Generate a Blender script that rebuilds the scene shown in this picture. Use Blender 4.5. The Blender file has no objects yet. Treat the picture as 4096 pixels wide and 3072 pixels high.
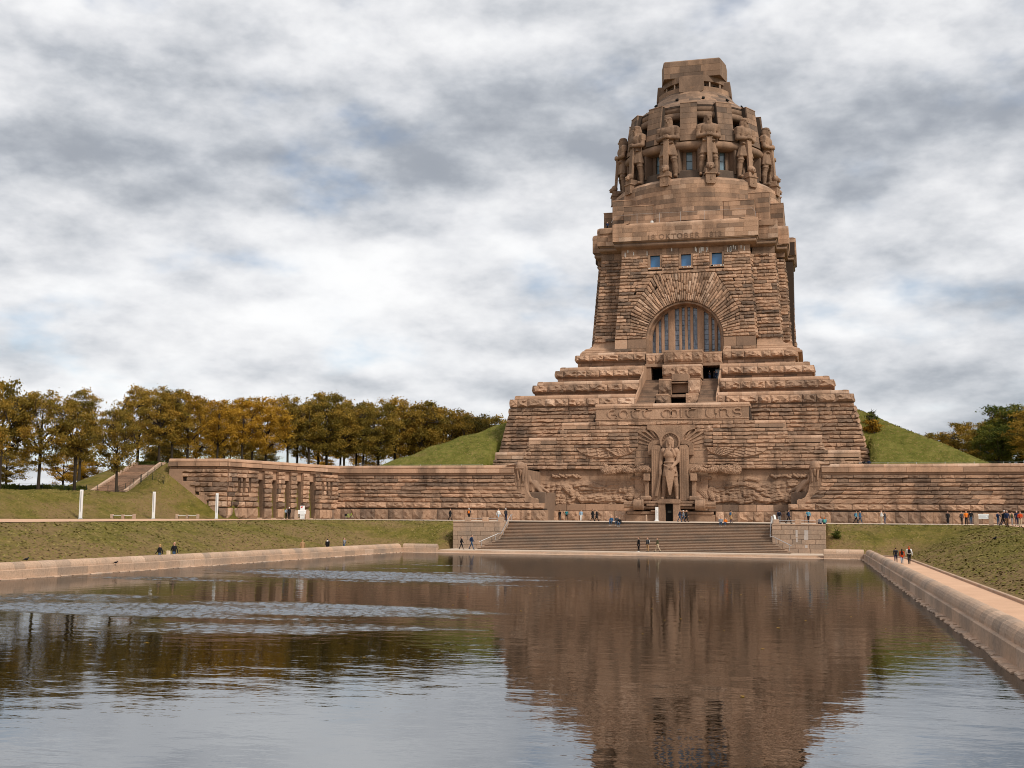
import bpy, bmesh, math, random
import numpy as np
from mathutils import Matrix, Vector

random.seed(7)
RNG = np.random.default_rng(7)
R = math.radians
scene = bpy.context.scene
COL = scene.collection

# ------------------------------------------------------------------ camera
CAM = (22.5, 0.0, 0.10)                      # metres; X across the facade, Y towards the monument, Z up
cam_d = bpy.data.cameras.new("camera")
cam = bpy.data.objects.new("camera", cam_d)
COL.objects.link(cam)
cam.matrix_world = Matrix(((0.96869, 0.02088, 0.24739, CAM[0]),
                           (0.24813, -0.11452, -0.96193, CAM[1]),
                           (0.00824, 0.99320, -0.11612, CAM[2]),
                           (0, 0, 0, 1)))
cam_d.sensor_width = 36.0
cam_d.lens = 41.19
cam_d.clip_start = 0.5
cam_d.clip_end = 9000.0
scene.camera = cam

# ------------------------------------------------------------------ sky, sun, exposure
SUN_TO = Vector((0.62, -0.42, 0.72)).normalized()      # towards the sun: high on the right
SUN_EL = math.asin(SUN_TO.z)
world = bpy.data.worlds.new("World")
scene.world = world
world.use_nodes = True
wn, wl = world.node_tree.nodes, world.node_tree.links
wn.clear()


def wnode(t, **kw):
    n = wn.new(t)
    for k, v in kw.items():
        setattr(n, k, v)
    return n


def wmath(op, a, b=None, clamp=False):
    n = wnode("ShaderNodeMath", operation=op, use_clamp=clamp)
    for i, s in enumerate((a, b)):
        if s is None:
            continue
        if isinstance(s, (int, float)):
            n.inputs[i].default_value = s
        else:
            wl.new(s, n.inputs[i])
    return n.outputs[0]


sky = wnode("ShaderNodeTexSky", sky_type="NISHITA", sun_disc=False, sun_elevation=SUN_EL,
            sun_rotation=math.atan2(SUN_TO.x, SUN_TO.y), air_density=1.0, dust_density=0.1, ozone_density=1.4)
tc = wnode("ShaderNodeTexCoord")
sep = wnode("ShaderNodeSeparateXYZ")
wl.new(tc.outputs["Generated"], sep.inputs[0])
# clouds flattened towards the horizon, the same all round the sky
comb = wnode("ShaderNodeCombineXYZ")
zz = wmath("POWER", wmath("MAXIMUM", sep.outputs[2], 0.0), 0.8)
wl.new(sep.outputs[0], comb.inputs[0]); wl.new(sep.outputs[1], comb.inputs[1]); wl.new(wmath("MULTIPLY", zz, 1.9), comb.inputs[2])


def wnoise(scale, detail, rough, dist, off, stretch=(1, 1, 1)):
    mp = wnode("ShaderNodeMapping")
    mp.inputs["Location"].default_value = off
    mp.inputs["Scale"].default_value = stretch
    wl.new(comb.outputs[0], mp.inputs[0])
    n = wnode("ShaderNodeTexNoise")
    n.inputs["Scale"].default_value = scale
    n.inputs["Detail"].default_value = detail
    n.inputs["Roughness"].default_value = rough
    n.inputs["Distortion"].default_value = dist
    wl.new(mp.outputs[0], n.inputs["Vector"])
    return n.outputs[0]


def wramp(fac, stops):
    n = wnode("ShaderNodeValToRGB")
    e = n.color_ramp.elements
    while len(e) < len(stops):
        e.new(0.5)
    for el, (p, c) in zip(e, stops):
        el.position = p
        el.color = (*c, 1)
    n.color_ramp.interpolation = "B_SPLINE"
    wl.new(fac, n.inputs[0])
    return n.outputs[0]


def wmix(f, a, b, blend="MIX"):
    n = wnode("ShaderNodeMixRGB", blend_type=blend)
    for i, s in enumerate((f, a, b)):
        if isinstance(s, (int, float)):
            n.inputs[i].default_value = s
        elif isinstance(s, tuple):
            n.inputs[i].default_value = (*s, 1)
        else:
            wl.new(s, n.inputs[i])
    return n.outputs[0]


O1, O2, O3 = (18.9, 28.9, 42.3), (3.4, 58.5, 1.4), (45.0, 50.7, 1.1)
n_big = wnoise(2.9, 1.0, 0.5, 0.0, O1)
n_mid = wnoise(6.4, 7.0, 0.55, 0.0, O2)
n_up = wnoise(6.4, 5.0, 0.55, 0.0, (O2[0], O2[1], O2[2] + 0.04))
relief = wmath("SUBTRACT", n_mid, n_up)                      # tops of the billows catch light, undersides do not
body = wmath("ADD", wmath("MULTIPLY", n_big, 0.55), wmath("MULTIPLY", n_mid, 0.45))
body = wmath("ADD", body, wmath("MULTIPLY", relief, 0.7))
shade = wramp(body, [(0.28, (0.33, 0.355, 0.40)), (0.38, (0.47, 0.495, 0.535)), (0.47, (0.635, 0.65, 0.68)), (0.56, (0.765, 0.77, 0.79)), (0.70, (0.95, 0.95, 0.95))])
cloud = wmix(1.0, shade, (9.9, 9.9, 9.9), "MULTIPLY")
gap = wnoise(6.0, 5.0, 0.55, 0.0, O3)
low = wmath("MULTIPLY", wmath("SUBTRACT", 0.17, wmath("MAXIMUM", sep.outputs[2], 0.0), True), 0.55)
cover = wramp(wmath("SUBTRACT", gap, low), [(0.25, (0.1, 0.1, 0.1)), (0.36, (0.75, 0.75, 0.75)), (0.44, (1, 1, 1)), (1.0, (1, 1, 1))])
skyc = wmix(cover, sky.outputs[0], cloud)
bg = wnode("ShaderNodeBackground")
bg.inputs["Strength"].default_value = 0.068
wl.new(skyc, bg.inputs[0])
wo = wnode("ShaderNodeOutputWorld")
wl.new(bg.outputs[0], wo.inputs[0])

sun_d = bpy.data.lights.new("sun", "SUN")
sun_d.energy = 2.0
sun_d.angle = R(12)
sun_d.color = (1.0, 0.93, 0.82)
sun = bpy.data.objects.new("sun", sun_d)
COL.objects.link(sun)
sun.location = (60, 20, 120)
sun.rotation_euler = (-SUN_TO).to_track_quat("-Z", "Y").to_euler()

vs = scene.view_settings
vs.view_transform = "Standard"
vs.look = "None"
vs.exposure = 0.68
vs.gamma = 1.0
scene.render.engine = "CYCLES"
scene.cycles.max_bounces = 6
scene.cycles.diffuse_bounces = 3
scene.cycles.glossy_bounces = 3
scene.cycles.transparent_max_bounces = 6
scene.cycles.caustics_reflective = False
scene.cycles.caustics_refractive = False
scene.cycles.use_denoising = True
scene.cycles.pixel_filter_type = "BLACKMAN_HARRIS"
scene.cycles.filter_width = 1.0

# ------------------------------------------------------------------ materials


class NT:
    def __init__(self, name):
        self.m = bpy.data.materials.new(name)
        self.m.use_nodes = True
        self.n, self.l = self.m.node_tree.nodes, self.m.node_tree.links
        self.b = self.n["Principled BSDF"]

    def new(self, t, ins=None, **kw):
        n = self.n.new(t)
        for k, v in kw.items():
            setattr(n, k, v)
        for k, v in (ins or {}).items():
            if hasattr(v, "is_output"):
                self.l.new(v, n.inputs[k])
            else:
                n.inputs[k].default_value = v
        return n

    def noise(self, scale, detail=4, rough=0.5, vec=None, dist=0.0):
        ins = {"Scale": scale, "Detail": detail, "Roughness": rough, "Distortion": dist}
        if vec is not None:
            ins["Vector"] = vec
        return self.new("ShaderNodeTexNoise", ins).outputs[0]

    def ramp(self, fac, stops, interp="LINEAR"):
        n = self.new("ShaderNodeValToRGB")
        e = n.color_ramp.elements
        while len(e) < len(stops):
            e.new(0.5)
        for el, (p, c) in zip(e, stops):
            el.position = p
            el.color = (*c, 1) if isinstance(c, tuple) else (c, c, c, 1)
        n.color_ramp.interpolation = interp
        self.l.new(fac, n.inputs[0])
        return n.outputs[0]

    def mix(self, f, a, b, blend="MIX"):
        n = self.new("ShaderNodeMixRGB", blend_type=blend)
        for i, s in enumerate((f, a, b)):
            if hasattr(s, "is_output"):
                self.l.new(s, n.inputs[i])
            elif isinstance(s, tuple):
                n.inputs[i].default_value = (*s, 1)
            else:
                n.inputs[i].default_value = s
        return n.outputs[0]

    def math(self, op, a, b=0.0, clamp=False):
        n = self.new("ShaderNodeMath", operation=op, use_clamp=clamp)
        for i, s in enumerate((a, b)):
            if hasattr(s, "is_output"):
                self.l.new(s, n.inputs[i])
            else:
                n.inputs[i].default_value = s
        return n.outputs[0]

    def pos(self, scale=(1, 1, 1)):
        g = self.new("ShaderNodeNewGeometry")
        m = self.new("ShaderNodeMapping", {"Vector": g.outputs["Position"], "Scale": scale})
        return m.outputs[0]

    def attr(self, name):
        return self.new("ShaderNodeAttribute", attribute_name=name).outputs["Fac"]

    def bump(self, h, strength, dist):
        n = self.new("ShaderNodeBump", {"Height": h, "Strength": strength, "Distance": dist})
        self.l.new(n.outputs[0], self.b.inputs["Normal"])
        return n

    def done(self, col=None, rough=0.8, spec=0.3, **kw):
        if col is not None:
            if hasattr(col, "is_output"):
                self.l.new(col, self.b.inputs["Base Color"])
            else:
                self.b.inputs["Base Color"].default_value = (*col, 1)
        if hasattr(rough, "is_output"):
            self.l.new(rough, self.b.inputs["Roughness"])
        else:
            self.b.inputs["Roughness"].default_value = rough
        self.b.inputs["Specular IOR Level"].default_value = spec
        for k, v in kw.items():
            self.b.inputs[k].default_value = v
        return self.m


def stone_mat(name, stops, soot=0.55, bump=0.5, bscale=3.0, soot_col=(0.055, 0.040, 0.032)):
    t = NT(name)
    tint = t.attr("tint")
    p = t.pos()
    n2 = t.noise(1.7, 4, 0.65, p)
    fac = t.math("ADD", t.math("MULTIPLY", tint, 0.80), t.math("MULTIPLY", n2, 0.20))
    col = t.ramp(fac, stops)
    streak = t.noise(0.8, 4, 0.6, t.pos((0.5, 0.5, 0.14)))
    g = t.new("ShaderNodeNewGeometry")
    zz_ = t.new("ShaderNodeSeparateXYZ", {0: g.outputs["Position"]}).outputs[2]
    old = t.math("MULTIPLY", t.math("SUBTRACT", zz_, 48.0), 0.0042)          # the exposed top carries more grime
    dm = t.ramp(t.math("ADD", streak, t.math("MINIMUM", t.math("MAXIMUM", old, 0.0), 0.12)), [(0.47, 0.0), (0.66, 1.0)])
    col = t.mix(t.math("MULTIPLY", dm, soot), col, soot_col)
    fine = t.noise(7.0, 4, 0.75, p)
    col = t.mix(0.5, col, t.ramp(fine, [(0.28, 0.35), (0.70, 1.15)]), "MULTIPLY")
    t.bump(t.math("ADD", n2, t.math("MULTIPLY", fine, 0.5)), bump, 0.14)
    return t.done(col, 0.86, 0.2)


ST = [(0.08, (0.130, 0.095, 0.074)), (0.28, (0.265, 0.174, 0.121)), (0.50, (0.415, 0.258, 0.168)), (0.72, (0.550, 0.336, 0.217)), (0.92, (0.655, 0.462, 0.335))]
M = {}
M["rock"] = stone_mat("rock_faced_porphyry", ST, 0.62, 0.9, 2.6)
M["ashlar"] = stone_mat("smooth_porphyry", ST, 0.42, 0.25, 4.0)
M["carved"] = stone_mat("carved_porphyry", [(0.1, (0.27, 0.170, 0.112)), (0.5, (0.40, 0.250, 0.163)), (0.9, (0.50, 0.315, 0.210))], 0.5, 0.7, 4.0)
M["pale"] = stone_mat("pale_granite", [(0.08, (0.33, 0.24, 0.175)), (0.35, (0.47, 0.325, 0.23)), (0.65, (0.56, 0.37, 0.25)), (0.95, (0.60, 0.44, 0.33))], 0.4, 0.25, 5.0, (0.22, 0.19, 0.165))
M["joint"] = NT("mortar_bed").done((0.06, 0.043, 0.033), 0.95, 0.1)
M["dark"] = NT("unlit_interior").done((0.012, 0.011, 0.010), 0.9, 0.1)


def plain(name, c, rough=0.7, spec=0.3, metal=0.0, vary=0.0, scale=6.0):
    t = NT(name)
    col = c
    if vary:
        f = t.noise(scale, 5, 0.6, t.pos())
        col = t.mix(f, tuple(max(0, x * (1 - vary)) for x in c), tuple(min(1, x * (1 + vary)) for x in c))
    t.b.inputs["Metallic"].default_value = metal
    return t.done(col, rough, spec)


M["white"] = plain("white_paint", (0.78, 0.78, 0.76), 0.5, vary=0.05)
M["steel"] = plain("brushed_steel", (0.55, 0.55, 0.55), 0.35, 0.5, 0.7, 0.05)
M["iron"] = plain("dark_green_iron", (0.018, 0.03, 0.024), 0.6, 0.3, 0.2)
M["bronze"] = plain("old_bronze", (0.05, 0.05, 0.04), 0.5, 0.4, 0.5)

t = NT("window_glass")
M["glass"] = t.done(t.mix(t.noise(0.9, 4, 0.6, t.pos()), (0.07, 0.12, 0.16), (0.22, 0.32, 0.38)), 0.12, 0.9)  # pale blue reflection is mixed into the pane colour
t = NT("blue_pane")
M["bluepane"] = t.done((0.05, 0.19, 0.42), 0.08, 0.9)
t = NT("leaded_glass")
nz = t.new("ShaderNodeTexVoronoi", {"Vector": t.pos((3.5, 1.0, 1.3)), "Scale": 1.0}).outputs["Color"]
M["leaded"] = t.done(t.mix(t.new("ShaderNodeSeparateColor", {0: nz}).outputs[0], (0.09, 0.12, 0.17), (0.30, 0.35, 0.44)), 0.2, 0.8)

# water
t = NT("pool_water")
g = t.new("ShaderNodeNewGeometry")
sx = t.new("ShaderNodeSeparateXYZ", {0: g.outputs["Position"]})
wp = t.new("ShaderNodeMapping", {"Vector": g.outputs["Position"], "Scale": (1.0, 1.6, 1.0)}).outputs[0]
calm = t.math("ADD", t.math("MULTIPLY", t.noise(0.55, 3, 0.5, wp), 1.0), t.math("MULTIPLY", t.noise(2.4, 3, 0.55, wp), 0.22))
glint = t.math("MULTIPLY", t.math("MULTIPLY", t.noise(5.2, 3, 0.6, wp), t.attr("gust")), 0.022)
hgt = t.math("ADD", t.math("MULTIPLY", calm, 0.0115), glint)
t.bump(hgt, 1.0, 1.0)
bedc = t.mix(t.noise(0.08, 3, 0.5, t.pos()), (0.006, 0.0045, 0.002), (0.013, 0.009, 0.004))
t.b.inputs["IOR"].default_value = 1.33
t.done(bedc, 0.2, 0.0)
gls = t.new("ShaderNodeBsdfGlossy", {"Roughness": 0.01, "Color": (0.93, 0.96, 1.0, 1)})
nrm = t.b.inputs["Normal"].links[0].from_socket
t.l.new(nrm, gls.inputs["Normal"])
frs = t.new("ShaderNodeFresnel", {"IOR": 1.33, "Normal": nrm})
mxw = t.new("ShaderNodeMixShader", {0: t.math("ADD", t.math("MULTIPLY", frs.outputs[0], 0.24), 0.36, True)})
t.l.new(t.b.outputs[0], mxw.inputs[1]); t.l.new(gls.outputs[0], mxw.inputs[2]); t.l.new(mxw.outputs[0], t.n["Material Output"].inputs[0])
M["water"] = t.m


def grass_mat(name, k, dry_amt):
    t = NT(name)
    p = t.pos()
    g = t.new("ShaderNodeNewGeometry")
    sy = t.new("ShaderNodeSeparateXYZ", {0: g.outputs["Position"]})
    c = lambda r, g_, b_: (r * k, g_ * k, b_ * k)
    n07 = t.noise(0.7, 5, 0.65, p)
    col = t.ramp(n07, [(0.30, c(0.095, 0.086, 0.017)), (0.5, c(0.165, 0.136, 0.029)), (0.70, c(0.245, 0.178, 0.052))])
    fresh = t.ramp(n07, [(0.30, c(0.088, 0.094, 0.016)), (0.5, c(0.150, 0.146, 0.028)), (0.70, c(0.220, 0.192, 0.050))])
    back = t.math("MULTIPLY", t.math("SUBTRACT", sy.outputs[1], 176.0), 0.1, True)     # the mounds by the monument are greener
    col = t.mix(back, col, fresh)
    foot = t.math("MULTIPLY", t.math("SUBTRACT", -1.2, sy.outputs[2]), 0.06)           # the foot of the banks is drier
    dry = t.ramp(t.math("ADD", t.math("ADD", t.noise(0.16, 5, 0.65, t.pos((0.6, 0.6, 1.4))), t.math("MULTIPLY", back, -0.15)), t.math("MAXIMUM", foot, 0.0)), [(0.46, 0.0), (0.62, dry_amt)])
    col = t.mix(dry, col, c(0.26, 0.165, 0.078))
    f = t.noise(2.6, 5, 0.75, t.pos((1, 1, 2)))
    col = t.mix(0.5, col, t.ramp(f, [(0.3, 0.42), (0.65, 1.1)]), "MULTIPLY")
    t.bump(t.math("ADD", t.noise(1.3, 4, 0.7, p), t.math("MULTIPLY", f, 0.7)), 0.9, 0.4)
    return t.done(col, 0.95, 0.1)


M["grass"] = grass_mat("autumn_grass", 1.0, 0.8)
t = NT("grass_tufts")
M["tuft"] = t.done(t.ramp(t.math("ADD", t.math("MULTIPLY", t.attr("tint"), 0.6), t.math("MULTIPLY", t.noise(0.35, 4, 0.6, t.pos()), 0.45)), [(0.2, (0.105, 0.096, 0.020)), (0.5, (0.160, 0.136, 0.033)), (0.8, (0.240, 0.180, 0.070))]), 0.95, 0.05)


def gravel_mat(name, a, b):
    t = NT(name)
    p = t.pos()
    col = t.ramp(t.noise(0.4, 6, 0.6, p), [(0.3, a), (0.7, b)])
    f = t.noise(14.0, 4, 0.7, p)
    col = t.mix(0.3, col, t.ramp(f, [(0.3, 0.55), (0.7, 1.0)]), "MULTIPLY")
    t.bump(f, 0.4, 0.03)
    return t.done(col, 0.95, 0.1)


M["gravel"] = gravel_mat("pink_gravel", (0.56, 0.345, 0.225), (0.68, 0.43, 0.285))
M["paving"] = gravel_mat("pale_paving", (0.50, 0.39, 0.30), (0.62, 0.49, 0.385))


def leaf_mat(name, cols, var):
    t = NT(name)
    oi = t.new("ShaderNodeObjectInfo")
    tint = t.attr("tint")
    f = t.math("ADD", t.math("MULTIPLY", tint, 0.62), t.math("MULTIPLY", t.noise(0.32, 3, 0.6, t.pos()), 0.42))
    f = t.math("ADD", f, t.math("MULTIPLY", t.math("SUBTRACT", oi.outputs["Random"], 0.5), var))
    col = t.ramp(f, cols)
    t.b.inputs["Transmission Weight"].default_value = 0.0
    bs = t.new("ShaderNodeBsdfTranslucent", {"Color": col})
    mx = t.new("ShaderNodeMixShader", {0: 0.35})
    t.done(col, 0.75, 0.2)
    out = t.n["Material Output"]
    t.l.new(t.b.outputs[0], mx.inputs[1]); t.l.new(bs.outputs[0], mx.inputs[2]); t.l.new(mx.outputs[0], out.inputs[0])
    return t.m


M["leaf"] = leaf_mat("turning_leaves", [(0.12, (0.105, 0.086, 0.018)), (0.38, (0.205, 0.148, 0.026)), (0.60, (0.32, 0.205, 0.034)), (0.85, (0.47, 0.275, 0.044))], 0.30)
M["leafgold"] = leaf_mat("golden_leaves", [(0.12, (0.17, 0.105, 0.014)), (0.40, (0.30, 0.175, 0.020)), (0.65, (0.46, 0.255, 0.026)), (0.9, (0.58, 0.34, 0.040))], 0.25)
M["leafgreen"] = leaf_mat("green_leaves", [(0.12, (0.035, 0.055, 0.010)), (0.45, (0.085, 0.105, 0.017)), (0.7, (0.16, 0.155, 0.024)), (0.9, (0.32, 0.25, 0.03))], 0.2)
t = NT("bark")
M["bark"] = t.done(t.mix(t.noise(3.0, 6, 0.7, t.pos((4, 4, 0.7))), (0.020, 0.015, 0.011), (0.075, 0.058, 0.042)), 0.95, 0.1)

# ------------------------------------------------------------------ mesh helpers


def make(name, V, F, mat, parent=None, tint=None, smooth=False, mi=None):
    me = bpy.data.meshes.new(name)
    me.from_pydata([tuple(map(float, v)) for v in V] if not isinstance(V, np.ndarray) else V.tolist(), [], F)
    if tint is not None:
        a = me.attributes.new("tint", "FLOAT", "POINT")
        a.data.foreach_set("value", np.full(len(me.vertices), tint, dtype=np.float32) if np.isscalar(tint) else np.asarray(tint, dtype=np.float32))
    for mm in (mat if isinstance(mat, (list, tuple)) else [mat]):
        me.materials.append(mm)
    if mi is not None:
        me.polygons.foreach_set("material_index", np.asarray(mi, dtype=np.int32))
    if smooth:
        me.polygons.foreach_set("use_smooth", np.ones(len(me.polygons), dtype=bool))
    me.update()
    o = bpy.data.objects.new(name, me)
    COL.objects.link(o)
    if parent is not None:
        o.parent = parent
    return o


def thing(name, label, cat, loc=(0, 0, 0), rz=0.0, group=None):
    o = bpy.data.objects.new(name, None)
    COL.objects.link(o)
    o.empty_display_size = 0.3
    o.location = loc
    o.rotation_euler = (0, 0, rz)
    return tag(o, label, cat, group)


def tag(o, label, cat, group=None, kind=None):
    o["label"] = label
    o["category"] = cat
    if group:
        o["group"] = group
    if kind:
        o["kind"] = kind
    return o


def struct(o, label, cat):
    return tag(o, label, cat, None, "structure")


class MB:
    """collects faces of one mesh"""

    def __init__(self):
        self.V, self.F, self.T, self.n = [], [], [], 0

    def add(self, V, F, tint=0.5):
        V = np.asarray(V, float).reshape(-1, 3)
        self.V.append(V)
        k = self.n
        self.F.extend([tuple(i + k for i in f) for f in F])
        self.T.append(np.full(len(V), tint))
        self.n += len(V)
        return self

    def box(self, x0, x1, y0, y1, z0, z1, b=0.0, tint=0.5):
        return self.add(*boxVF(x0, x1, y0, y1, z0, z1, b), tint)

    def build(self, name, mat, parent=None, smooth=False):
        return make(name, np.concatenate(self.V), self.F, mat, parent, np.concatenate(self.T), smooth)


BOXF = [(0, 3, 2, 1), (4, 5, 6, 7), (0, 1, 5, 4), (1, 2, 6, 5), (2, 3, 7, 6), (3, 0, 4, 7)]


def boxVF(x0, x1, y0, y1, z0, z1, b=0.0):
    x0, x1 = sorted((x0, x1)); y0, y1 = sorted((y0, y1)); z0, z1 = sorted((z0, z1))
    if b <= 0:
        return [(x0, y0, z0), (x1, y0, z0), (x1, y1, z0), (x0, y1, z0), (x0, y0, z1), (x1, y0, z1), (x1, y1, z1), (x0, y1, z1)], BOXF
    V, idx = [], {}
    X, Y, Z = (x0, x1), (y0, y1), (z0, z1)
    s = (1, -1)
    for i in (0, 1):
        for j in (0, 1):
            for k in (0, 1):
                c = (X[i], Y[j], Z[k])
                for ax in range(3):
                    p = [c[0] + s[i] * b, c[1] + s[j] * b, c[2] + s[k] * b]
                    p[ax] = c[ax]
                    idx[(i, j, k, ax)] = len(V)
                    V.append(tuple(p))
    F = []
    q = [(0, 0), (1, 0), (1, 1), (0, 1)]
    for ax in range(3):
        for side in (0, 1):
            f = []
            for (a, c) in q:
                key = [a, c]
                key.insert(ax, side)
                f.append(idx[(*key, ax)])
            F.append(tuple(f))
    for ax in range(3):
        o1, o2 = [a for a in range(3) if a != ax]
        for a in (0, 1):
            for c in (0, 1):
                k0 = [0, 0, 0]; k1 = [0, 0, 0]
                k0[o1] = k1[o1] = a; k0[o2] = k1[o2] = c
                k1[ax] = 1
                F.append((idx[(*k0, o1)], idx[(*k1, o1)], idx[(*k1, o2)], idx[(*k0, o2)]))
    for i in (0, 1):
        for j in (0, 1):
            for k in (0, 1):
                F.append(tuple(idx[(i, j, k, ax)] for ax in range(3)))
    bmF = orient(V, F, ((x0 + x1) / 2, (y0 + y1) / 2, (z0 + z1) / 2))
    return V, bmF


def orient(V, F, c):
    out = []
    V = np.asarray(V, float); c = np.asarray(c)
    for f in F:
        p = V[list(f)]
        n = np.cross(p[1] - p[0], p[2] - p[0])
        out.append(f if np.dot(n, p.mean(0) - c) >= 0 else tuple(reversed(f)))
    return out


def prism(poly, y0, y1):
    """polygon in (x, z), anticlockwise seen from -Y, pushed from y0 (front) back to y1"""
    n = len(poly)
    V = [(x, y0, z) for x, z in poly] + [(x, y1, z) for x, z in poly]
    bm = bmesh.new()
    vs_ = [bm.verts.new(v) for v in V]
    bm.faces.new(vs_[:n])
    bm.faces.new(list(reversed(vs_[n:])))
    for i in range(n):
        j = (i + 1) % n
        bm.faces.new((vs_[i], vs_[i + n], vs_[j + n], vs_[j]))
    bmesh.ops.recalc_face_normals(bm, faces=bm.faces)
    bmesh.ops.triangulate(bm, faces=[f for f in bm.faces if len(f.verts) > 4])
    bm.verts.index_update()
    Vo = [tuple(v.co) for v in bm.verts]
    Fo = [tuple(v.index for v in f.verts) for f in bm.faces]
    bm.free()
    return Vo, Fo


def tube(pts, r, n=8, caps=True):
    pts = [Vector(p) for p in pts]
    rad = r if hasattr(r, "__len__") else [r] * len(pts)
    V, F = [], []
    for i, p in enumerate(pts):
        d = (pts[min(i + 1, len(pts) - 1)] - pts[max(i - 1, 0)]).normalized()
        a = d.orthogonal().normalized() if abs(d.z) > 0.95 else d.cross(Vector((0, 0, 1))).normalized()
        b = d.cross(a)
        for k in range(n):
            t_ = 2 * math.pi * k / n
            V.append(tuple(p + (a * math.cos(t_) + b * math.sin(t_)) * rad[i]))
    for i in range(len(pts) - 1):
        for k in range(n):
            k2 = (k + 1) % n
            F.append((i * n + k, i * n + k2, (i + 1) * n + k2, (i + 1) * n + k))
    if caps:
        F.append(tuple(range(n - 1, -1, -1)))
        F.append(tuple((len(pts) - 1) * n + k for k in range(n)))
    return V, F


def sweep(prof, path, closed=False, caps=True):
    """prof: (outward, z) list; path: (x, y) list, outward is to the right of travel; mitred corners"""
    P = [Vector(p) for p in path]
    n = len(P)
    V, F = [], []
    m = len(prof)
    for i, p in enumerate(P):
        e = []
        if closed or i > 0:
            e.append((p - P[i - 1]).normalized())
        if closed or i < n - 1:
            e.append((P[(i + 1) % n] - p).normalized())
        ns = [Vector((d.y, -d.x)) for d in e]
        if len(ns) == 2:
            s = ns[0] + ns[1]
            off = s / max(0.2, s.dot(ns[0]))
        else:
            off = ns[0]
        for (d, z) in prof:
            V.append((p.x + off.x * d, p.y + off.y * d, z))
    for i in range(n if closed else n - 1):
        j = (i + 1) % n
        for k in range(m - 1):
            F.append((i * m + k, j * m + k, j * m + k + 1, i * m + k + 1))
    if caps and not closed:
        F.append(tuple(range(m - 1, -1, -1)))
        F.append(tuple((n - 1) * m + k for k in range(m)))
    return V, F


def arcp(cx, cz, r, a0, a1, n):
    return [(cx + r * math.cos(R(a0 + (a1 - a0) * i / n)), cz + r * math.sin(R(a0 + (a1 - a0) * i / n))) for i in range(n + 1)]


class Stones:
    """masonry of one thing: the stones that show largest become parts of their own, the rest one joined part"""

    def __init__(self):
        self.S = []

    def add(self, V, F, tint, mat="rock", w=None):
        V = np.asarray(V, float)
        if w is None:
            c = V.mean(0)
            ext = V.max(0) - V.min(0)
            s = np.sort(ext)
            w = s[2] * s[1] / max(1.0, np.sum((c - np.array(CAM)) ** 2))
        self.S.append((w, V, F, tint, mat))

    def flush(self, parent, name="stone", joined="stonework", limit=300):
        self.S.sort(key=lambda s: -s[0])
        for (w, V, F, ti, mt) in self.S[:limit]:
            make(name, V, F, M[mt], parent, ti)
        rest = {}
        for (w, V, F, ti, mt) in self.S[limit:]:
            rest.setdefault(mt, MB()).add(V, F, ti)
        for mt, mb in rest.items():
            o = mb.build(joined if len(rest) == 1 or mt == "rock" else "ashlar_" + joined, M[mt], parent)
            o["kind"] = "stuff"
        self.S = []


def tintr(lo=0.05, hi=0.95):
    t_ = random.betavariate(1.5, 1.4)
    return lo + (hi - lo) * t_


def rock(mapf, q, p, gap=0.035, back=-0.25, seed_flat=0.0):
    """rock-faced stone over the quad q = ((u,v) x4: bottom-left, bottom-right, top-right, top-left); p = how far it stands out"""
    (u0, v0), (u1, v1), (u2, v2), (u3, v3) = q
    L = math.hypot(u1 - u0, v1 - v0); H = math.hypot(u3 - u0, v3 - v0)
    nu = max(2, min(6, int(round(L / 0.55)) + 1))
    nv = 3
    gu, gv = min(0.45, gap / max(L, 1e-3)), min(0.45, gap / max(H, 1e-3))
    us = [gu] + [gu + (1 - 2 * gu) * (i + random.uniform(-0.28, 0.28)) / nu for i in range(1, nu)] + [1 - gu]
    pr = [0.0, 1.0, 0.95, 0.70]
    ph = random.uniform(0.8, 1.15)
    V = []
    knee = random.uniform(0.14, 0.34)
    for j in range(nv + 1):
        for i, a in enumerate(us):
            c = [gv, min(0.55, max(0.08, knee + random.uniform(-0.14, 0.2))), 0.78 + random.uniform(-0.1, 0.08), 1 - gv][j]
            if j in (1, 2):
                a = min(1 - gu, max(gu, a + (random.uniform(-0.1, 0.1) if 0 < i < nu else 0)))
            e = 0.82 if i in (0, nu) else 1.0
            d = p * pr[j] * e * ph * (random.uniform(0.65, 1.3) if j in (1, 2) else random.uniform(0.9, 1.1))
            u = (1 - a) * ((1 - c) * u0 + c * u3) + a * ((1 - c) * u1 + c * u2)
            v = (1 - a) * ((1 - c) * v0 + c * v3) + a * ((1 - c) * v1 + c * v2)
            V.append(mapf(u, v, d))
    n = nu + 1
    F = []
    for j in range(nv):
        for i in range(nu):
            F.append((j * n + i, j * n + i + 1, (j + 1) * n + i + 1, (j + 1) * n + i))
    ring = [i for i in range(n)] + [j * n + nu for j in range(1, nv + 1)] + [nv * n + i for i in range(nu - 1, -1, -1)] + [j * n for j in range(nv - 1, 0, -1)]
    k = len(V)
    cor = [(gu, gv), (1 - gu, gv), (1 - gu, 1 - gv), (gu, 1 - gv)]
    for (a, c) in cor:
        u = (1 - a) * ((1 - c) * u0 + c * u3) + a * ((1 - c) * u1 + c * u2)
        v = (1 - a) * ((1 - c) * v0 + c * v3) + a * ((1 - c) * v1 + c * v2)
        V.append(mapf(u, v, back))
    F.append((k, k + 1) + tuple(reversed(ring[0:n])))
    F.append((k + 1, k + 2) + tuple(reversed(ring[nu:nu + nv + 1])))
    F.append((k + 2, k + 3) + tuple(reversed(ring[nu + nv:nu + nv + n])))
    F.append((k + 3, k) + tuple(reversed(ring[2 * nu + nv:] + [0])))
    return V, F


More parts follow.
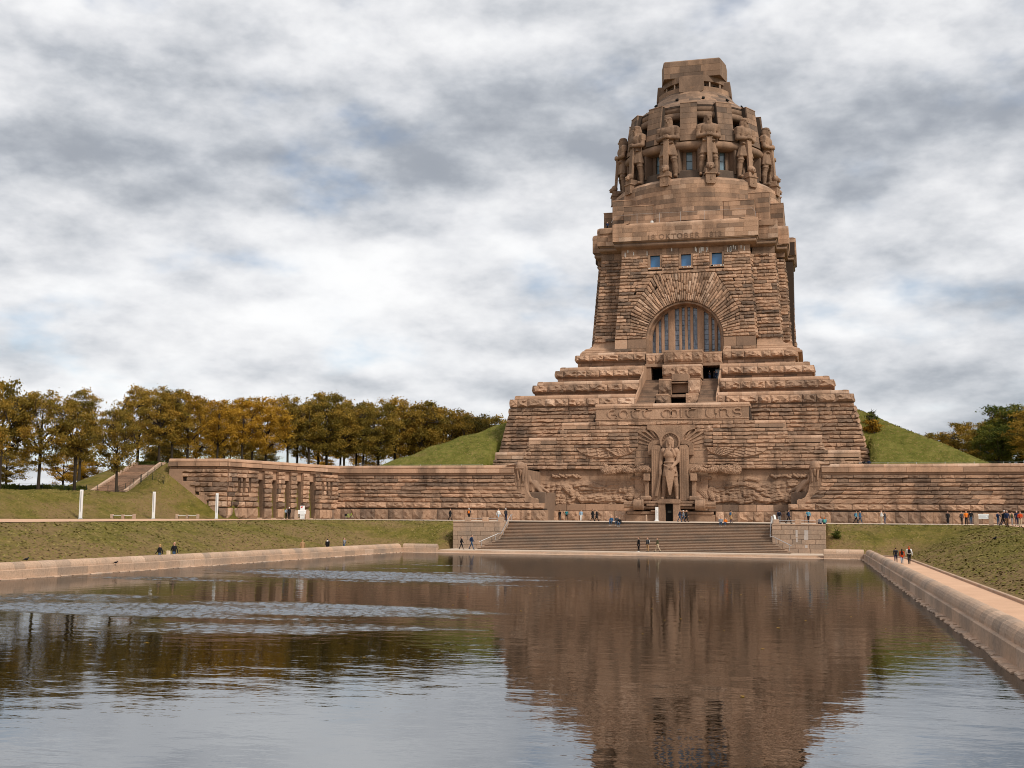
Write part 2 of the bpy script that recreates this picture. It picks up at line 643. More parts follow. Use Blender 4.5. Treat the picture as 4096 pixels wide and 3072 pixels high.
def boulder(mapf, q, p, gap=0.03, back=-0.7):
    """big quarry-faced block: broken facets over a finer grid"""
    (u0, v0), (u1, v1), (u2, v2), (u3, v3) = q
    L = math.hypot(u1 - u0, v1 - v0); H = math.hypot(u3 - u0, v3 - v0)
    nu, nv = max(3, min(7, int(round(L / 0.42)))), 4
    gu, gv = min(0.45, gap / L), min(0.45, gap / H)
    fx, fz, ph = random.uniform(1.6, 3.2), random.uniform(1.5, 2.6), random.uniform(0, 6.28)
    knee = random.uniform(0.2, 0.6)
    V = []
    for j in range(nv + 1):
        for i in range(nu + 1):
            a, c = i / nu, j / nv
            edge = i in (0, nu) or j in (0, nv)
            if 0 < i < nu:
                a += random.uniform(-0.35, 0.35) / nu
            if 0 < j < nv:
                c += random.uniform(-0.35, 0.35) / nv
            a = min(1 - gu, max(gu, a)); c = min(1 - gv, max(gv, c))
            ridge = 1 - abs(math.sin(fx * a * 2 + fz * c * 2.2 + ph))
            d = p * (random.uniform(0.05, 0.35) if edge else 0.30 + 0.75 * ridge * random.uniform(0.5, 1.3) + (0.35 if c < knee else 0.0))
            u = (1 - a) * ((1 - c) * u0 + c * u3) + a * ((1 - c) * u1 + c * u2)
            v = (1 - a) * ((1 - c) * v0 + c * v3) + a * ((1 - c) * v1 + c * v2)
            V.append(mapf(u, v, d))
    n = nu + 1
    F = [(j * n + i, j * n + i + 1, (j + 1) * n + i + 1, (j + 1) * n + i) for j in range(nv) for i in range(nu)]
    ring = [i for i in range(n)] + [j * n + nu for j in range(1, nv + 1)] + [nv * n + i for i in range(nu - 1, -1, -1)] + [j * n for j in range(nv - 1, 0, -1)]
    k = len(V)
    for (a, c) in ((gu, gv), (1 - gu, gv), (1 - gu, 1 - gv), (gu, 1 - gv)):
        V.append(mapf((1 - a) * ((1 - c) * u0 + c * u3) + a * ((1 - c) * u1 + c * u2), (1 - a) * ((1 - c) * v0 + c * v3) + a * ((1 - c) * v1 + c * v2), back))
    F.append((k, k + 1) + tuple(reversed(ring[0:n])))
    F.append((k + 1, k + 2) + tuple(reversed(ring[nu:nu + nv + 1])))
    F.append((k + 2, k + 3) + tuple(reversed(ring[nu + nv:nu + nv + n])))
    F.append((k + 3, k) + tuple(reversed(ring[2 * nu + nv:] + [0])))
    tris = []
    for f in F[:nu * nv]:
        tris += [(f[0], f[1], f[2]), (f[0], f[2], f[3])] if random.random() < 0.5 else [(f[0], f[1], f[3]), (f[1], f[2], f[3])]
    return V, tris + F[nu * nv:]


def flat(mapf, q, p=0.0, gap=0.012, back=-0.25, ch=0.03):
    """dressed ashlar with a small arris"""
    (u0, v0), (u1, v1), (u2, v2), (u3, v3) = q
    L = max(1e-3, math.hypot(u1 - u0, v1 - v0)); H = max(1e-3, math.hypot(u3 - u0, v3 - v0))
    V = []
    nu = max(1, min(6, int(L / 1.2)))
    for (g, d) in ((gap + ch, p), (gap, p - ch), (gap, back)):
        gu, gv = min(0.45, g / L), min(0.45, g / H)
        for c in (gv, 1 - gv):
            for i in range(nu + 1):
                a = gu + (1 - 2 * gu) * i / nu
                u = (1 - a) * ((1 - c) * u0 + c * u3) + a * ((1 - c) * u1 + c * u2)
                v = (1 - a) * ((1 - c) * v0 + c * v3) + a * ((1 - c) * v1 + c * v2)
                V.append(mapf(u, v, d))
    n = nu + 1
    ring = list(range(n)) + list(range(2 * n - 1, n - 1, -1))
    F = [(i, i + 1, n + i + 1, n + i) for i in range(nu)]
    for lv in range(2):
        for i in range(len(ring)):
            a, b_ = ring[i], ring[(i + 1) % len(ring)]
            F.append((a + lv * 2 * n, a + (lv + 1) * 2 * n, b_ + (lv + 1) * 2 * n, b_ + lv * 2 * n))
    return V, F


def course_cuts(a, b, lo, hi, off=0.0):
    """cut points of one course between a and b"""
    c = [a]
    x = a + random.uniform(lo, hi) * random.uniform(0.35, 1.0)
    while x < b - lo * 0.6:
        c.append(x)
        x += random.uniform(lo, hi)
    c.append(b)
    return c


def masonry(S, mapf, rows, ext, lo, hi, p, kind="rock", mat="rock", skip=None, tl=(0.05, 0.95), gap=0.025):
    """rows: list of v boundaries; ext(v0, v1) -> list of (ua, ub, ua_top, ub_top) spans"""
    for v0, v1 in zip(rows[:-1], rows[1:]):
        pc = p * random.uniform(0.8, 1.2)
        for (a, b, at, bt) in ext(v0, v1):
            if b - a < 0.15:
                continue
            cu = course_cuts(a, b, lo, hi)
            for c0, c1 in zip(cu[:-1], cu[1:]):
                f0, f1 = (c0 - a) / (b - a), (c1 - a) / (b - a)
                q = ((c0, v0), (c1, v0), (at + (bt - at) * f1, v1), (at + (bt - at) * f0, v1))
                if skip and skip(q):
                    continue
                if kind == "rock":
                    V, F = rock(mapf, q, pc * random.uniform(0.7, 1.25), gap)
                else:
                    V, F = flat(mapf, q, random.uniform(0, 0.012), gap)
                S.add(V, F, tintr(*tl), mat)


def rows_of(z0, z1, h, jit=0.0):
    n = max(1, int(round((z1 - z0) / h)))
    r = [z0 + (z1 - z0) * i / n for i in range(n + 1)]
    for i in range(1, n):
        r[i] += random.uniform(-jit, jit)
    return r


def front(yf):
    """mapping on a wall that faces -Y; yf(z) is its face"""
    return lambda u, v, d: (u, yf(v) - d, v)


def facing(o, ang, batter=0.0):
    """mapping on a wall through o whose u axis points along angle ang (degrees from +X), outward to the right of it"""
    c, s = math.cos(R(ang)), math.sin(R(ang))
    return lambda u, v, d: (o[0] + c * u + s * (d - batter * v), o[1] + s * u - c * (d - batter * v), o[2] + v)


def cyl(cx, cy, rf):
    """mapping round a vertical axis: u = angle in degrees from -Y (towards +X), v = z, rf(z) = radius"""
    return lambda u, v, d: (cx + (rf(v) + d) * math.sin(R(u)), cy - (rf(v) + d) * math.cos(R(u)), v)

# ------------------------------------------------------------------ ground
YC = 240.0                                    # the monument's centre
PAV_A, PAV_B = np.array((-61.5, 158.1)), np.array((-54.0, 181.8))     # the gate pavilion's face, near and far corner


def sm(t_):
    t_ = np.clip(t_, 0, 1)
    return t_ * t_ * (3 - 2 * t_)


def upper(X, Y):
    """level of the upper walks and the terrace"""
    left = -0.45 + np.clip((Y - 80) / 70.0, -1, 1) * 0.45
    right = -0.55 + np.clip((Y - 110) / 45.0, -1, 1) * 0.55
    z = np.where(X < 0, left, right)
    return np.where(Y > 150, np.clip((Y - 152) / 40.0, 0, 1) * 0.22, z)


def ground_z(X, Y):
    X = np.asarray(X, float); Y = np.asarray(Y, float)
    ax = np.abs(X)
    wob = 0.22 * np.sin(X * 0.31 + 1.3) * np.sin(Y * 0.23) + 0.12 * np.sin(X * 0.83 + Y * 0.57)
    up = upper(X, Y)
    # bank of the pool basin
    dx = np.clip((ax - 32.6) / np.where(X > 0, 11.6, 12.0), 0, None)
    dy = np.clip((Y - 148.2) / 8.5, 0, None)
    t_ = np.hypot(dx, dy)
    bank = -3.75 + (up + 3.75) * sm(t_ * 0.80 + 0.18) * (t_ > 0)
    z = np.where(t_ >= 1, up, np.where(t_ <= 0, -3.75, -3.75 + (up + 3.75) * (1 - (1 - np.clip(t_, 0, 1)) ** 1.35) + wob * np.clip(t_, 0, 1) * np.clip(1 - t_, 0, 1) * 2))
    z = np.where((ax < 27.9) & (Y < 141.6), -4.9, z)
    z = np.where((ax < 23.8) & (Y < 157.0), np.minimum(z, -4.6), z)
    z = np.where((ax < 23.8) & (Y >= 157.0) & (Y < 200), up, z)
    # lawn on the left that climbs to the hedge
    dl = np.clip((-67.0 - X + (Y - 130) * 0.2) / 11.0, 0, 1)
    z = np.where((X < -58) & (Y < 190), np.maximum(z, up + 3.8 * sm(dl) + wob * dl * 0.5), z)
    z = np.where((X < -60) & (dl >= 1), np.maximum(z, 3.6 + np.clip((-X - 85) / 60, 0, 1) * 1.0), z)
    # raised ground behind the wing walls and the gate pavilion
    behind = (Y > 184.0)
    u = (PAV_B - PAV_A) / np.linalg.norm(PAV_B - PAV_A)
    side = (X - PAV_A[0]) * u[1] - (Y - PAV_A[1]) * u[0]          # > 0: in front of the pavilion's face
    infront = (side > -1.2) & (Y < 183.5)
    near = 8.4 - np.hypot(np.clip(-72.5 - X, 0, None), np.clip(159.0 - Y, 0, None)) * 0.86
    ramp = np.minimum(9.3, 4.0 + (Y - 165) * 0.27) - np.clip(-97 - X, 0, None) * 0.42
    plat = np.maximum(near, np.where((X < -70) & (Y > 160), ramp, -9))
    endx = (X > -71.2) & (X <= -59.5) & (Y < 158.6)                # bank along the pavilion's end wall
    plat = np.where(endx, (-61.0 - X) * 0.80 - np.clip(158.6 - Y, 0, None) * 0.80, plat)
    plat = np.where(X > -61.5, np.where(infront, -9, 8.3), plat)
    z = np.where((X < 80) & (Y > 140), np.maximum(z, plat), z)
    z = np.where((X >= -54) & behind, np.maximum(z, 8.3), z)
    # earth piled against the monument's sides
    ml = 19.2 - 0.44 * (ax - 29.5)
    mr = 20.0 - 0.53 * (ax - 29.5)
    m = np.where(X < 0, ml, mr)
    m = np.minimum(m, 8.2 + np.clip(Y - 190, 0, None) * 0.55) + wob
    z = np.where(behind, np.maximum(z, np.where((ax > 27), m, 8.3)), z)
    z = np.where((ax < 22.5) & (Y > 157) & (Y < 201), np.clip((Y - 152) / 40.0, 0, 1) * 0.22, z)
    z = np.where((ax < 31.4) & (Y > 193) & (Y < 201), np.minimum(z, 8.2), z)
    far = np.clip((np.hypot(X, Y - 150) - 260) / 300, 0, 1)
    return z * (1 - far) + 6.0 * far


def span(lo, hi, step, grow, a, b):
    mid = list(np.arange(lo, hi + 1e-6, step))
    out, s = [], step
    x = hi
    while x < b:
        s *= grow; x += s; out.append(x)
    pre, s, x = [], step, lo
    while x > a:
        s *= grow; x -= s; pre.append(x)
    return np.array(list(reversed(pre)) + mid + out)


gx = span(-112, 66, 0.9, 1.22, -5200, 5200)
gy = span(52, 236, 0.9, 1.22, -700, 7000)
GX, GY = np.meshgrid(gx, gy)
GZ = ground_z(GX, GY)
nx, ny = len(gx), len(gy)
idx = np.arange(nx * ny).reshape(ny, nx)
gF = np.stack([idx[:-1, :-1], idx[:-1, 1:], idx[1:, 1:], idx[1:, :-1]], -1).reshape(-1, 4)
cx_, cy_ = (GX[:-1, :-1] + GX[1:, 1:]).ravel() / 2, (GY[:-1, :-1] + GY[1:, 1:]).ravel() / 2
keep = ~((np.abs(cx_) < 26.8) & (cy_ > -20) & (cy_ < 140.5))
gF = gF[keep]
ground = make("ground", np.stack([GX, GY, GZ], -1).reshape(-1, 3), gF.tolist(), M["grass"], smooth=True)
struct(ground, "grassy banks and lawns around the pool and the monument", "ground")


def sheet(name, mat, xs, ys, fz, label, cat, mask=None):
    X, Y = np.meshgrid(xs, ys)
    Z = fz(X, Y)
    i = np.arange(X.size).reshape(X.shape)
    F = np.stack([i[:-1, :-1], i[:-1, 1:], i[1:, 1:], i[1:, :-1]], -1).reshape(-1, 4)
    if mask is not None:
        c = mask((X[:-1, :-1] + X[1:, 1:]).ravel() / 2, (Y[:-1, :-1] + Y[1:, 1:]).ravel() / 2)
        F = F[c]
    o = make(name, np.stack([X, Y, Z], -1).reshape(-1, 3), F.tolist(), mat)
    return struct(o, label, cat)


WATER_Z = -3.93
wx = np.concatenate([np.arange(-27.95, 9.0, 0.105), [11, 14, 18, 23, 27.95]])
wy = np.concatenate([[-18, -8, 2, 12, 22, 30], np.arange(37, 103, 0.08), [110, 118, 126, 134, 141.6]])


GUST = []


def water_z(X, Y):
    """ripples that a breeze raises in a few patches of the pool"""
    rg_ = np.random.default_rng(21)
    nz_ = sum(np.sin(X * rg_.uniform(-0.25, 0.25) + Y * rg_.uniform(0.25, 0.9) + rg_.uniform(0, 6.3)) for _ in range(7)) / 7 * 1.1
    nz_ = nz_ + sum(np.sin(X * rg_.uniform(-0.9, 0.9) + Y * rg_.uniform(0.8, 2.6) + rg_.uniform(0, 6.3)) for _ in range(9)) / 9 * 0.9
    m = np.zeros_like(X)
    for (cx, cy, rx, ry, sk, st) in ((-8.0, 81.5, 15.5, 10.5, -0.35, 1.0), (-19, 71.5, 8, 3.0, 0.0, 0.7), (-4.0, 49.0, 13.0, 5.6, 0.1, 1.0), (-13, 52, 8, 4, 0, 0.8), (2.5, 40.5, 6.0, 3.4, 0.2, 0.45), (-11, 102, 8, 0.9, -0.1, 0.6)):
        ex = (X - cx) / rx; ey = (Y - cy - sk * (X - cx)) / ry
        m = np.maximum(m, st * np.clip((1 - ex ** 2 - ey ** 2) * 0.9 + nz_ * 0.8, 0, 1))
    h = np.zeros_like(X)
    for _ in range(46):
        lam = rg_.uniform(0.24, 0.62)
        th = rg_.normal(math.pi / 2, 0.75)
        k = 2 * math.pi / lam
        h += 0.044 / k * np.sin(k * (X * math.cos(th) + Y * math.sin(th)) + rg_.uniform(0, 6.3))
    GUST.append(m)
    return WATER_Z + h * m * 0.85


pool_w = sheet("pool_water", M["water"], wx, wy, water_z, "dark still pool water mirroring the monument", "water")
ga = pool_w.data.attributes.new("gust", "FLOAT", "POINT")
ga.data.foreach_set("value", GUST[0].ravel().astype(np.float32))
pool_w.data.polygons.foreach_set("use_smooth", np.ones(len(pool_w.data.polygons), dtype=bool))
sheet("pool_bed", M["joint"], np.array([-28.2, 28.2]), np.array([-20.0, 142.0]), lambda X, Y: X * 0 - 4.95, "dark bed of the pool", "pool bed")


def edge_walk(sgn):
    # gravel walk between the pool wall and the bank, rounding the far corner
    ys = np.arange(-10, 148.8, 1.5)
    V, F = [], []
    for k, y in enumerate(ys):
        xo = 32.4 if y < 138 else 32.4 - 5.5 * (1 - math.sqrt(max(0, 1 - ((y - 138) / 11.0) ** 2)))
        for a in (28.7, (28.7 + xo) / 2, xo):
            V.append((sgn * a, y, -3.715))
    for k in range(len(ys) - 1):
        for j in range(2):
            a = k * 3 + j
            F.append((a, a + 1, a + 4, a + 3) if sgn > 0 else (a, a + 3, a + 4, a + 1))
    o = make("gravel_path", V, F, M["gravel"])
    struct(o, "pink gravel walk between the pool wall and the %s bank" % ("right" if sgn > 0 else "left"), "path")
    # low stone edging along the bank side
    path = [(sgn * (32.4 if y < 138 else 32.4 - 5.5 * (1 - math.sqrt(max(0, 1 - ((y - 138) / 11.0) ** 2)))), y) for y in ys]
    if sgn > 0:
        path = path[::-1]
    kb = thing("kerb", "narrow stone kerb along the gravel walk at the foot of the %s bank" % ("right" if sgn > 0 else "left"), "kerb", (sgn * 32.4, 60, -3.7))
    S = Stones()
    prof = [(-0.12, -3.9), (-0.12, -3.60), (-0.09, -3.57), (0.09, -3.57), (0.12, -3.60), (0.12, -3.9)]
    for i in range(len(path) - 1):
        V, F = sweep(prof, [path[i], path[i + 1]])
        S.add(np.array(V) - np.array((sgn * 32.4, 60, -3.7)), F, tintr(0.3, 0.9), "pale", w=1.0 / (1 + abs(path[i][1])))
    S.flush(kb, "kerb_stone", "kerb_stones")


edge_walk(1)
edge_walk(-1)

# terrace and upper walks
xs = np.arange(-62, 75, 2.0)
sheet("terrace", M["paving"], np.arange(-60, 75.1, 1.5), np.concatenate([[154.2], np.arange(157.5, 193.5, 1.5)]),
      lambda X, Y: upper(X, Y) + 0.045, "pale paved terrace at the foot of the monument", "terrace",
      lambda x, y: ((np.abs(x) < 23.9) | (y > 157.4)) & ((x - PAV_A[0]) * 0.954 - (y - PAV_A[1]) * 0.30 > -0.6))
sheet("left_walk", M["gravel"], np.arange(-70, -43.9, 1.0), np.arange(60, 158.5, 1.5), lambda X, Y: ground_z(X, Y) + 0.05, "pink gravel walk above the left bank", "path",
      lambda x, y: (x < -45.2) & (x > -66.4 + (y - 130) * 0.2) & ((y < 146) | (x > -59.0)))
sheet("right_walk", M["gravel"], np.arange(44.0, 70, 1.0), np.arange(70, 158.5, 1.5), lambda X, Y: ground_z(X, Y) + 0.05, "pink gravel walk above the right bank", "path",
      lambda x, y: x > 44.8)

# grass tufts on the banks that face the camera
tv, tf, tt = [], [], []
N = 80000
xx = RNG.uniform(-96, 60, N * 3); yy = RNG.uniform(60, 235, N * 3)
wgt = ((np.abs(xx) > 33) & (np.abs(xx) < 44.5) & (yy < 158)) | ((np.abs(xx) > 24.3) & (np.abs(xx) < 60) & (yy > 149) & (yy < 157)) | ((xx < -66) & (yy > 120) & (yy < 165)) | ((np.abs(xx) > 28) & (yy > 190) & (yy < 230))
xx, yy = xx[wgt][:N], yy[wgt][:N]
zt = ground_z(xx, yy)
dxz = ground_z(xx + 0.5, yy) - zt
dyz = ground_z(xx, yy + 0.5) - zt
ok = (np.abs(dxz) < 0.6) & (np.abs(dyz) < 0.6)
xx, yy, zt = xx[ok], yy[ok], zt[ok]
N = len(xx)
# each tuft is a bent sheaf lying on the slope
an = RNG.uniform(0, 2 * math.pi, N)
ln_, wd = RNG.uniform(0.10, 0.30, N), RNG.uniform(0.05, 0.12, N)
sxl, syl = dxz[ok] * 2, dyz[ok] * 2


def on(px_, py_, up_):
    return np.stack([px_, py_, zt + (px_ - xx) * sxl + (py_ - yy) * syl + up_], -1)


ca, sa = np.cos(an), np.sin(an)
A = on(xx + sa * wd, yy - ca * wd, -0.01)
B = on(xx - sa * wd, yy + ca * wd, -0.01)
hi_ = RNG.uniform(0.015, 0.08, N)
C = on(xx + ca * ln_ - sa * wd * 0.5, yy + sa * ln_ + ca * wd * 0.5, hi_)
D = on(xx + ca * ln_ + sa * wd * 0.5, yy + sa * ln_ - ca * wd * 0.5, hi_)
nz_up = np.cross(D - A, B - A)[:, 2] < 0
A2, B2 = np.where(nz_up[:, None], B, A), np.where(nz_up[:, None], A, B)
C2, D2 = np.where(nz_up[:, None], D, C), np.where(nz_up[:, None], C, D)
TV = np.stack([A2, D2, C2, B2], 1).reshape(-1, 3)
TF = (np.arange(N)[:, None] * 4 + np.array([0, 1, 2, 3])[None]).tolist()
gr = make("grass", TV, TF, M["tuft"], tint=np.repeat(RNG.uniform(0, 1, N), 4))
tag(gr, "rough autumn grass tufts on the banks", "grass", None, "stuff")

# ------------------------------------------------------------------ smooth solids from distance fields
def smin(a, b, k):
    if k <= 0:
        return np.minimum(a, b)
    h = np.clip(0.5 + 0.5 * (b - a) / k, 0, 1)
    return b + (a - b) * h - k * h * (1 - h)


def d_cap(P, a, b, ra, rb):
    a = np.asarray(a, float); b = np.asarray(b, float)
    ab = b - a
    t_ = np.clip(((P - a) @ ab) / max(1e-9, ab @ ab), 0, 1)
    return np.linalg.norm(P - a - t_[..., None] * ab, axis=-1) - (ra + (rb - ra) * t_)


def d_ell(P, c, r):
    q = (P - np.asarray(c, float)) / np.asarray(r, float)
    k0 = np.linalg.norm(q, axis=-1)
    k1 = np.linalg.norm(q / np.asarray(r, float), axis=-1)
    return k0 * (k0 - 1) / np.maximum(k1, 1e-6)


def d_box(P, c, h, rd):
    q = np.abs(P - np.asarray(c, float)) - (np.asarray(h, float) - rd)
    return np.linalg.norm(np.maximum(q, 0), axis=-1) + np.minimum(q.max(-1), 0) - rd


def d_skirt(P, c, z0, z1, r0, r1, sy):
    """elliptic skirt from radius r0 at z0 (hem) to r1 at z1"""
    x, y, z = P[..., 0] - c[0], (P[..., 1] - c[1]) / sy, P[..., 2]
    t_ = np.clip((z - z0) / (z1 - z0), 0, 1)
    ang = np.arctan2(y, x)
    fold = 1 + 0.05 * np.sin(ang * 9) * (1 - t_)
    r = (r0 + (r1 - r0) * t_) * fold
    d = (np.hypot(x, y) - r) * min(1, sy)
    return np.maximum(d, np.maximum(z0 - z, z - z1))


def solid(prims, h, pad=0.0):
    """prims: (kind, args, smooth, tag). Returns V, F, face tags (surface nets)"""
    lo = np.full(3, 1e9); hi = -lo
    for kind, a, k, tg in prims:
        if kind == "cap":
            r = max(a[2], a[3]); pts = np.array([a[0], a[1]], float)
            lo = np.minimum(lo, pts.min(0) - r); hi = np.maximum(hi, pts.max(0) + r)
        elif kind == "skirt":
            c, z0, z1, r0, r1, sy = a
            r = max(r0, r1) * 1.1
            lo = np.minimum(lo, (c[0] - r, c[1] - r * sy, z0)); hi = np.maximum(hi, (c[0] + r, c[1] + r * sy, z1))
        else:
            c, r = np.asarray(a[0], float), np.asarray(a[1], float)
            lo = np.minimum(lo, c - r); hi = np.maximum(hi, c + r)
    lo -= 2.2 * h + pad; hi += 2.2 * h + pad
    n = np.ceil((hi - lo) / h).astype(int) + 1
    ax = [lo[i] + h * np.arange(n[i]) for i in range(3)]
    P = np.stack(np.meshgrid(*ax, indexing="ij"), -1)
    D = np.full(P.shape[:3], 1e3); T = np.zeros(P.shape[:3], int); best = np.full(P.shape[:3], 1e3)
    for kind, a, k, tg in prims:
        d = {"cap": d_cap, "ell": d_ell, "box": d_box, "skirt": d_skirt}[kind](P, *a)
        D = smin(D, d, k)
        m = d < best
        best = np.where(m, d, best); T = np.where(m, tg, T)
    return nets(D, T, lo, h)


def nets(D, T, lo, h):
    S = D < 0
    nx, ny, nz = D.shape
    c = [D[i:nx - 1 + i, j:ny - 1 + j, k:nz - 1 + k] for i in (0, 1) for j in (0, 1) for k in (0, 1)]
    offs = [(i, j, k) for i in (0, 1) for j in (0, 1) for k in (0, 1)]
    sg = np.stack([q < 0 for q in c], -1)
    act = sg.any(-1) & ~sg.all(-1)
    cell = np.argwhere(act)
    if not len(cell):
        return np.zeros((0, 3)), [], []
    vals = np.stack([q[act] for q in c], -1)
    acc = np.zeros((len(cell), 3)); cnt = np.zeros(len(cell))
    for a in range(8):
        for b in range(a + 1, 8):
            da = np.array(offs[b]) - np.array(offs[a])
            if np.abs(da).sum() != 1:
                continue
            va, vb = vals[:, a], vals[:, b]
            m = (va < 0) != (vb < 0)
            tt_ = np.where(m, va / np.where(m, va - vb, 1), 0)
            acc += np.where(m[:, None], np.array(offs[a]) + tt_[:, None] * da, 0)
            cnt += m
    V = lo + h * (cell + acc / cnt[:, None])
    idx_ = np.full(act.shape, -1); idx_[act] = np.arange(len(cell))
    tg = T[:-1, :-1, :-1][act]
    F, FT = [], []
    for axis in range(3):
        s0 = [slice(None)] * 3; s1 = [slice(None)] * 3
        s0[axis] = slice(0, -1); s1[axis] = slice(1, None)
        a, b = S[tuple(s0)], S[tuple(s1)]
        e = np.argwhere(a != b)
        o1, o2 = [(1, 2), (2, 0), (0, 1)][axis]
        e = e[(e[:, o1] > 0) & (e[:, o2] > 0) & (e[:, o1] < D.shape[o1] - 1) & (e[:, o2] < D.shape[o2] - 1)]
        inside = a[tuple(e.T)]

        def g(d1, d2):
            q = e.copy(); q[:, o1] -= d1; q[:, o2] -= d2
            return idx_[tuple(q.T)]
        q0, q1, q2, q3 = g(1, 1), g(0, 1), g(0, 0), g(1, 0)
        quad = np.where(inside[:, None], np.stack([q0, q1, q2, q3], -1), np.stack([q3, q2, q1, q0], -1))
        okq = (quad >= 0).all(1)
        F.append(quad[okq]); FT.append(tg[q2[okq]])
    return V, np.concatenate(F).tolist(), np.concatenate(FT).tolist()


def mir(kind, a, k, tg):
    """the primitive and its mirror image in X"""
    f = lambda p: (-p[0], p[1], p[2])
    if kind == "cap":
        return [(kind, a, k, tg), (kind, (f(a[0]), f(a[1]), a[2], a[3]), k, tg)]
    return [(kind, a, k, tg), (kind, (f(a[0]),) + tuple(a[1:]), k, tg)]


def warrior_body():
    p = [("ell", ((0, 0.0, 11.35), (0.66, 0.78, 0.95)), 0, 0),
         ("ell", ((0, 0.30, 11.38), (0.82, 0.70, 1.00)), 0.10, 0),
         ("cap", ((0, 0.35, 11.0), (0, 0.40, 10.2), 0.85, 0.70), 0.15, 0),
         ("box", ((0, -0.50, 10.60), (0.44, 0.34, 0.46), 0.22), 0.08, 0),
         ("cap", ((0, -0.74, 11.50), (0, -0.95, 11.14), 0.10, 0.17), 0.05, 0),
         ("box", ((0, -0.70, 11.66), (0.50, 0.16, 0.10), 0.06), 0.04, 0),
         ("ell", ((0, 0.1, 11.95), (0.80, 0.84, 0.42)), 0.06, 0),
         ("cap", ((0, 0.1, 9.7), (0, 0.1, 10.6), 0.95, 0.62), 0.2, 0),
         ("box", ((0, 0.05, 9.15), (1.50, 0.92, 1.10), 0.55), 0.2, 0),
         ("ell", ((0, -0.45, 9.2), (1.25, 0.70, 0.95)), 0.15, 0),
         ("ell", ((0, 0.0, 7.55), (1.22, 0.90, 1.05)), 0.3, 0),
         ("skirt", ((0, 0.05), 4.35, 7.1, 1.95, 1.20, 0.66), 0.12, 0),
         ("box", ((0, 0.0, 6.95), (1.28, 0.94, 0.16), 0.1), 0.06, 0)]
    p += mir("cap", ((0.5, 0.1, 10.25), (1.75, 0.08, 9.90), 0.50, 0.50), 0.15, 0)
    p += mir("box", ((1.86, 0.05, 9.62), (0.50, 0.60, 0.55), 0.25), 0.08, 0)
    p += mir("box", ((1.92, 0.02, 8.98), (0.50, 0.54, 0.10), 0.08), 0.05, 0)
    p += mir("cap", ((1.92, 0.05, 9.4), (2.02, -0.15, 7.95), 0.46, 0.46), 0.10, 0)
    p += mir("cap", ((2.02, -0.15, 7.95), (0.45, -1.22, 7.90), 0.46, 0.33), 0.12, 0)
    p += mir("ell", ((0.26, -1.36, 8.00), (0.44, 0.32, 0.32)), 0.08, 0)
    for k in range(4):
        p += mir("cap", ((0.46, -1.54, 8.27 - k * 0.16), (-0.06, -1.70, 8.24 - k * 0.16), 0.09, 0.075), 0.03, 0)
    p += mir("cap", ((0.55, -1.30, 8.28), (0.20, -1.50, 8.48), 0.11, 0.09), 0.04, 0)
    p += mir("cap", ((0.98, 0.0, 4.9), (1.26, -0.1, 3.4), 0.72, 0.58), 0.1, 0)
    p += mir("ell", ((1.20, -0.1, 3.75), (0.76, 0.74, 0.28)), 0.05, 0)
    p += mir("cap", ((1.28, 0.0, 3.3), (1.38, 0.14, 2.1), 0.52, 0.60), 0.1, 0)
    p += mir("cap", ((1.38, 0.14, 2.1), (1.48, 0.1, 0.45), 0.57, 0.36), 0.1, 0)
    p += mir("cap", ((1.48, 0.2, 0.32), (1.74, -1.0, 0.24), 0.38, 0.30), 0.12, 0)
    return p


def warrior_mesh(h=0.115):
    V, F, _ = solid(warrior_body(), h)
    return V, F


def lion_mesh(h=0.10):
    p = [("ell", ((0, -1.75, 1.60), (0.84, 0.66, 0.74)), 0, 0), ("box", ((0, -2.3, 1.30), (0.42, 0.40, 0.34), 0.15), 0.10, 0),
         ("box", ((0, -2.25, 1.72), (0.40, 0.14, 0.10), 0.06), 0.06, 0), ("ell", ((0, -2.86, 1.34), (0.16, 0.10, 0.12)), 0.04, 0),
         ("cap", ((0, -2.3, 0.98), (0, -2.6, 0.98), 0.26, 0.22), 0.05, 0)]
    p += mir("ell", ((0.58, -1.75, 2.05), (0.20, 0.16, 0.24)), 0.06, 0)
    p += mir("ell", ((0.24, -2.36, 1.62), (0.13, 0.10, 0.09)), 0.03, 0)
    V, F, _ = solid(p, h)
    return V, F

# ------------------------------------------------------------------ the monument
mon = thing("monument", "huge stepped brown stone tower monument with arched window and domed top", "monument", (0, YC, 0))
MO = np.array((0, YC, 0))


def part(parent, origin, name, V, F, mat, tint=0.5, smooth=False):
    return make(name, np.asarray(V, float) - np.asarray(origin, float), F, M[mat] if isinstance(mat, str) else mat, parent, tint, smooth)


class LS(Stones):
    """stones of a thing whose Empty stands at o"""

    def __init__(self, o):
        super().__init__()
        self.o = np.asarray(o, float)

    def flush(self, *a, **k):
        self.S = [(w, V - self.o, F, t_, m) for (w, V, F, t_, m) in self.S]
        super().flush(*a, **k)


S = LS(MO)          # rock-faced and dressed stones of the monument

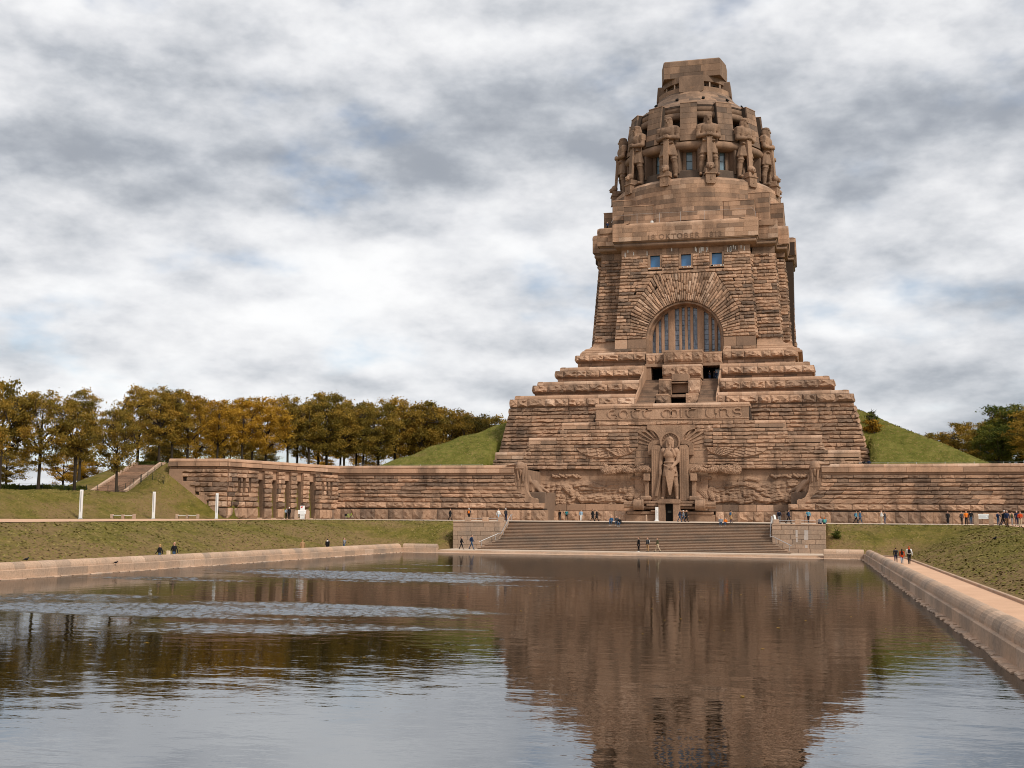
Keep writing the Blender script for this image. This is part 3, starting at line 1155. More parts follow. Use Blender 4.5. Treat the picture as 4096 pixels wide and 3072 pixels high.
# ---- stepped base: battered wall, then four set-back tiers with a band of huge rough blocks each
y1 = lambda z: 200.3 - 0.10 * (20 - z)                  # face of the base wall
h1 = lambda z: 29.2 + 0.235 * (20 - z)
base = MB()
bz0, bz1 = 0.2, 20.0
bv = []
for z, e in ((bz0, 0.35), (bz1, 0.35)):
    bv += [(-h1(z) + e, y1(z) + e, z), (h1(z) - e, y1(z) + e, z), (h1(z) - e, 282, z), (-h1(z) + e, 282, z)]
base.add(bv, BOXF)
TIERS = [  # neck z, band z0, band z1, coping top, half width, face y
    (20.0, 20.12, 21.48, 22.18, 29.3, 199.9),
    (22.18, 23.15, 24.45, 25.16, 26.3, 204.6),
    (25.16, 26.35, 27.60, 28.31, 23.1, 209.2),
    (28.31, 29.80, 31.00, 31.55, 20.2, 213.6)]
GAPX = 7.05
for i, (nz, b0, b1, ct, hw, yf) in enumerate(TIERS):
    top = ct - 0.03
    if i == 0:                                   # solid course under everything
        base.box(-hw + 0.6, hw - 0.6, yf + 0.6, 282, 19.8, 20.36)
    for sgn in (-1, 1):
        xa, xb = sorted((sgn * GAPX, sgn * (hw - 0.6)))
        base.box(xa, xb, yf + 0.6, 240, nz - 0.15 if i else 20.3, b1)
    base.box(-hw + 0.6, hw - 0.6, 219.5, 282 - 3 * i, nz - 0.15 if i else 20.3, b1)
base_o = part(mon, MO, "base_core", np.concatenate(base.V), base.F, "joint", 0.3)

rws = [8.0 + 0.66 * i for i in range(19)]
rws[-1] = 19.95
masonry(S, front(y1), rws, lambda a, b: [(-h1(a), h1(a), -h1(b), h1(b))], 1.4, 4.2, 0.30, tl=(0.18, 0.85),
        skip=lambda q: max(abs(q[0][0]), abs(q[1][0])) < next((hw_ - 0.4 for hw_, zt_ in ((29.8, 11.5), (24.0, 13.9), (18.3, 16.4), (12.68, 19.5)) if q[2][1] < zt_), 0))
# right-hand flank of the base wall
flank = lambda u, v, d: (h1(v) + d, 200.5 + u, v)
masonry(S, flank, [7.5 + 1.0 * i for i in range(13)], lambda a, b: [(-1.2, 30, -0.2, 30)], 3, 6, 0.3)
flank_l = lambda u, v, d: (-h1(v) - d, 230.5 - u, v)
masonry(S, flank_l, [7.5 + 1.25 * i for i in range(11)], lambda a, b: [(0, 30.5, 0, 30)], 3, 6, 0.25)

for i, (nz, b0, b1, ct, hw, yf) in enumerate(TIERS):
    # dressed neck under the band, two thin mouldings
    for sgn in (-1, 1):
        A, B = sorted((sgn * GAPX, sgn * (hw - 0.35)))
        if i:
            masonry(S, front(lambda z, yf=yf: yf + 0.45), [nz - 0.02, (nz + b0 - 0.28) / 2 + 0.1, b0 - 0.26], lambda a, b: [(A, B, A, B)], 1.6, 3.2, 0, "flat", "ashlar", gap=0.015)
        for k, (dz, dd) in enumerate(((0.26, 0.22), (0.13, 0.40))):
            mb = MB().box(A - (0.0 if sgn > 0 else dd * 0.8), B + (dd * 0.8 if sgn > 0 else 0.0), yf + 0.5 - dd, yf + 1.2, b0 - dz, b0 - dz + 0.115, 0.02, 0.35)
            part(mon, MO, "moulding", np.concatenate(mb.V), mb.F, "ashlar", 0.35)
        # band of rough blocks
        A, B = sorted((sgn * (GAPX + 0.02), sgn * hw))
        cu = course_cuts(A, B, 1.5, 3.3)
        for c0, c1 in zip(cu[:-1], cu[1:]):
            sl = lambda v: 0.18 * (v - b0)
            q = ((c0, b0), (c1, b0), (c1, b1), (c0, b1))
            mp = lambda u, v, d, yf=yf, hw=hw, b0=b0: ((u if abs(u) < hw - 0.05 else u - math.copysign(0.14 * (v - b0), u)), yf + 0.14 * (v - b0) - d, v)
            V, F = boulder(mp, q, random.uniform(0.36, 0.58), 0.03, -0.7)
            S.add(V, F, tintr(0.3, 0.95), "rock", w=1.0)
        # the ends of the band, seen from the side
        for k in range(3 if sgn > 0 else 1):
            mp = lambda u, v, d, s=sgn, hw=hw, yf=yf, b0=b0: (s * (hw - 0.14 * (v - b0) + d * 0.8), (yf + u) if s > 0 else yf + 7.0 - u, v)
            V, F = rock(mp, ((k * 7.0 + (0.2 if k == 0 else 0), b0), (k * 7.0 + 7, b0), (k * 7.0 + 7, b1), (k * 7.0 + 0.2, b1)), 0.3, 0.02, -0.6)
            S.add(V, F, tintr(0.3, 0.9), "rock", w=0.5)
        # rounded coping, in lengths
        A, B = sorted((sgn * GAPX, sgn * (hw - 0.75)))
        prof = [(-1.0, b1 - 0.05), (0.0, b1), (0.06, b1 + 0.1)] + [(x, z) for x, z in arcp(-0.42, ct - 0.45, 0.45, 10, 90, 6)] + [(-1.0, ct)]
        cu = course_cuts(A, B, 2.2, 4.2)
        for k, (c0, c1) in enumerate(zip(cu[:-1], cu[1:])):
            V, F = sweep(prof, [(c0 + 0.012, yf + 0.72), (c1 - 0.012, yf + 0.72)])
            S.add(V, F, tintr(0.45, 0.98), "ashlar", w=0.9)
        # coping along the side
        V, F = sweep(prof, [(sgn * (hw - 0.75), yf + 0.72), (sgn * (hw - 0.75), 262)] if sgn > 0 else [(sgn * (hw - 0.75), 262), (sgn * (hw - 0.75), yf + 0.72)])
        part(mon, MO, "coping", V, F, "ashlar", 0.6)

# tops of the tiers
fl = MB()
for i, (nz, b0, b1, ct, hw, yf) in enumerate(TIERS):
    for sgn in (-1, 1):
        a, b = sorted((sgn * GAPX, sgn * (hw - 1.4)))
        fl.box(a, b, yf + 1.5, 262, b1 - 0.2, ct - 0.04, 0, 0.6)
part(mon, MO, "tier_tops", np.concatenate(fl.V), fl.F, "ashlar", 0.6)

# ---- stair recess in the middle of the front
rec = MB()
for sgn in (-1, 1):
    # sloping cheek wall along the outer side of each flight
    poly = [(199.9, 20.2), (213.8, 20.2), (213.8, 28.6), (210.0, 28.31), (209.6, 27.2), (205.6, 25.1), (205.2, 24.0), (201.3, 22.1), (200.0, 21.2)]
    Vp, Fp = prism(poly, sgn * 6.78, sgn * 7.06)
    part(mon, MO, "cheek_wall", [(y, x, z) for (x, y, z) in Vp], [tuple(reversed(f)) for f in Fp], "ashlar", 0.6)
for sgn in (-1, 1):
    st = MB()
    n = 30
    for k in range(n):
        z0 = 20.35 + 5.5 * k / n
        yk = 199.8 + 12.4 * k / n
        a, b = sorted((sgn * 3.7, sgn * 6.78))
        st.box(a, b, yk, 213.0, z0 - 0.4, z0 + 5.5 / n, 0.012, random.uniform(0.15, 0.4))
    part(mon, MO, "stair_flight", np.concatenate(st.V), st.F, "ashlar", np.concatenate(st.T))
# dark passage behind the stairs
pas = MB()
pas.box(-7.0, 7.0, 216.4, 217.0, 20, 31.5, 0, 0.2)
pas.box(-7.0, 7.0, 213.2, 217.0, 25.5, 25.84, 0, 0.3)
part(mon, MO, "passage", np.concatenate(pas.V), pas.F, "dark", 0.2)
for sgn in (-1, 1):
    jm = MB()
    a, b = sorted((sgn * 5.95, sgn * 7.05)) if sgn < 0 else (6.75, 7.05)
    jm.box(a, b, 213.2, 216.4, 25.84, 28.6, 0.02, 0.45)
    a, b = sorted((sgn * 3.4, sgn * 7.05))
    jm.box(a, b, 213.0, 216.4, 28.42, 28.95, 0.02, 0.5)
    part(mon, MO, "door_surround", np.concatenate(jm.V), jm.F, "ashlar", 0.45)
gl = MB().box(5.5, 6.25, 216.25, 216.35, 25.9, 28.2)
part(mon, MO, "door_glass", np.concatenate(gl.V), gl.F, "glass", 0.5)


def rough_block(x0, x1, yf, z0, z1, depth, n=1, cop=0.35):
    core = MB().box(x0 + 0.05, x1 - 0.05, yf + 0.12, yf + depth, z0 - 0.4, z1 - 0.02, 0.03, 0.5)
    part(mon, MO, "pier_core", np.concatenate(core.V), core.F, "ashlar", 0.5)
    for k in range(n):
        a = x0 + (x1 - x0) * k / n; b = x0 + (x1 - x0) * (k + 1) / n
        V, F = boulder(front(lambda z: yf), ((a, z0), (b, z0), (b, z1 - cop), (a, z1 - cop)), 0.36, 0.02, -0.3)
        S.add(V, F, tintr(0.4, 0.95), "rock", w=0.8)
    prof = [(-depth + 0.2, z1 - cop), (0.02, z1 - cop), (0.05, z1 - cop + 0.08)] + arcp(-0.22, z1 - 0.25, 0.25, 10, 90, 5) + [(-depth + 0.2, z1)]
    V, F = sweep(prof, [(x0 + 0.02, yf + 0.1), (x1 - 0.02, yf + 0.1)])
    S.add(V, F, tintr(0.5, 0.95), "ashlar", w=0.7)


for sgn in (-1, 1):
    a, b = sorted((sgn * 1.5, sgn * 3.65))
    rough_block(a, b, 202.0, 20.2, 22.25, 5)
    rough_block(a, b, 206.0, 22.6, 25.35, 6)
rough_block(-3.5, 3.5, 210.0, 26.3, 28.42, 4.5, 3, 0.5)
rough_block(-3.5, 3.5, 212.2, 29.2, 31.35, 4.0, 4, 0.45)
for sgn in (-1, 1):
    a, b = sorted((sgn * 3.5, sgn * 6.95))
    rough_block(a, b, 213.7, 29.0, 31.1, 3.0, 2, 0.45)
# recess between the two middle piers: lintels and a dark door
lt = MB()
lt.box(-1.5, 1.5, 207.2, 211, 25.0, 26.3, 0.03, 0.45).box(-1.5, 1.5, 207.9, 211, 23.0, 24.5, 0.05, 0.4).box(-1.5, 1.5, 206.9, 211, 24.55, 24.8, 0.03, 0.45)
lt.box(-1.5, 1.5, 206.2, 210, 22.0, 22.5, 0.05, 0.45)
part(mon, MO, "lintel", np.concatenate(lt.V), lt.F, "ashlar", 0.4)
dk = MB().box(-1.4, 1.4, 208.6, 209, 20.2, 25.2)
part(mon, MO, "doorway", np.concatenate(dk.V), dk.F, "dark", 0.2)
fd = MB().box(-3.7, 3.7, 200.5, 212, 19.9, 20.3, 0, 0.4)
part(mon, MO, "landing", np.concatenate(fd.V), fd.F, "ashlar", 0.4)

# ---- tower shaft
BAT = 0.15
yt = lambda z: 215.0 + BAT * (z - 33.8)                 # face of the middle bay
# plan: (half width at 33.8, y offset from the middle bay)
BAYS = [(12.95, 0.0), (17.35, 2.7), (18.9, 8.2)]
tap = lambda z: 0.06 * (z - 33.8)                       # the bays narrow as they rise
ARX, ARZ, ARR = 0.0, 33.95, 7.12                        # arch
core = MB()
arch = [(ARX - ARR * math.cos(R(a)), ARZ + ARR * math.sin(R(a))) for a in range(0, 181, 6)]
WIN = [-5.65, 0.18, 5.9]
zt0, zt1 = 31.4, 51.6
for (sx0, sx1) in ((-12.6, 12.6),):
    poly = [(-12.6, zt0), (-ARR, zt0)] + arch + [(ARR, zt0), (12.6, zt0), (12.0, 47.55), (-12.0, 47.55)]
    Vp, Fp = prism(poly, 0.0, 3.2)
    core.add([(x, yt(z) + 0.22 + y, z) for (x, y, z) in Vp], Fp, 0.25)
edges = [-12.0] + [e for w in WIN for e in (w - 1.0, w + 1.0)] + [12.0]
for a, b in zip(edges[::2], edges[1::2]):
    V_, F_ = boxVF(a, b, 0.22, 3.0, 47.5, zt1)
    core.add([(x, yt(z) + y, z) for (x, y, z) in V_], F_, 0.25)
V_, F_ = boxVF(-12.0, 12.0, 0.22, 3.0, 50.25, zt1 + 0.02)
core.add([(x, yt(z) + y, z) for (x, y, z) in V_], F_, 0.25)
for bw, dy in BAYS[1:]:
    vv = []
    for z in (zt0, zt1):
        vv += [(-bw + tap(z) + 0.22, yt(z) + dy + 0.22, z), (bw - tap(z) - 0.22, yt(z) + dy + 0.22, z), (bw - tap(z) - 0.22, 262, z), (-bw + tap(z) + 0.22, 262, z)]
    if dy < 3:      # leave the window chamber open
        for s_ in (-1, 1):
            v2 = [((x if x * s_ > 0 else s_ * 11.4), y, z) for x, y, z in vv]
            core.add(v2, BOXF if True else BOXF, 0.25)
        core.box(-11.5, 11.5, 224, 262, zt0, zt1, 0, 0.2)
    else:
        core.add(vv, BOXF, 0.25)
# flank bay
core.box(18.0, 19.5, 234, 246, 31, 51.5, 0, 0.25)
core.box(-19.5, -18.0, 234, 246, 31, 51.5, 0, 0.25)
part(mon, MO, "tower_core", np.concatenate(core.V), core.F, "joint", 0.25)

tmap = front(yt)
# fan of voussoirs over the arch; each ring line runs on as a level course
hs = [0.0, 0.0]
crs = [ARZ + 0.0]
while crs[-1] < ARZ + 12.6:
    crs.append(crs[-1] + 0.66)


def bend(h):
    h = max(0.0, h)
    return 10.1 if h < 5.2 else 10.1 - (h - 5.2) * 0.60


side_rows = [c for c in crs if c <= ARZ + 12.7]
for z0, z1 in zip(side_rows[:-1], side_rows[1:]):
    b0, b1 = bend(z0 - ARZ), bend(z1 - ARZ)
    e0, e1 = 12.95 - tap(z0), 12.95 - tap(z1)
    a0, a1 = math.atan2(z0 - ARZ, b0), math.atan2(z1 - ARZ, b1)
    for sgn in (-1, 1):
        n = max(1, int(round((e0 - b0) / 1.7)))
        cut = [0] + sorted(random.uniform(0.2, 0.8) for _ in range(n - 1)) + [1]
        for f0, f1 in zip(cut[:-1], cut[1:]):
            if f1 - f0 < 0.08:
                continue
            q = [(b0 + (e0 - b0) * f0, z0), (b0 + (e0 - b0) * f1, z0), (b1 + (e1 - b1) * f1, z1), (b1 + (e1 - b1) * f0, z1)]
            if sgn < 0:
                q = [(-q[1][0], q[1][1]), (-q[0][0], q[0][1]), (-q[3][0], q[3][1]), (-q[2][0], q[2][1])]
            V, F = rock(tmap, tuple(q), random.uniform(0.22, 0.36))
            S.add(V, F, tintr())
        ci0 = (ARR * math.cos(a0), ARZ + ARR * math.sin(a0)); ci1 = (ARR * math.cos(a1), ARZ + ARR * math.sin(a1))
        n = max(1, int(round(math.hypot(b0 - ci0[0], z0 - ci0[1]) / 1.9)))
        cut = [0] + sorted(random.uniform(0.15, 0.85) for _ in range(n - 1)) + [1]
        for f0, f1 in zip(cut[:-1], cut[1:]):
            if f1 - f0 < 0.08:
                continue
            L = lambda f, c, bx, bz: (c[0] + (bx - c[0]) * f, c[1] + (bz - c[1]) * f)
            q = [L(f0, ci0, b0, z0), L(f1, ci0, b0, z0), L(f1, ci1, b1, z1), L(f0, ci1, b1, z1)]
            if sgn < 0:
                q = [(-q[1][0], q[1][1]), (-q[0][0], q[0][1]), (-q[3][0], q[3][1]), (-q[2][0], q[2][1])]
            V, F = rock(tmap, tuple(q), random.uniform(0.22, 0.38))
            S.add(V, F, tintr(0.2, 0.98))
ztop = side_rows[-1]
xb = bend(ztop - ARZ)
amin = math.atan2(ztop - ARZ, xb)
nf = 19
for k in range(nf):
    a0 = amin + (math.pi - 2 * amin) * k / nf
    a1 = amin + (math.pi - 2 * amin) * (k + 1) / nf
    o0 = (ztop - ARZ) / math.tan(a0); o1 = (ztop - ARZ) / math.tan(a1)
    ci0 = (ARR * math.cos(a0), ARZ + ARR * math.sin(a0)); ci1 = (ARR * math.cos(a1), ARZ + ARR * math.sin(a1))
    cut = [0] + sorted((random.uniform(0.2, 0.45), random.uniform(0.55, 0.8))) + [1]
    for f0, f1 in zip(cut[:-1], cut[1:]):
        L = lambda f, c, bx: (c[0] + (bx - c[0]) * f, c[1] + (ztop - c[1]) * f)
        q = (L(f0, ci1, o1), L(f0, ci0, o0), L(f1, ci0, o0), L(f1, ci1, o1))
        V, F = rock(tmap, q, random.uniform(0.22, 0.40))
        S.add(V, F, tintr(0.3, 1.0))
# courses above the fan, between the windows
zc = ztop
rows = rows_of(zc, 50.3, 0.64)


def spans_top(a, b):
    e0, e1 = 12.95 - tap(a), 12.95 - tap(b)
    if b < 47.6:
        return [(-e0, e0, -e1, e1)]
    xs_ = [-e0] + [q for w in WIN for q in (w - 1.35, w + 1.35)] + [e0]
    out = []
    for a_, b_ in zip(xs_[::2], xs_[1::2]):
        out.append((a_, b_, max(a_, -e1) if a_ < -12 else a_, min(b_, e1) if b_ > 12 else b_))
    return out


masonry(S, tmap, rows, spans_top, 1.1, 2.6, 0.28)
# other bays
for bi, (bw, dy) in enumerate(BAYS[1:]):
    inner = BAYS[bi][0]
    rws = rows_of(33.9, 50.3, 0.66)
    for sgn in (-1, 1):
        ext = lambda a, b, s=sgn, i_=inner, w_=bw: [(min(s * (i_ - tap(a) - 0.3), s * (w_ - tap(a))), max(s * (i_ - tap(a) - 0.3), s * (w_ - tap(a))),
                                                      min(s * (i_ - tap(b) - 0.3), s * (w_ - tap(b))), max(s * (i_ - tap(b) - 0.3), s * (w_ - tap(b))))]
        masonry(S, front(lambda z, d=dy: yt(z) + d), rws, ext, 1.3, 2.8, 0.30)
    # returns: the little side faces that show on the right (and left) of each bay
for bi, (bw, dy) in enumerate(BAYS):
    nxt = BAYS[bi + 1][1] if bi + 1 < len(BAYS) else 18.0
    rws = rows_of(33.9, 50.3, 0.66)
    fm = lambda u, v, d, w_=bw, d0=dy: (w_ - tap(v) + d, yt(v) + d0 + u, v)
    masonry(S, fm, rws, lambda a, b, L=nxt - dy: [(0, L, 0, L)], 2.0, 3.5, 0.28)
fm = lambda u, v, d: (19.6 - tap(v) + d, 234 + u, v)
masonry(S, fm, rows_of(31.5, 50.5, 0.75), lambda a, b: [(0, 12, 0, 12)], 2.5, 4, 0.3)

# plinth of the shaft: dressed band, flared on the outer bays, torus below
for sgn in (-1, 1):
    A, B = sorted((sgn * ARR, sgn * 12.98))
    masonry(S, front(lambda z: 214.86), [32.15, 33.92], lambda a, b: [(A, B, A, B)], 2.2, 3.4, 0, "flat", "ashlar")
    masonry(S, front(lambda z: 214.75), [31.5, 32.15], lambda a, b: [(A, B, A, B)], 1.6, 2.6, 0.16)
plan = [(12.98, 217.7), (17.5, 217.7), (17.5, 223.2), (19.1, 223.2), (19.1, 262)]
flare = [(-1.0, 33.95), (0.0, 33.95), (0.02, 33.6), (0.18, 33.15), (0.55, 32.8), (1.25, 32.55), (1.5, 32.35), (1.5, 32.15), (1.75, 32.12), (1.98, 31.85), (1.98, 31.6), (1.7, 31.45), (-1.0, 31.45)]
V, F = sweep(flare, plan)
part(mon, MO, "plinth", V, F, "ashlar", 0.65)
V, F = sweep(flare, [(-x, y) for x, y in reversed(plan)])
part(mon, MO, "plinth", V, F, "ashlar", 0.6)

# windows under the cornice
for w in WIN:
    fr = MB()
    fr.box(w - 1.35, w - 0.93, yt(49) - 0.02, yt(49) + 1.4, 47.9, 50.4, 0.02, 0.4).box(w + 0.93, w + 1.35, yt(49) - 0.02, yt(49) + 1.4, 47.9, 50.4, 0.02, 0.4)
    fr.box(w - 1.35, w + 1.35, yt(48) - 0.22, yt(49) + 1.4, 47.45, 47.9, 0.03, 0.6).box(w - 1.35, w + 1.35, yt(50) + 0.05, yt(50) + 1.4, 50.25, 51.6, 0.03, 0.4)
    f_ = part(mon, MO, "window", np.concatenate(fr.V), fr.F, "ashlar", np.concatenate(fr.T))
    make("pane", *(lambda q: (np.array(q[0]) - MO, q[1]))(boxVF(w - 0.93, w + 0.93, yt(49) + 0.75, yt(49) + 0.8, 47.9, 50.25)), M["bluepane"], f_)

# ---- great arched window
AO = ARR - 0.02
ring = []
soff = MB()
n = 40
for k in range(n):
    a0, a1 = math.pi * k / n, math.pi * (k + 1) / n
    for (r0, r1, ya, yb) in ((ARR + 0.02, ARR - 0.38, 0.35, 2.4), (ARR - 0.38, ARR - 0.72, 2.2, 4.4)):
        P = lambda r, a, y: (r * math.cos(a), yt(ARZ + r * math.sin(a)) + y, ARZ + r * math.sin(a))
        soff.add([P(r0, a0, ya), P(r0, a1, ya), P(r1, a1, ya), P(r1, a0, ya), P(r0, a0, yb), P(r0, a1, yb), P(r1, a1, yb), P(r1, a0, yb)],
                 [(0, 1, 2, 3), (3, 2, 6, 7), (4, 7, 6, 5), (0, 4, 5, 1)], 0.3 + 0.2 * ((k // 2) % 2))
for sgn in (-1, 1):
    for (r0, r1, ya, yb) in ((ARR + 0.02, ARR - 0.38, 0.35, 2.4), (ARR - 0.38, ARR - 0.72, 2.2, 4.4)):
        a, b = sorted((sgn * r0, sgn * r1))
        soff.box(a, b, yt(33) + ya, yt(33) + yb, 31.0, ARZ, 0.0, 0.4)
part(mon, MO, "arch_soffit", np.concatenate(soff.V), soff.F, "ashlar", np.concatenate(soff.T))
ar = thing  # (window group is a part of the monument)
YW = yt(36) + 3.6
aw = bpy.data.objects.new("arched_window", None)
COL.objects.link(aw); aw.parent = mon
inn = ARR - 0.66
strips = [-4.95, -3.85, -1.6, -0.55, 0.5, 1.55, 3.9, 4.95]
mulls = [(-5.5, 0.27), (-4.4, 0.28), (-2.72, 0.62), (-1.08, 0.26), (-0.03, 0.26), (1.02, 0.26), (2.7, 0.62), (4.42, 0.28), (5.5, 0.27)]
for (mx_, hw_) in mulls:
    zt_ = ARZ + math.sqrt(max(0.05, inn ** 2 - (abs(mx_) - 0.0) ** 2)) + 0.3
    b = MB().box(mx_ - hw_, mx_ + hw_, YW - (0.75 if hw_ > 0.5 else 0.5), YW + 0.2, 31.2, min(zt_, ARZ + inn + 0.2), 0.06, 0.62)
    part(aw, MO, "mullion", np.concatenate(b.V), b.F, "ashlar", 0.62)
gpoly = [(-inn - 0.1, 31.2)] + [(-(inn + 0.1) * math.cos(R(a)), ARZ + (inn + 0.1) * math.sin(R(a))) for a in range(0, 181, 10)] + [(inn + 0.1, 31.2)]
xs_cut = [-6.45, -5.5, -4.4, -2.72, -1.08, -0.03, 1.02, 2.7, 4.42, 5.5, 6.45]
for a_, b_ in zip(xs_cut[:-1], xs_cut[1:]):
    mid = (a_ + b_) / 2
    zt_ = ARZ + math.sqrt(max(0.3, inn ** 2 - min(abs(a_), abs(b_)) ** 2))
    z_ = 31.3
    while z_ < zt_:
        b = MB().box(a_, b_, YW, YW + 0.05, z_ + 0.02, min(zt_, z_ + 0.92) - 0.02)
        part(aw, MO, "pane", np.concatenate(b.V), b.F, "leaded", 0.5)
        z_ += 0.94
bk = MB()
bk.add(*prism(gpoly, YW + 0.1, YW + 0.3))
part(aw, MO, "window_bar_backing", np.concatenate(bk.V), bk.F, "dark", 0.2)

# ---- frieze, roll and cornice round the tower
off = 0.0
cplan = [(0, 216.0), (13.55, 216.0), (13.55, 218.8), (17.0, 218.8), (17.0, 224.2), (18.9, 224.2), (18.9, 234.0), (20.1, 234.0), (20.1, 246.0), (18.9, 246.0), (18.9, 262)]
full = [(-x, y) for x, y in reversed(cplan[1:])] + cplan[1:]
inset = lambda pl, d: pl
# dressed frieze blocks in front
fr_sp = [(xa, xb, yt(50.9) - 0.30, 50.3) for xa, xb in zip([-12.05] + [w + 1.35 for w in WIN], [w - 1.35 for w in WIN] + [12.05])]
for (xa, xb, yy_, zz0) in fr_sp + [(-16.4, -12.2, yt(50.9) + 2.4, 50.3), (12.2, 16.4, yt(50.9) + 2.4, 50.3), (16.3, 18.1, yt(50.9) + 7.9, 50.6), (-18.1, -16.3, yt(50.9) + 7.9, 50.6)]:
    cu = course_cuts(xa, xb, 1.3, 2.4)
    for a_, b_ in zip(cu[:-1], cu[1:]):
        V, F = flat(front(lambda z: yy_), ((a_, zz0), (b_, zz0), (b_, 51.6), (a_, 51.6)), 0, 0.012, -0.5)
        S.add(V, F, tintr(0.05, 0.5), "ashlar", w=0.6)
roll = [(-1.8, 51.55), (-0.95, 51.55), (-0.80, 51.75)] + arcp(-0.72, 52.2, 0.42, -60, 70, 7) + [(-0.35, 52.7), (-0.12, 52.88), (-1.8, 52.88)]
V, F = sweep(roll, full)
part(mon, MO, "cornice_roll", V, F, "ashlar", 0.32, True)
V, F = sweep([(-1.6, 52.89), (-0.02, 52.89), (-0.02, 55.6)] + arcp(-0.62, 55.75, 0.6, 0, 90, 6) + [(-3.2, 56.35)], full)
part(mon, MO, "cornice_core", V, F, "joint", 0.4)
# ashlar facing of the cornice
cr = [52.9, 53.75, 54.6, 55.45]
for (x0, x1, yy_) in ((-13.55, 13.55, 216.0), (-17.0, -13.55, 218.8), (13.55, 17.0, 218.8), (17.0, 18.9, 224.2), (-18.9, -17.0, 224.2)):
    masonry(S, front(lambda z: yy_ - 0.03), cr, lambda a, b: [(x0, x1, x0, x1)], 1.6, 3.4, 0, "flat", "ashlar", gap=0.008, tl=(0.25, 0.98))
for (xx_, ya, yb) in ((13.55, 216.0, 218.8), (17.0, 218.8, 224.2), (18.9, 224.2, 234.0), (20.1, 234.0, 246.0)):
    masonry(S, lambda u, v, d: (xx_ + 0.03 + d, ya + u, v), cr, lambda a, b: [(0, yb - ya, 0, yb - ya)], 1.6, 3.4, 0, "flat", "ashlar", gap=0.008, tl=(0.3, 0.98))
topp = [(-0.5, 55.45), (0.03, 55.45), (0.03, 55.75)] + arcp(-0.62, 55.78, 0.65, 2, 90, 7) + [(-3.3, 56.43)]
for pa, pb in zip(full[:-1], full[1:]):
    L = math.dist(pa, pb)
    V, F = sweep(topp, [pa, pb])
    # lengths of coping; corners overlap as stacked corner stones do
    nseg = max(1, int(L / 3.2))
    for k in range(nseg):
        f0, f1 = k / nseg, (k + 1) / nseg
        g_ = 0.008 / L
        p0 = (pa[0] + (pb[0] - pa[0]) * (f0 + g_), pa[1] + (pb[1] - pa[1]) * (f0 + g_)); p1 = (pa[0] + (pb[0] - pa[0]) * (f1 - g_), pa[1] + (pb[1] - pa[1]) * (f1 - g_))
        zsh = 0.0 if abs(pa[1] - pb[1]) < 0.01 else 0.003
        V, F = sweep([(d + zsh, z + zsh) for d, z in topp], [p0, p1])
        S.add(V, F, tintr(0.45, 0.98), "ashlar", w=0.5)
deck = MB().box(-16.5, 16.5, 218.5, 262, 55.3, 56.2).box(-18.2, 18.2, 225, 260, 55.3, 56.2)
part(mon, MO, "roof_deck", np.concatenate(deck.V), deck.F, "ashlar", 0.5)
# cut date on the cornice
def text_mesh(body, size, extrude):
    c = bpy.data.curves.new("lettering", "FONT")
    c.body = body; c.size = size; c.extrude = extrude; c.align_x = "CENTER"; c.space_character = 1.25
    o = bpy.data.objects.new("tmp", c)
    COL.objects.link(o)
    dg = bpy.context.evaluated_depsgraph_get()
    me = bpy.data.meshes.new_from_object(o.evaluated_get(dg))
    COL.objects.unlink(o); bpy.data.objects.remove(o)
    return me


x = -6.9
for ch in "18.OKTOBER 1813":
    adv = {"1": 0.62, ".": 0.5, " ": 1.0, "O": 1.25, "K": 1.12, "8": 0.95, "3": 0.95}.get(ch, 1.05)
    if ch != " ":
        me = text_mesh(ch, 1.4, 0.025)
        me.materials.append(M["carved"])
        lo = bpy.data.objects.new("letter", me)
        COL.objects.link(lo); lo.parent = mon
        lo.location = (x + adv / 2, 215.95 - YC, 53.02); lo.rotation_euler = (R(90), 0, 0)
    x += adv

# ---- stepped corner blocks and the drum
for sgn in (-1, 1):
    for (x0, x1, ya, yb, z1_) in ((7.6, 15.4, 227.0, 254, 64.1), (6.8, 12.6, 224.0, 232, 62.0), (15.4, 17.9, 231.5, 249, 62.9)):
        a, b = sorted((sgn * x0, sgn * x1))
        cb = MB().box(a + 0.03, b - 0.03, ya + 0.06, yb, 56.0, z1_ - 0.14, 0, 0.3)
        part(mon, MO, "corner_block", np.concatenate(cb.V), cb.F, "joint", 0.3)
        masonry(S, front(lambda z: ya), rows_of(56.1, z1_ - 0.22, 0.95), lambda p_, q_: [(a, b, a, b)], 1.5, 3.0, 0, "flat", "ashlar", gap=0.008, tl=(0.1, 0.85))
        xs_ = b if sgn > 0 else a
        if sgn > 0:
            masonry(S, lambda u, v, d: (b + d, ya + u, v), rows_of(56.1, z1_ - 0.22, 0.95), lambda p_, q_: [(0, yb - ya - 2, 0, yb - ya - 2)], 2, 4, 0, "flat", "ashlar", gap=0.008)
        else:
            masonry(S, lambda u, v, d: (b + d, ya + u, v), rows_of(56.1, z1_ - 0.22, 0.95), lambda p_, q_: [(0, 4, 0, 4)], 2, 4, 0, "flat", "ashlar", gap=0.008)
        cap = MB().box(a - 0.06, b + 0.06, ya - 0.06, yb, z1_ - 0.21, z1_, 0.03, 0.75)
        part(mon, MO, "block_cap", np.concatenate(cap.V), cap.F, "ashlar", 0.75)

rd = lambda z: 17.25 if z < 65.4 else 17.25 - (1 - math.sqrt(max(0, 1 - min(1, (z - 65.4) / 1.65) ** 2))) * 1.6
prof_d = [(17.15, 56.0), (17.15, 65.4)] + [(rd(65.4 + 1.65 * k / 6) - 0.1, 65.4 + 1.65 * k / 6 - 0.06) for k in range(1, 7)] + [(11.0, 66.9)]


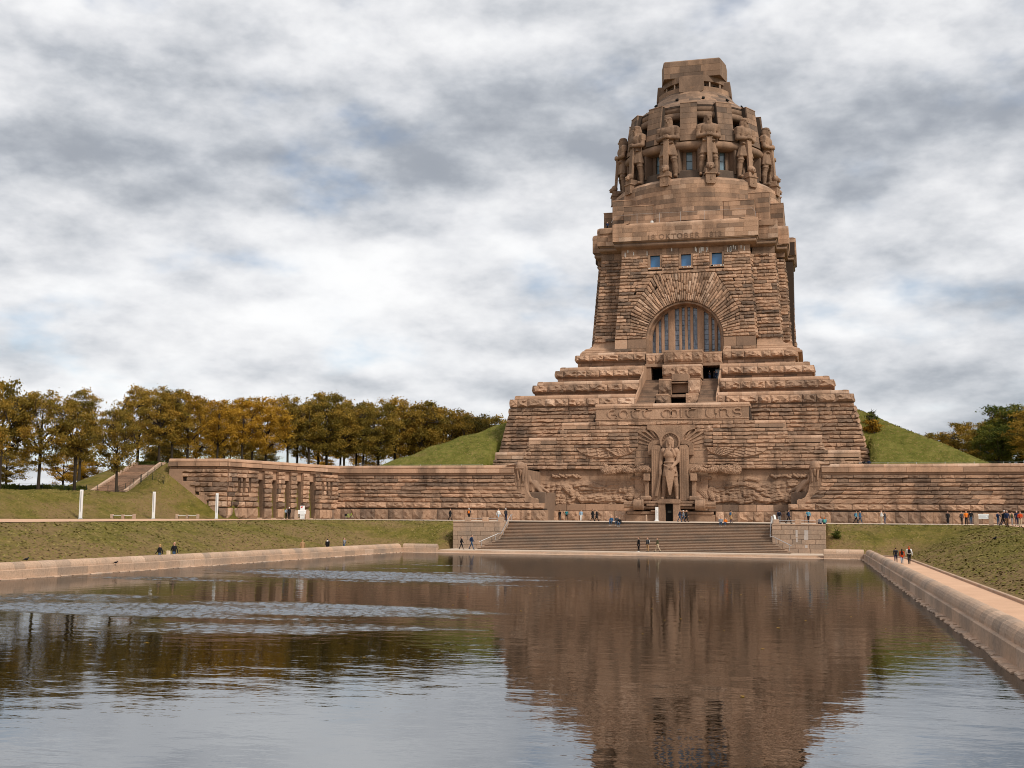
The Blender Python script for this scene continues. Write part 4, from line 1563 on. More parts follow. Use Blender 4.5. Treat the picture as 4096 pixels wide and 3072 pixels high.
def lathe(name, prof, mat, seg=96, tint=0.4, a0=0, a1=360, parent=mon, smooth=False):
    V, F = [], []
    m = len(prof)
    cl = (a1 - a0) >= 360
    n_ = seg if cl else seg + 1
    for i in range(n_):
        a = R(a0 + (a1 - a0) * i / seg)
        for (r, z) in prof:
            V.append((r * math.sin(a), YC - r * math.cos(a), z))
    for i in range(seg):
        j = (i + 1) % n_
        for k in range(m - 1):
            F.append((i * m + k, j * m + k, j * m + k + 1, i * m + k + 1))
    return part(parent, MO, name, V, F, mat, tint, smooth)


lathe("drum_core", prof_d, "joint")
masonry(S, cyl(0, YC, rd), rows_of(58.2, 65.4, 0.9) + [66.2, 66.95], lambda a, b: [(-112, 112, -112, 112)], 5.5, 12, 0, "flat", "ashlar", gap=0.0005, tl=(0.15, 0.95))
# parapet between the guards, inner drum with windows
lathe("inner_drum", [(12.2, 66.5), (12.2, 74.0)], "ashlar", tint=0.1)
lathe("parapet", [(13.6, 66.7), (14.35, 66.7), (14.30, 68.9), (14.1, 69.1), (13.7, 69.1), (13.6, 66.7)], "ashlar", tint=0.05)
rollp = [(12.5, 73.15)] + [(14.05 + 0.95 * math.cos(R(a)), 74.05 + 0.88 * math.sin(R(a))) for a in range(-100, 61, 16)] + [(14.5, 74.95)]
lathe("lower_roll", rollp, "ashlar", tint=0.45, smooth=True)
ru = lambda z: 14.35 - (z - 75) * 0.06
lathe("upper_wall", [(14.6, 74.9), (14.35, 75.0), (14.2, 77.6), (11.0, 77.7)], "joint", tint=0.3)
masonry(S, cyl(0, YC, lambda z: 14.42 - (z - 75) * 0.06), [74.96, 76.3, 77.65], lambda a, b: [(-105, 105, -105, 105)], 7, 12, 0, "flat", "ashlar", gap=0.0005, tl=(0.1, 0.7))
lathe("recess_wall", [(11.0, 77.5), (11.0, 81.3)], "joint", tint=0.1)
lathe("upper_roll", [(11.0, 80.05)] + [(12.2 + 0.78 * math.cos(R(a)), 80.85 + 0.75 * math.sin(R(a))) for a in range(-100, 71, 17)] + [(12.65, 81.6), (12.65, 82.6), (12.2, 82.9)], "ashlar", tint=0.4, smooth=True)


def block_on(ang, hwid, r0, r1, z0, z1_, top_r=None, bev=0.12):
    """upright pier standing on the ring at an angle; r0..r1 radii"""
    tr = r1 if top_r is None else top_r
    V_, F_ = boxVF(-hwid, hwid, -1, 1, z0, z1_, bev)
    c, s_ = math.cos(R(ang)), math.sin(R(ang))
    out = []
    for (x, y, z) in V_:
        t_ = (z - z0) / (z1_ - z0)
        rr = r0 if y > 0 else r1 + (tr - r1) * t_
        rr += (bev * 0.6 if abs(y) < 0.999 and y < 0 else 0) * 0
        out.append((x * c + rr * s_, YC + x * s_ - rr * c, z))
    return out, F_


for k in range(-4, 5):
    ang = 30 * k
    V, F = block_on(ang, 1.62, 11.5, 14.7, 74.9, 83.05, 13.5)
    part(mon, MO, "pillar_core", V, F, "joint", 0.3)
    # stacked ashlar of the pillar
    c, s_ = math.cos(R(ang)), math.sin(R(ang))
    pm = lambda u, v, d: (u * c + (14.76 - (v - 74.9) * 0.147 + d) * s_, YC + u * s_ - (14.76 - (v - 74.9) * 0.147 + d) * c, v)
    zr = [74.92, 76.1, 77.3, 78.5, 79.7, 80.9, 82.1, 83.0]
    for z0_, z1_ in zip(zr[:-1], zr[1:]):
        cu = [-1.64, 1.64] if random.random() < 0.5 else [-1.64, random.uniform(-0.6, 0.6), 1.64]
        for a_, b_ in zip(cu[:-1], cu[1:]):
            V, F = flat(pm, ((a_, z0_), (b_, z0_), (b_, z1_), (a_, z1_)), 0.02, 0.008, -0.3)
            S.add(V, F, tintr(0.0, 0.65), "ashlar", w=0.55 if abs(ang) < 70 else 0.1)
    capb = block_on(ang, 1.7, 11.4, 13.66, 83.0, 83.14, 13.64, 0.03)
    part(mon, MO, "pillar_cap", *capb, "ashlar", 0.7)
    # tall window between the guards
    wmap = lambda u, v, d: (u * c + (12.25 + d) * s_, YC + u * s_ - (12.25 + d) * c, v)
    wf = MB()
    for (xa, xb, za, zb, d0, d1) in ((-1.35, -0.6, 67.5, 73.4, -0.2, 0.55), (0.6, 1.35, 67.5, 73.4, -0.2, 0.55)):
        V_, F_ = boxVF(xa, xb, -d1, -d0, za, zb, 0.03)
        wf.add([wmap(x, z, -y) for (x, y, z) in V_], F_, random.uniform(0.1, 0.4))
    w_o = part(mon, MO, "drum_window", np.concatenate(wf.V), wf.F, "ashlar", np.concatenate(wf.T))
    gv, gf = boxVF(-0.6, 0.6, -0.1, -0.05, 67.5, 73.3)
    part(w_o, MO, "pane", [wmap(x, z, -y) for (x, y, z) in gv], gf, "glass", 0.5)
    for zb in (69.6, 71.3):
        gv, gf = boxVF(-0.6, 0.6, -0.16, -0.1, zb, zb + 0.08)
        part(w_o, MO, "glazing_bar", [wmap(x, z, -y) for (x, y, z) in gv], gf, "iron", 0.5)

# ---- cap: shouldered dome, neck with piers, crowning block
rdm = lambda z: np.interp(z, [82.6, 83.4, 84.3, 85.3, 86.3, 87.3, 88.0], [12.9, 12.2, 11.0, 9.7, 8.6, 7.9, 7.5])
lathe("dome_core", [(12.75, 82.6)] + [(float(rdm(z)) - 0.1, z) for z in np.linspace(83, 88.0, 12)] + [(5, 88.05)], "joint")
masonry(S, cyl(0, YC, lambda z: float(rdm(z))), [82.9, 83.7, 84.5, 85.3, 86.1, 86.9, 87.45, 88.02], lambda a, b: [(-115, 115, -115, 115)], 10, 20, 0, "flat", "ashlar", gap=0.0006, tl=(0.0, 0.6))
for k in range(-4, 4):
    a = 15 + 30 * k
    V, F = block_on(a, 0.26, 10.0, 10.62, 84.95, 85.45, 10.2, 0.02)
    part(mon, MO, "vent", V, F, "dark", 0.3)
lathe("neck_wall", [(5.9, 88.0), (5.9, 91.3)], "ashlar", tint=0.15)
lathe("neck_sill", [(7.7, 87.6), (7.7, 88.55), (7.3, 88.7), (5.9, 88.7)], "ashlar", tint=0.5)
lathe("neck_ring", [(5.9, 90.05), (6.75, 90.05), (6.75, 91.3), (5.9, 91.3)], "ashlar", tint=0.35)
for k in range(4):
    V, F = block_on(90 * k, 2.48, 5.5, 7.75, 87.45, 90.95, 7.45, 0.25)
    part(mon, MO, "neck_pier", V, F, "ashlar", 0.3)
for a in (33, 57, -33, -57):
    V, F = block_on(a, 0.14, 6.4, 6.62, 88.6, 90.1, 6.62, 0.02)
    part(mon, MO, "neck_bar", V, F, "pale", 0.9)
    V, F = block_on(a - 9 if a > 0 else a + 9, 0.42, 5.6, 6.0, 88.85, 89.6, 6.0, 0.02)
    part(mon, MO, "neck_opening", V, F, "dark", 0.9)
# crowning block, slightly bowed sides, in three courses
def crown(z0, z1_, g, mat, name, tint):
    pl = [(-5.85, -5.9), (5.85, -5.9), (6.75, -1.8), (6.75, 1.8), (5.85, 5.9), (-5.85, 5.9), (-6.75, 1.8), (-6.75, -1.8)]
    V, F = [], []
    for z, e in ((z0, g), (z1_ - 0.25, g), (z1_, g + 0.25)):
        for x, y in pl:
            V.append((x * (1 - e / 6), YC + y * (1 - e / 6), z))
    for l in range(2):
        for i in range(8):
            j = (i + 1) % 8
            F.append((l * 8 + i, l * 8 + j, (l + 1) * 8 + j, (l + 1) * 8 + i))
    F.append(tuple(range(7, -1, -1))); F.append(tuple(16 + i for i in range(8)))
    return part(mon, MO, name, V, F, mat, tint)


crown(91.2, 95.05, 0.08, "ashlar", "crowning_block", 0.35)
crmap = front(lambda z: YC - 5.86)
for z0_, z1_ in ((91.22, 92.3), (92.3, 93.75), (93.75, 94.8)):
    cu = course_cuts(-5.8, 5.8, 2.2, 4.4)
    for a_, b_ in zip(cu[:-1], cu[1:]):
        V, F = flat(crmap, ((a_, z0_), (b_, z0_), (b_, z1_), (a_, z1_)), 0.0, 0.008, -0.2)
        S.add(V, F, tintr(0.05, 0.6), "ashlar", w=0.6)
S.flush(mon, "stone", "stonework", 300)

# thin lightning wires and rail on the cornice deck
rl = MB()
for x in (-9.3, -5.0, -1.0, 3.5):
    rl.add(*tube([(x, 219.2, 56.2), (x, 219.2, 59.0)], 0.02, 5))
rl.add(*tube([(-14.2, 218.6, 57.4), (-13.6, 219.2, 58.8), (-9.3, 219.2, 59.0), (-1, 219.2, 58.9), (8, 219.2, 58.9), (12.4, 219.2, 58.95), (13.0, 218.9, 58.2), (13.2, 218.6, 56.4)], 0.016, 5))
part(mon, MO, "guard_wire", np.concatenate(rl.V), rl.F, "steel", 0.5)

# bird lime running down the frieze and over the top courses
lm = MB()
rs3 = random.Random(3)
for k in range(34):
    x_ = rs3.uniform(-11.8, 11.8)
    w_ = rs3.uniform(0.04, 0.11); L_ = rs3.uniform(0.3, 1.1); zt_ = rs3.uniform(51.0, 51.6)
    if any(abs(x_ - w) < 1.3 for w in WIN):
        continue
    lm.box(x_ - w_, x_ + w_, yt(50.9) - 0.318, yt(50.9) - 0.29, zt_ - L_, zt_)
for k in range(16):
    w = rs3.choice(WIN)
    x_ = w + rs3.uniform(-1.2, 1.2); w_ = rs3.uniform(0.08, 0.22)
    lm.box(x_ - w_, x_ + w_, yt(48) - 0.245, yt(48) - 0.2, 47.6, 47.6 + rs3.uniform(0.1, 0.28))
o = part(mon, MO, "lime_streaks", np.concatenate(lm.V), lm.F, plain("bird_lime", (0.62, 0.60, 0.56), 0.9, 0.1, 0.0, 0.2))
o["kind"] = "stuff"

# ---- twelve-guard ring: the guards that the front shows, each a statue of its own
WV, WF = warrior_mesh()
LV, LF = lion_mesh()
me_w = me_l = None
slab = MB().box(-1.95, 1.95, 0.75, 2.6, 1.0, 10.0, 0.08, 0.35)
ped = MB().box(-1.0, 1.0, -2.2, -0.6, -0.1, 0.95, 0.06, 0.5).box(-0.95, 0.95, -2.35, -0.4, -1.9, -0.1, 0.06, 0.5).box(-1.15, 1.15, -2.5, -0.6, -0.15, 0.12, 0.04, 0.6).box(-0.14, 0.14, -2.42, -2.3, -1.3, -0.5, 0.03, 0.1).box(-0.8, 0.8, -2.46, -2.3, -2.05, -1.85, 0.03, 0.6)
sw = MB().add([(-0.46, -1.75, 1.7), (0.46, -1.75, 1.7), (0.46, -1.2, 1.7), (-0.46, -1.2, 1.7), (-0.52, -1.35, 7.4), (0.52, -1.35, 7.4), (0.52, -0.8, 7.4), (-0.52, -0.8, 7.4)], BOXF, 0.55).box(-0.62, 0.62, -1.4, -1.0, 7.3, 7.5, 0.06, 0.55).box(-0.16, 0.16, -1.5, -1.2, 7.55, 8.45, 0.05, 0.55)
names = {-105: "bearded stone guard with sword at far left rear edge of the tower ring, mostly hidden",
         -75: "bearded stone guard with sword, first on the left edge of the tower ring",
         -45: "bearded stone guard with sword, second from the left on the tower ring",
         -15: "bearded stone guard with sword, third from the left, left of the front pillar",
         15: "bearded stone guard facing out at the centre, between the two drum windows",
         45: "bearded stone guard with sword, third from the right on the tower ring",
         75: "bearded stone guard in profile, second from the right on the tower ring",
         105: "stone guard peeking out at the far right edge of the tower ring"}
protos = {}
for a, lab in names.items():
    x, y = 15.2 * math.sin(R(a)), YC - 15.2 * math.cos(R(a))
    g = thing("guard_statue", lab, "statue", (x, y, 67.35), R(a), "stone guards standing round the tower top")
    g.scale = (1.0, 1.0, 1.02)
    for nm, (V, F, mt, tn, smo) in {"body": (WV, WF, "carved", 0.45, True), "lion_head": (LV, LF, "carved", 0.6, True), "back_slab": (np.concatenate(slab.V), slab.F, "ashlar", 0.3, False),
                                    "pedestal": (np.concatenate(ped.V), ped.F, "carved", 0.5, False), "sword": (np.concatenate(sw.V), sw.F, "carved", 0.55, False)}.items():
        if nm not in protos:
            protos[nm] = make(nm, V, F, M[mt], g, tn, smo)
        else:
            o = protos[nm].copy(); COL.objects.link(o); o.parent = g

# ------------------------------------------------------------------ relief wall in front of the base
RO = np.array((0, 192, 0))
rw = thing("relief_wall", "stepped stone relief wall with carved battle figures under the inscription panel", "wall", tuple(RO))
S = LS(RO)
yr = lambda z: 191.3 + 0.095 * z
STEPS = [(29.8, 11.70), (24.0, 14.13), (18.3, 16.65), (12.68, 19.70)]
core = MB()
zlo = 0.0
for hw, zt_ in STEPS:
    for za, zb, dd in (((0.0, 8.72, 1.2), (8.70, zt_ - 0.1, 0.30)) if hw > 29 else ((zlo, zt_ - 0.1, 0.30),)):
        vv = []
        for z in (za, zb):
            e = 0.18 * (zt_ - z)
            vv += [(-hw - e + 0.25, yr(z) + dd, z), (hw + e - 0.25, yr(z) + dd, z), (hw + e - 0.25, 201, z), (-hw - e + 0.25, 201, z)]
        core.add(vv, BOXF, 0.3)
    zlo = zt_ - 0.12
# the niche behind the archangel is left clear by keeping the core behind its back wall
core_o = part(rw, RO, "wall_core", np.concatenate(core.V), core.F, "joint", 0.3)


def hwz(z):
    for hw, zt_ in STEPS:
        if z < zt_ - 1e-3:
            return hw + 0.18 * (zt_ - z)
    return 0


rowz = []
z = 8.72
ends = [s[1] - 1.28 for s in STEPS]
rr = [8.72, 9.34, 9.92, 10.42, 11.06, 11.70, 12.28, 12.85, 13.5, 14.13, 14.76, 15.37, 16.0, 16.65]


def ext_r(a, b):
    m = (a + b) / 2
    prev = 0
    zt_ = next(s[1] for s in STEPS if m < s[1])
    hw = hwz(a)
    top2 = zt_ - 1.2
    inner = 6.85 if m > 12.4 else 5.95
    if m > 15.8:
        inner = 4.1 if m < 16 else 0.0
    lim = hw
    out = []
    # the two dressed courses under each step's coping start at the next step in
    nxt = [s for s in STEPS if s[0] < dict((t_, h) for h, t_ in STEPS).get(zt_, 99) ]
    if m > top2:
        lim = (nxt[0][0] if nxt else hw) + 0.9
    if m > 16.0:
        return [(-lim, lim, -lim, lim)]
    e = hwz(b - 1e-3)
    d = hw - e if lim == hw else 0
    return [(-lim, -inner, -lim + d, -inner), (inner, lim, inner, lim - d)]


masonry(S, front(yr), rr, ext_r, 1.3, 3.6, 0.26, tl=(0.2, 0.88))
for (hw, zt_), nx_ in zip(STEPS, [24.0, 18.3, 12.68, None]):
    for sgn in ((-1, 1) if nx_ else (0,)):
        A, B = sorted((sgn * (nx_ + 0.3), sgn * hw)) if nx_ else (-hw, hw)
        if nx_:
            masonry(S, front(lambda z: yr(z) - 0.10), [zt_ - 1.2, zt_ - 0.6], lambda a, b: [(A, B, A, B)], 2.2, 3.6, 0, "flat", "ashlar")
            V, F = sweep([(-0.3, zt_ - 0.95), (0.06, zt_ - 0.95), (0.1, zt_ - 0.88), (0.06, zt_ - 0.82), (-0.3, zt_ - 0.82)], [(A, yr(zt_) - 0.08), (B, yr(zt_) - 0.08)])
            part(rw, RO, "moulding", V, F, "ashlar", 0.7)
        cu = course_cuts(A, B, 2.6, 4.4)
        prof = [(-2.0, zt_ - 0.6), (0.05, zt_ - 0.6), (0.10, zt_ - 0.45)] + arcp(-0.42, zt_ - 0.5, 0.5, 5, 90, 7) + [(-6.0, zt_ - 0.02)]
        for a, b in zip(cu[:-1], cu[1:]):
            V, F = sweep(prof, [(a + 0.01, yr(zt_) - 0.05), (b - 0.01, yr(zt_) - 0.05)])
            S.add(V, F, tintr(0.5, 1.0), "ashlar", w=0.8)
        if nx_:
            V, F = prism([(yr(zt_ - 2.6) - 0.15, zt_ - 2.7), (199.5, zt_ - 2.7), (199.5, zt_), (yr(zt_) + 0.45, zt_), (yr(zt_) + 0.02, zt_ - 0.2), (yr(zt_) - 0.14, zt_ - 0.6)], sgn * hw, sgn * (hw - 0.3))
            part(rw, RO, "step_end", [(y + (sgn * 0.012), x, z) for (x, y, z) in V], [tuple(reversed(f)) for f in F] if sgn > 0 else F, "ashlar", 0.6)

# inscription panel
masonry(S, front(lambda z: yr(z) - 0.12), [16.66, 17.05, 18.65, 19.12], lambda a, b: [(-12.6, 12.6, -12.6, 12.6)], 2.0, 3.4, 0, "flat", "carved", gap=0.006)
for zz_ in (17.02, 18.95):
    V, F = sweep([(-0.2, zz_ - 0.09), (0.10, zz_ - 0.09), (0.14, zz_), (0.10, zz_ + 0.09), (-0.2, zz_ + 0.09)], [(-12.65, yr(zz_) - 0.12), (12.65, yr(zz_) - 0.12)])
    part(rw, RO, "moulding", V, F, "carved", 0.7)


def ribbon(pts, w):
    """flat-faced raised stroke in (x, z)"""
    V, F = [], []
    n_ = len(pts)
    for i, (x, z) in enumerate(pts):
        a = pts[max(0, i - 1)]; b = pts[min(n_ - 1, i + 1)]
        dx, dz = b[0] - a[0], b[1] - a[1]
        L = math.hypot(dx, dz) or 1
        nx_, nz_ = -dz / L, dx / L
        ww = w[i] if hasattr(w, "__len__") else w
        V += [(x - nx_ * ww, 0.1, z - nz_ * ww), (x - nx_ * ww * 0.8, -0.15, z - nz_ * ww * 0.8), (x + nx_ * ww * 0.8, -0.15, z + nz_ * ww * 0.8), (x + nx_ * ww, 0.1, z + nz_ * ww)]
    for i in range(n_ - 1):
        for k in range(3):
            F.append((i * 4 + k, i * 4 + k + 1, (i + 1) * 4 + k + 1, (i + 1) * 4 + k))
    F.append((0, 1, 2, 3)[::-1]); F.append(tuple((n_ - 1) * 4 + k for k in range(4)))
    return V, F


def arc2(cx, cz, rx, rz, a0, a1, n_=14):
    return [(cx + rx * math.cos(R(a0 + (a1 - a0) * i / n_)), cz + rz * math.sin(R(a0 + (a1 - a0) * i / n_))) for i in range(n_ + 1)]


GL = {  # rounded uncial letters in a unit box, x 0..1, z 0..1
    "G": [(arc2(0.55, 0.5, 0.45, 0.5, 62, 330), 0.10), ([(0.50, 0.47), (0.95, 0.47), (0.95, 0.0)], 0.08)],
    "O": [(arc2(0.5, 0.5, 0.44, 0.48, 0, 360, 20), 0.11)],
    "T": [(arc2(0.58, 0.5, 0.42, 0.48, 95, 300), 0.10), ([(0.05, 0.80), (0.25, 0.96), (1.0, 0.98)], 0.07)],
    "M": [(arc2(0.32, 0.5, 0.30, 0.48, 0, 360, 18), 0.09), ([(0.62, 0.95), (0.62, 0.0)], 0.08), (arc2(0.80, 0.5, 0.24, 0.46, 130, -130), 0.09)],
    "I": [([(0.5, 1.0), (0.5, 0.0)], 0.10)],
    "U": [(arc2(0.5, 0.42, 0.40, 0.42, 175, 360), 0.10), ([(0.10, 0.45), (0.16, 0.98)], 0.08), ([(0.90, 1.0), (0.90, 0.0)], 0.08)],
    "N": [([(0.15, 1.0), (0.15, 0.0)], 0.09), (arc2(0.45, 0.62, 0.32, 0.36, 170, 10), 0.09), ([(0.77, 0.65), (0.72, 0.35), (0.98, 0.02)], 0.09)],
    "S": [(arc2(0.5, 0.74, 0.36, 0.25, 20, 250, 10) + arc2(0.5, 0.26, 0.38, 0.26, 80, -160, 10), 0.09)],
}
x = -10.6
for word in ("GOTT", "MIT", "UNS"):
    for ch in word:
        wd = {"M": 2.5, "I": 0.75, "U": 1.9, "N": 1.8}.get(ch, 1.65)
        lm = MB()
        for pts, ww in GL[ch]:
            lm.add(*ribbon([(x + p[0] * wd, 17.24 + p[1] * 1.45) for p in pts], ww * 1.5), 0.75)
        V = np.concatenate(lm.V)
        V[:, 1] += yr(17.9) - 0.14
        part(rw, RO, "letter", V, lm.F, "carved", 0.75)
        x += wd + 0.32
    x += 1.25

# smooth back wall of the niche zone and T-shaped slab over the archangel
masonry(S, front(lambda z: yr(z) + 0.30), [2.0, 3.0, 4.1, 5.2, 6.3, 7.4, 8.5, 9.6, 10.7, 11.8, 12.9, 14.0, 15.0, 16.0], lambda a, b: [(-5.98, 5.98, -5.98, 5.98)], 1.6, 3.0, 0, "flat", "carved", gap=0.008)
for sgn in (-1, 1):
    A, B = sorted((sgn * 5.4, sgn * 6.9))
    masonry(S, front(lambda z: yr(z) + 0.12), [12.4, 13.0, 13.6, 14.2, 14.8, 15.4, 15.95], lambda a, b: [(A, B, A, B)], 1.6, 3.0, 0.2)
    A, B = sorted((sgn * 3.9, sgn * 6.9))
    masonry(S, front(lambda z: yr(z) + 0.12), [14.75, 15.35, 15.95], lambda a, b: [(A, B, A, B)], 1.6, 3.0, 0.2)
half = [(0, 16.0), (3.9, 16.0), (3.9, 15.32)] + [(3.95 - 2.05 * math.sin(R(a)), 13.25 + 2.05 * math.cos(R(a))) for a in range(0, 91, 10)] + [(1.9, 11.0), (0, 11.0)]
poly = [(-x_, z_) for x_, z_ in half] + [(x_, z_) for x_, z_ in reversed(half[1:-1])]
V, F = prism(poly, yr(15) - 0.22, yr(15) + 0.5)
part(rw, RO, "crowning_slab", V, F, "carved", 0.6)
for sgn in (-1, 1):
    # rays of the sunburst
    for k in range(7):
        a = R(8 + k * 9.5)
        r0, r1 = 2.6, [3.8, 4.6, 5.3, 5.7, 5.4, 4.4, 3.4][k] * 1.02
        c0 = (0.9, 12.0)
        pts = []
        wv = 0.09 + 0.012 * k
        for r_, w_ in ((r0, 0.04), (r1, 0.20)):
            for s_ in (-1, 1):
                pts.append((sgn * (c0[0] + r_ * math.cos(a) - s_ * w_ * math.sin(a)), c0[1] + r_ * math.sin(a) * 0.9 + s_ * w_ * math.cos(a)))
        q = [pts[0], pts[2], pts[3], pts[1]]
        if sgn < 0:
            q = q[::-1]
        V, F = prism(q, yr(13) + 0.16, yr(13) + 0.45)
        part(rw, RO, "sun_ray", V, F, "carved", 0.45 + 0.05 * k)
    # hooked bracket over the shield
    hook = [(sgn * 3.38, 11.05), (sgn * 3.38, 12.2)] + [(sgn * (2.5 + 0.88 * math.cos(R(a))), 12.25 + 0.85 * math.sin(R(a))) for a in range(10, 91, 16)] + [(sgn * 1.75, 13.1)]
    V, F = [], []
    for i, (hx, hz) in enumerate(hook):
        a = hook[max(0, i - 1)]; b = hook[min(len(hook) - 1, i + 1)]
        dx, dz = b[0] - a[0], b[1] - a[1]; L = math.hypot(dx, dz)
        nx_, nz_ = -dz / L * 0.34, dx / L * 0.34
        for (s_, yy_) in ((-1, 0.4), (-1, -0.55), (1, -0.55), (1, 0.4)):
            V.append((hx + nx_ * s_, yr(12) + yy_, hz + nz_ * s_))
    for i in range(len(hook) - 1):
        for k in range(4):
            F.append((i * 4 + k, i * 4 + (k + 1) % 4, (i + 1) * 4 + (k + 1) % 4, (i + 1) * 4 + k))
    F += [(0, 1, 2, 3), tuple((len(hook) - 1) * 4 + k for k in range(4))]
    part(rw, RO, "hooked_bracket", V, F, "carved", 0.4)
    dkp = MB().box(*sorted((sgn * 1.9, sgn * 3.1)), yr(12) + 0.2, yr(12) + 0.27, 10.8, 12.9)  # dark panel on the wall, painted-in shade behind the bracket
    part(rw, RO, "bracket_shade_panel", np.concatenate(dkp.V), dkp.F, "joint", 0.2)
    # tall shield slab beside the statue
    p_ = [(1.55, 3.6), (2.98, 3.6), (2.98, 11.9)] + [(2.5 + 0.48 * math.cos(R(a)), 11.9 + 0.75 * math.sin(R(a))) for a in range(0, 91, 15)] + [(1.55, 12.5)]
    p_ = [(sgn * x_, z_) for x_, z_ in p_]
    if sgn < 0:
        p_ = p_[::-1]
    V, F = prism(p_, 190.9, 192.3)
    part(rw, RO, "shield_slab", V, F, "carved", 0.5)
    for xx_ in (1.9, 2.25, 2.6):
        b_ = MB().box(*sorted((sgn * xx_, sgn * (xx_ + 0.05))), 190.86, 191.0, 3.8, 12.0)
        part(rw, RO, "flute", np.concatenate(b_.V), b_.F, "carved", 0.35)
    # carved bracket stones and pilaster strip below the dragon
    b_ = MB().box(*sorted((sgn * 3.25, sgn * 4.35)), 190.7, 192.2, 6.75, 7.95, 0.08, 0.6)
    part(rw, RO, "bracket_stone", np.concatenate(b_.V), b_.F, "carved", 0.6)
    b_ = MB().box(*sorted((sgn * 3.45, sgn * 4.15)), 191.2, 192.2, 3.6, 6.75, 0.05, 0.5)
    part(rw, RO, "pilaster", np.concatenate(b_.V), b_.F, "carved", 0.5)
    # bundled rolls and scroll drums flanking the door
    V, F = tube([(sgn * 4.15, 189.75, 2.9), (sgn * 5.75, 189.75, 2.9)], [0.82, 0.82], 24)
    part(rw, RO, "scroll_drum", V, F, "carved", 0.6)
    for xx_ in (4.3, 5.6):
        V, F = tube([(sgn * (xx_ - 0.1), 189.75, 2.9), (sgn * (xx_ + 0.1), 189.75, 2.9)], 0.90, 24)
        part(rw, RO, "drum_band", V, F, "carved", 0.5)
    for k in range(7):
        a = R(k * 360 / 7 + 10)
        V, F = tube([(sgn * 5.6, 189.9 + 0.34 * math.cos(a), 2.9 + 0.40 * math.sin(a)), (sgn * 7.35, 189.95 + 0.34 * math.cos(a), 2.88 + 0.38 * math.sin(a))], 0.19, 7)
        part(rw, RO, "bundle_rod", V, F, "carved", 0.45)
    for (x0, x1, z0, z1_, yy_) in ((1.55, 4.2, 3.05, 3.5, 189.8), (1.55, 3.7, 2.65, 3.05, 189.6), (1.55, 4.2, 2.25, 2.65, 189.9), (1.5, 3.0, 1.75, 2.0, 189.5), (1.5, 6.9, 1.35, 1.85, 190.1), (1.5, 7.2, 0.05, 1.35, 190.3)):
        b_ = MB().box(*sorted((sgn * x0, sgn * x1)), yy_, 192.2, z0 + 0.015, z1_ - 0.015, 0.06, 0.5)
        part(rw, RO, "plinth_stone", np.concatenate(b_.V), b_.F, "carved", random.uniform(0.3, 0.7))
    for (x0, x1, z0, z1_) in ((3.0, 4.9, 3.5, 4.35), (4.6, 5.4, 3.55, 4.0)):
        b_ = MB().box(*sorted((sgn * x0, sgn * x1)), 190.2, 192.2, z0, z1_, 0.25, 0.5)
        part(rw, RO, "volute_block", np.concatenate(b_.V), b_.F, "carved", 0.55)
# door portal
pt = MB().box(-1.75, -0.62, 189.1, 192.2, 0.05, 3.3, 0.08, 0.5).box(0.62, 1.75, 189.1, 192.2, 0.05, 3.3, 0.08, 0.5)
for s_ in (-1, 1):
    b_ = MB().box(*sorted((s_ * 0.62, s_ * 1.75)), 189.1, 192.2, 0.05, 3.25, 0.08, 0.5)
    part(rw, RO, "door_jamb", np.concatenate(b_.V), b_.F, "carved", 0.5)
V, F = prism([(-1.8, 3.1), (1.8, 3.1), (1.85, 3.5), (1.5, 3.78), (-1.5, 3.78), (-1.85, 3.5)], 188.95, 192.2)
part(rw, RO, "door_head", V, F, "carved", 0.55)
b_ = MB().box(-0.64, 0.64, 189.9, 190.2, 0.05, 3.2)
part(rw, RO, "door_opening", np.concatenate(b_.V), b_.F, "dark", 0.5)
b_ = MB().box(-0.30, 0.30, 189.82, 189.9, 1.6, 1.95)
part(rw, RO, "door_notice", np.concatenate(b_.V), b_.F, "bronze", 0.5)

# rough base course
for sgn in (-1, 1):
    cu = course_cuts(7.25, 19.6, 1.5, 2.6)
    for a, b in zip(cu[:-1], cu[1:]):
        q = ((a, 0.1), (b, 0.1), (b, 1.88), (a, 1.88)) if sgn > 0 else ((-b, 0.1), (-a, 0.1), (-a, 1.88), (-b, 1.88))
        V, F = boulder(front(lambda z: 190.9), q, 0.30, 0.02, -1.2)
        S.add(V, F, tintr(0.3, 0.9), "rock", w=0.9)
    A, B = sorted((sgn * 6.0, sgn * 19.6))
    masonry(S, front(lambda z: 191.7), [1.88, 3.0], lambda a, b: [(A, B, A, B)], 2.2, 3.6, 0, "flat", "ashlar")


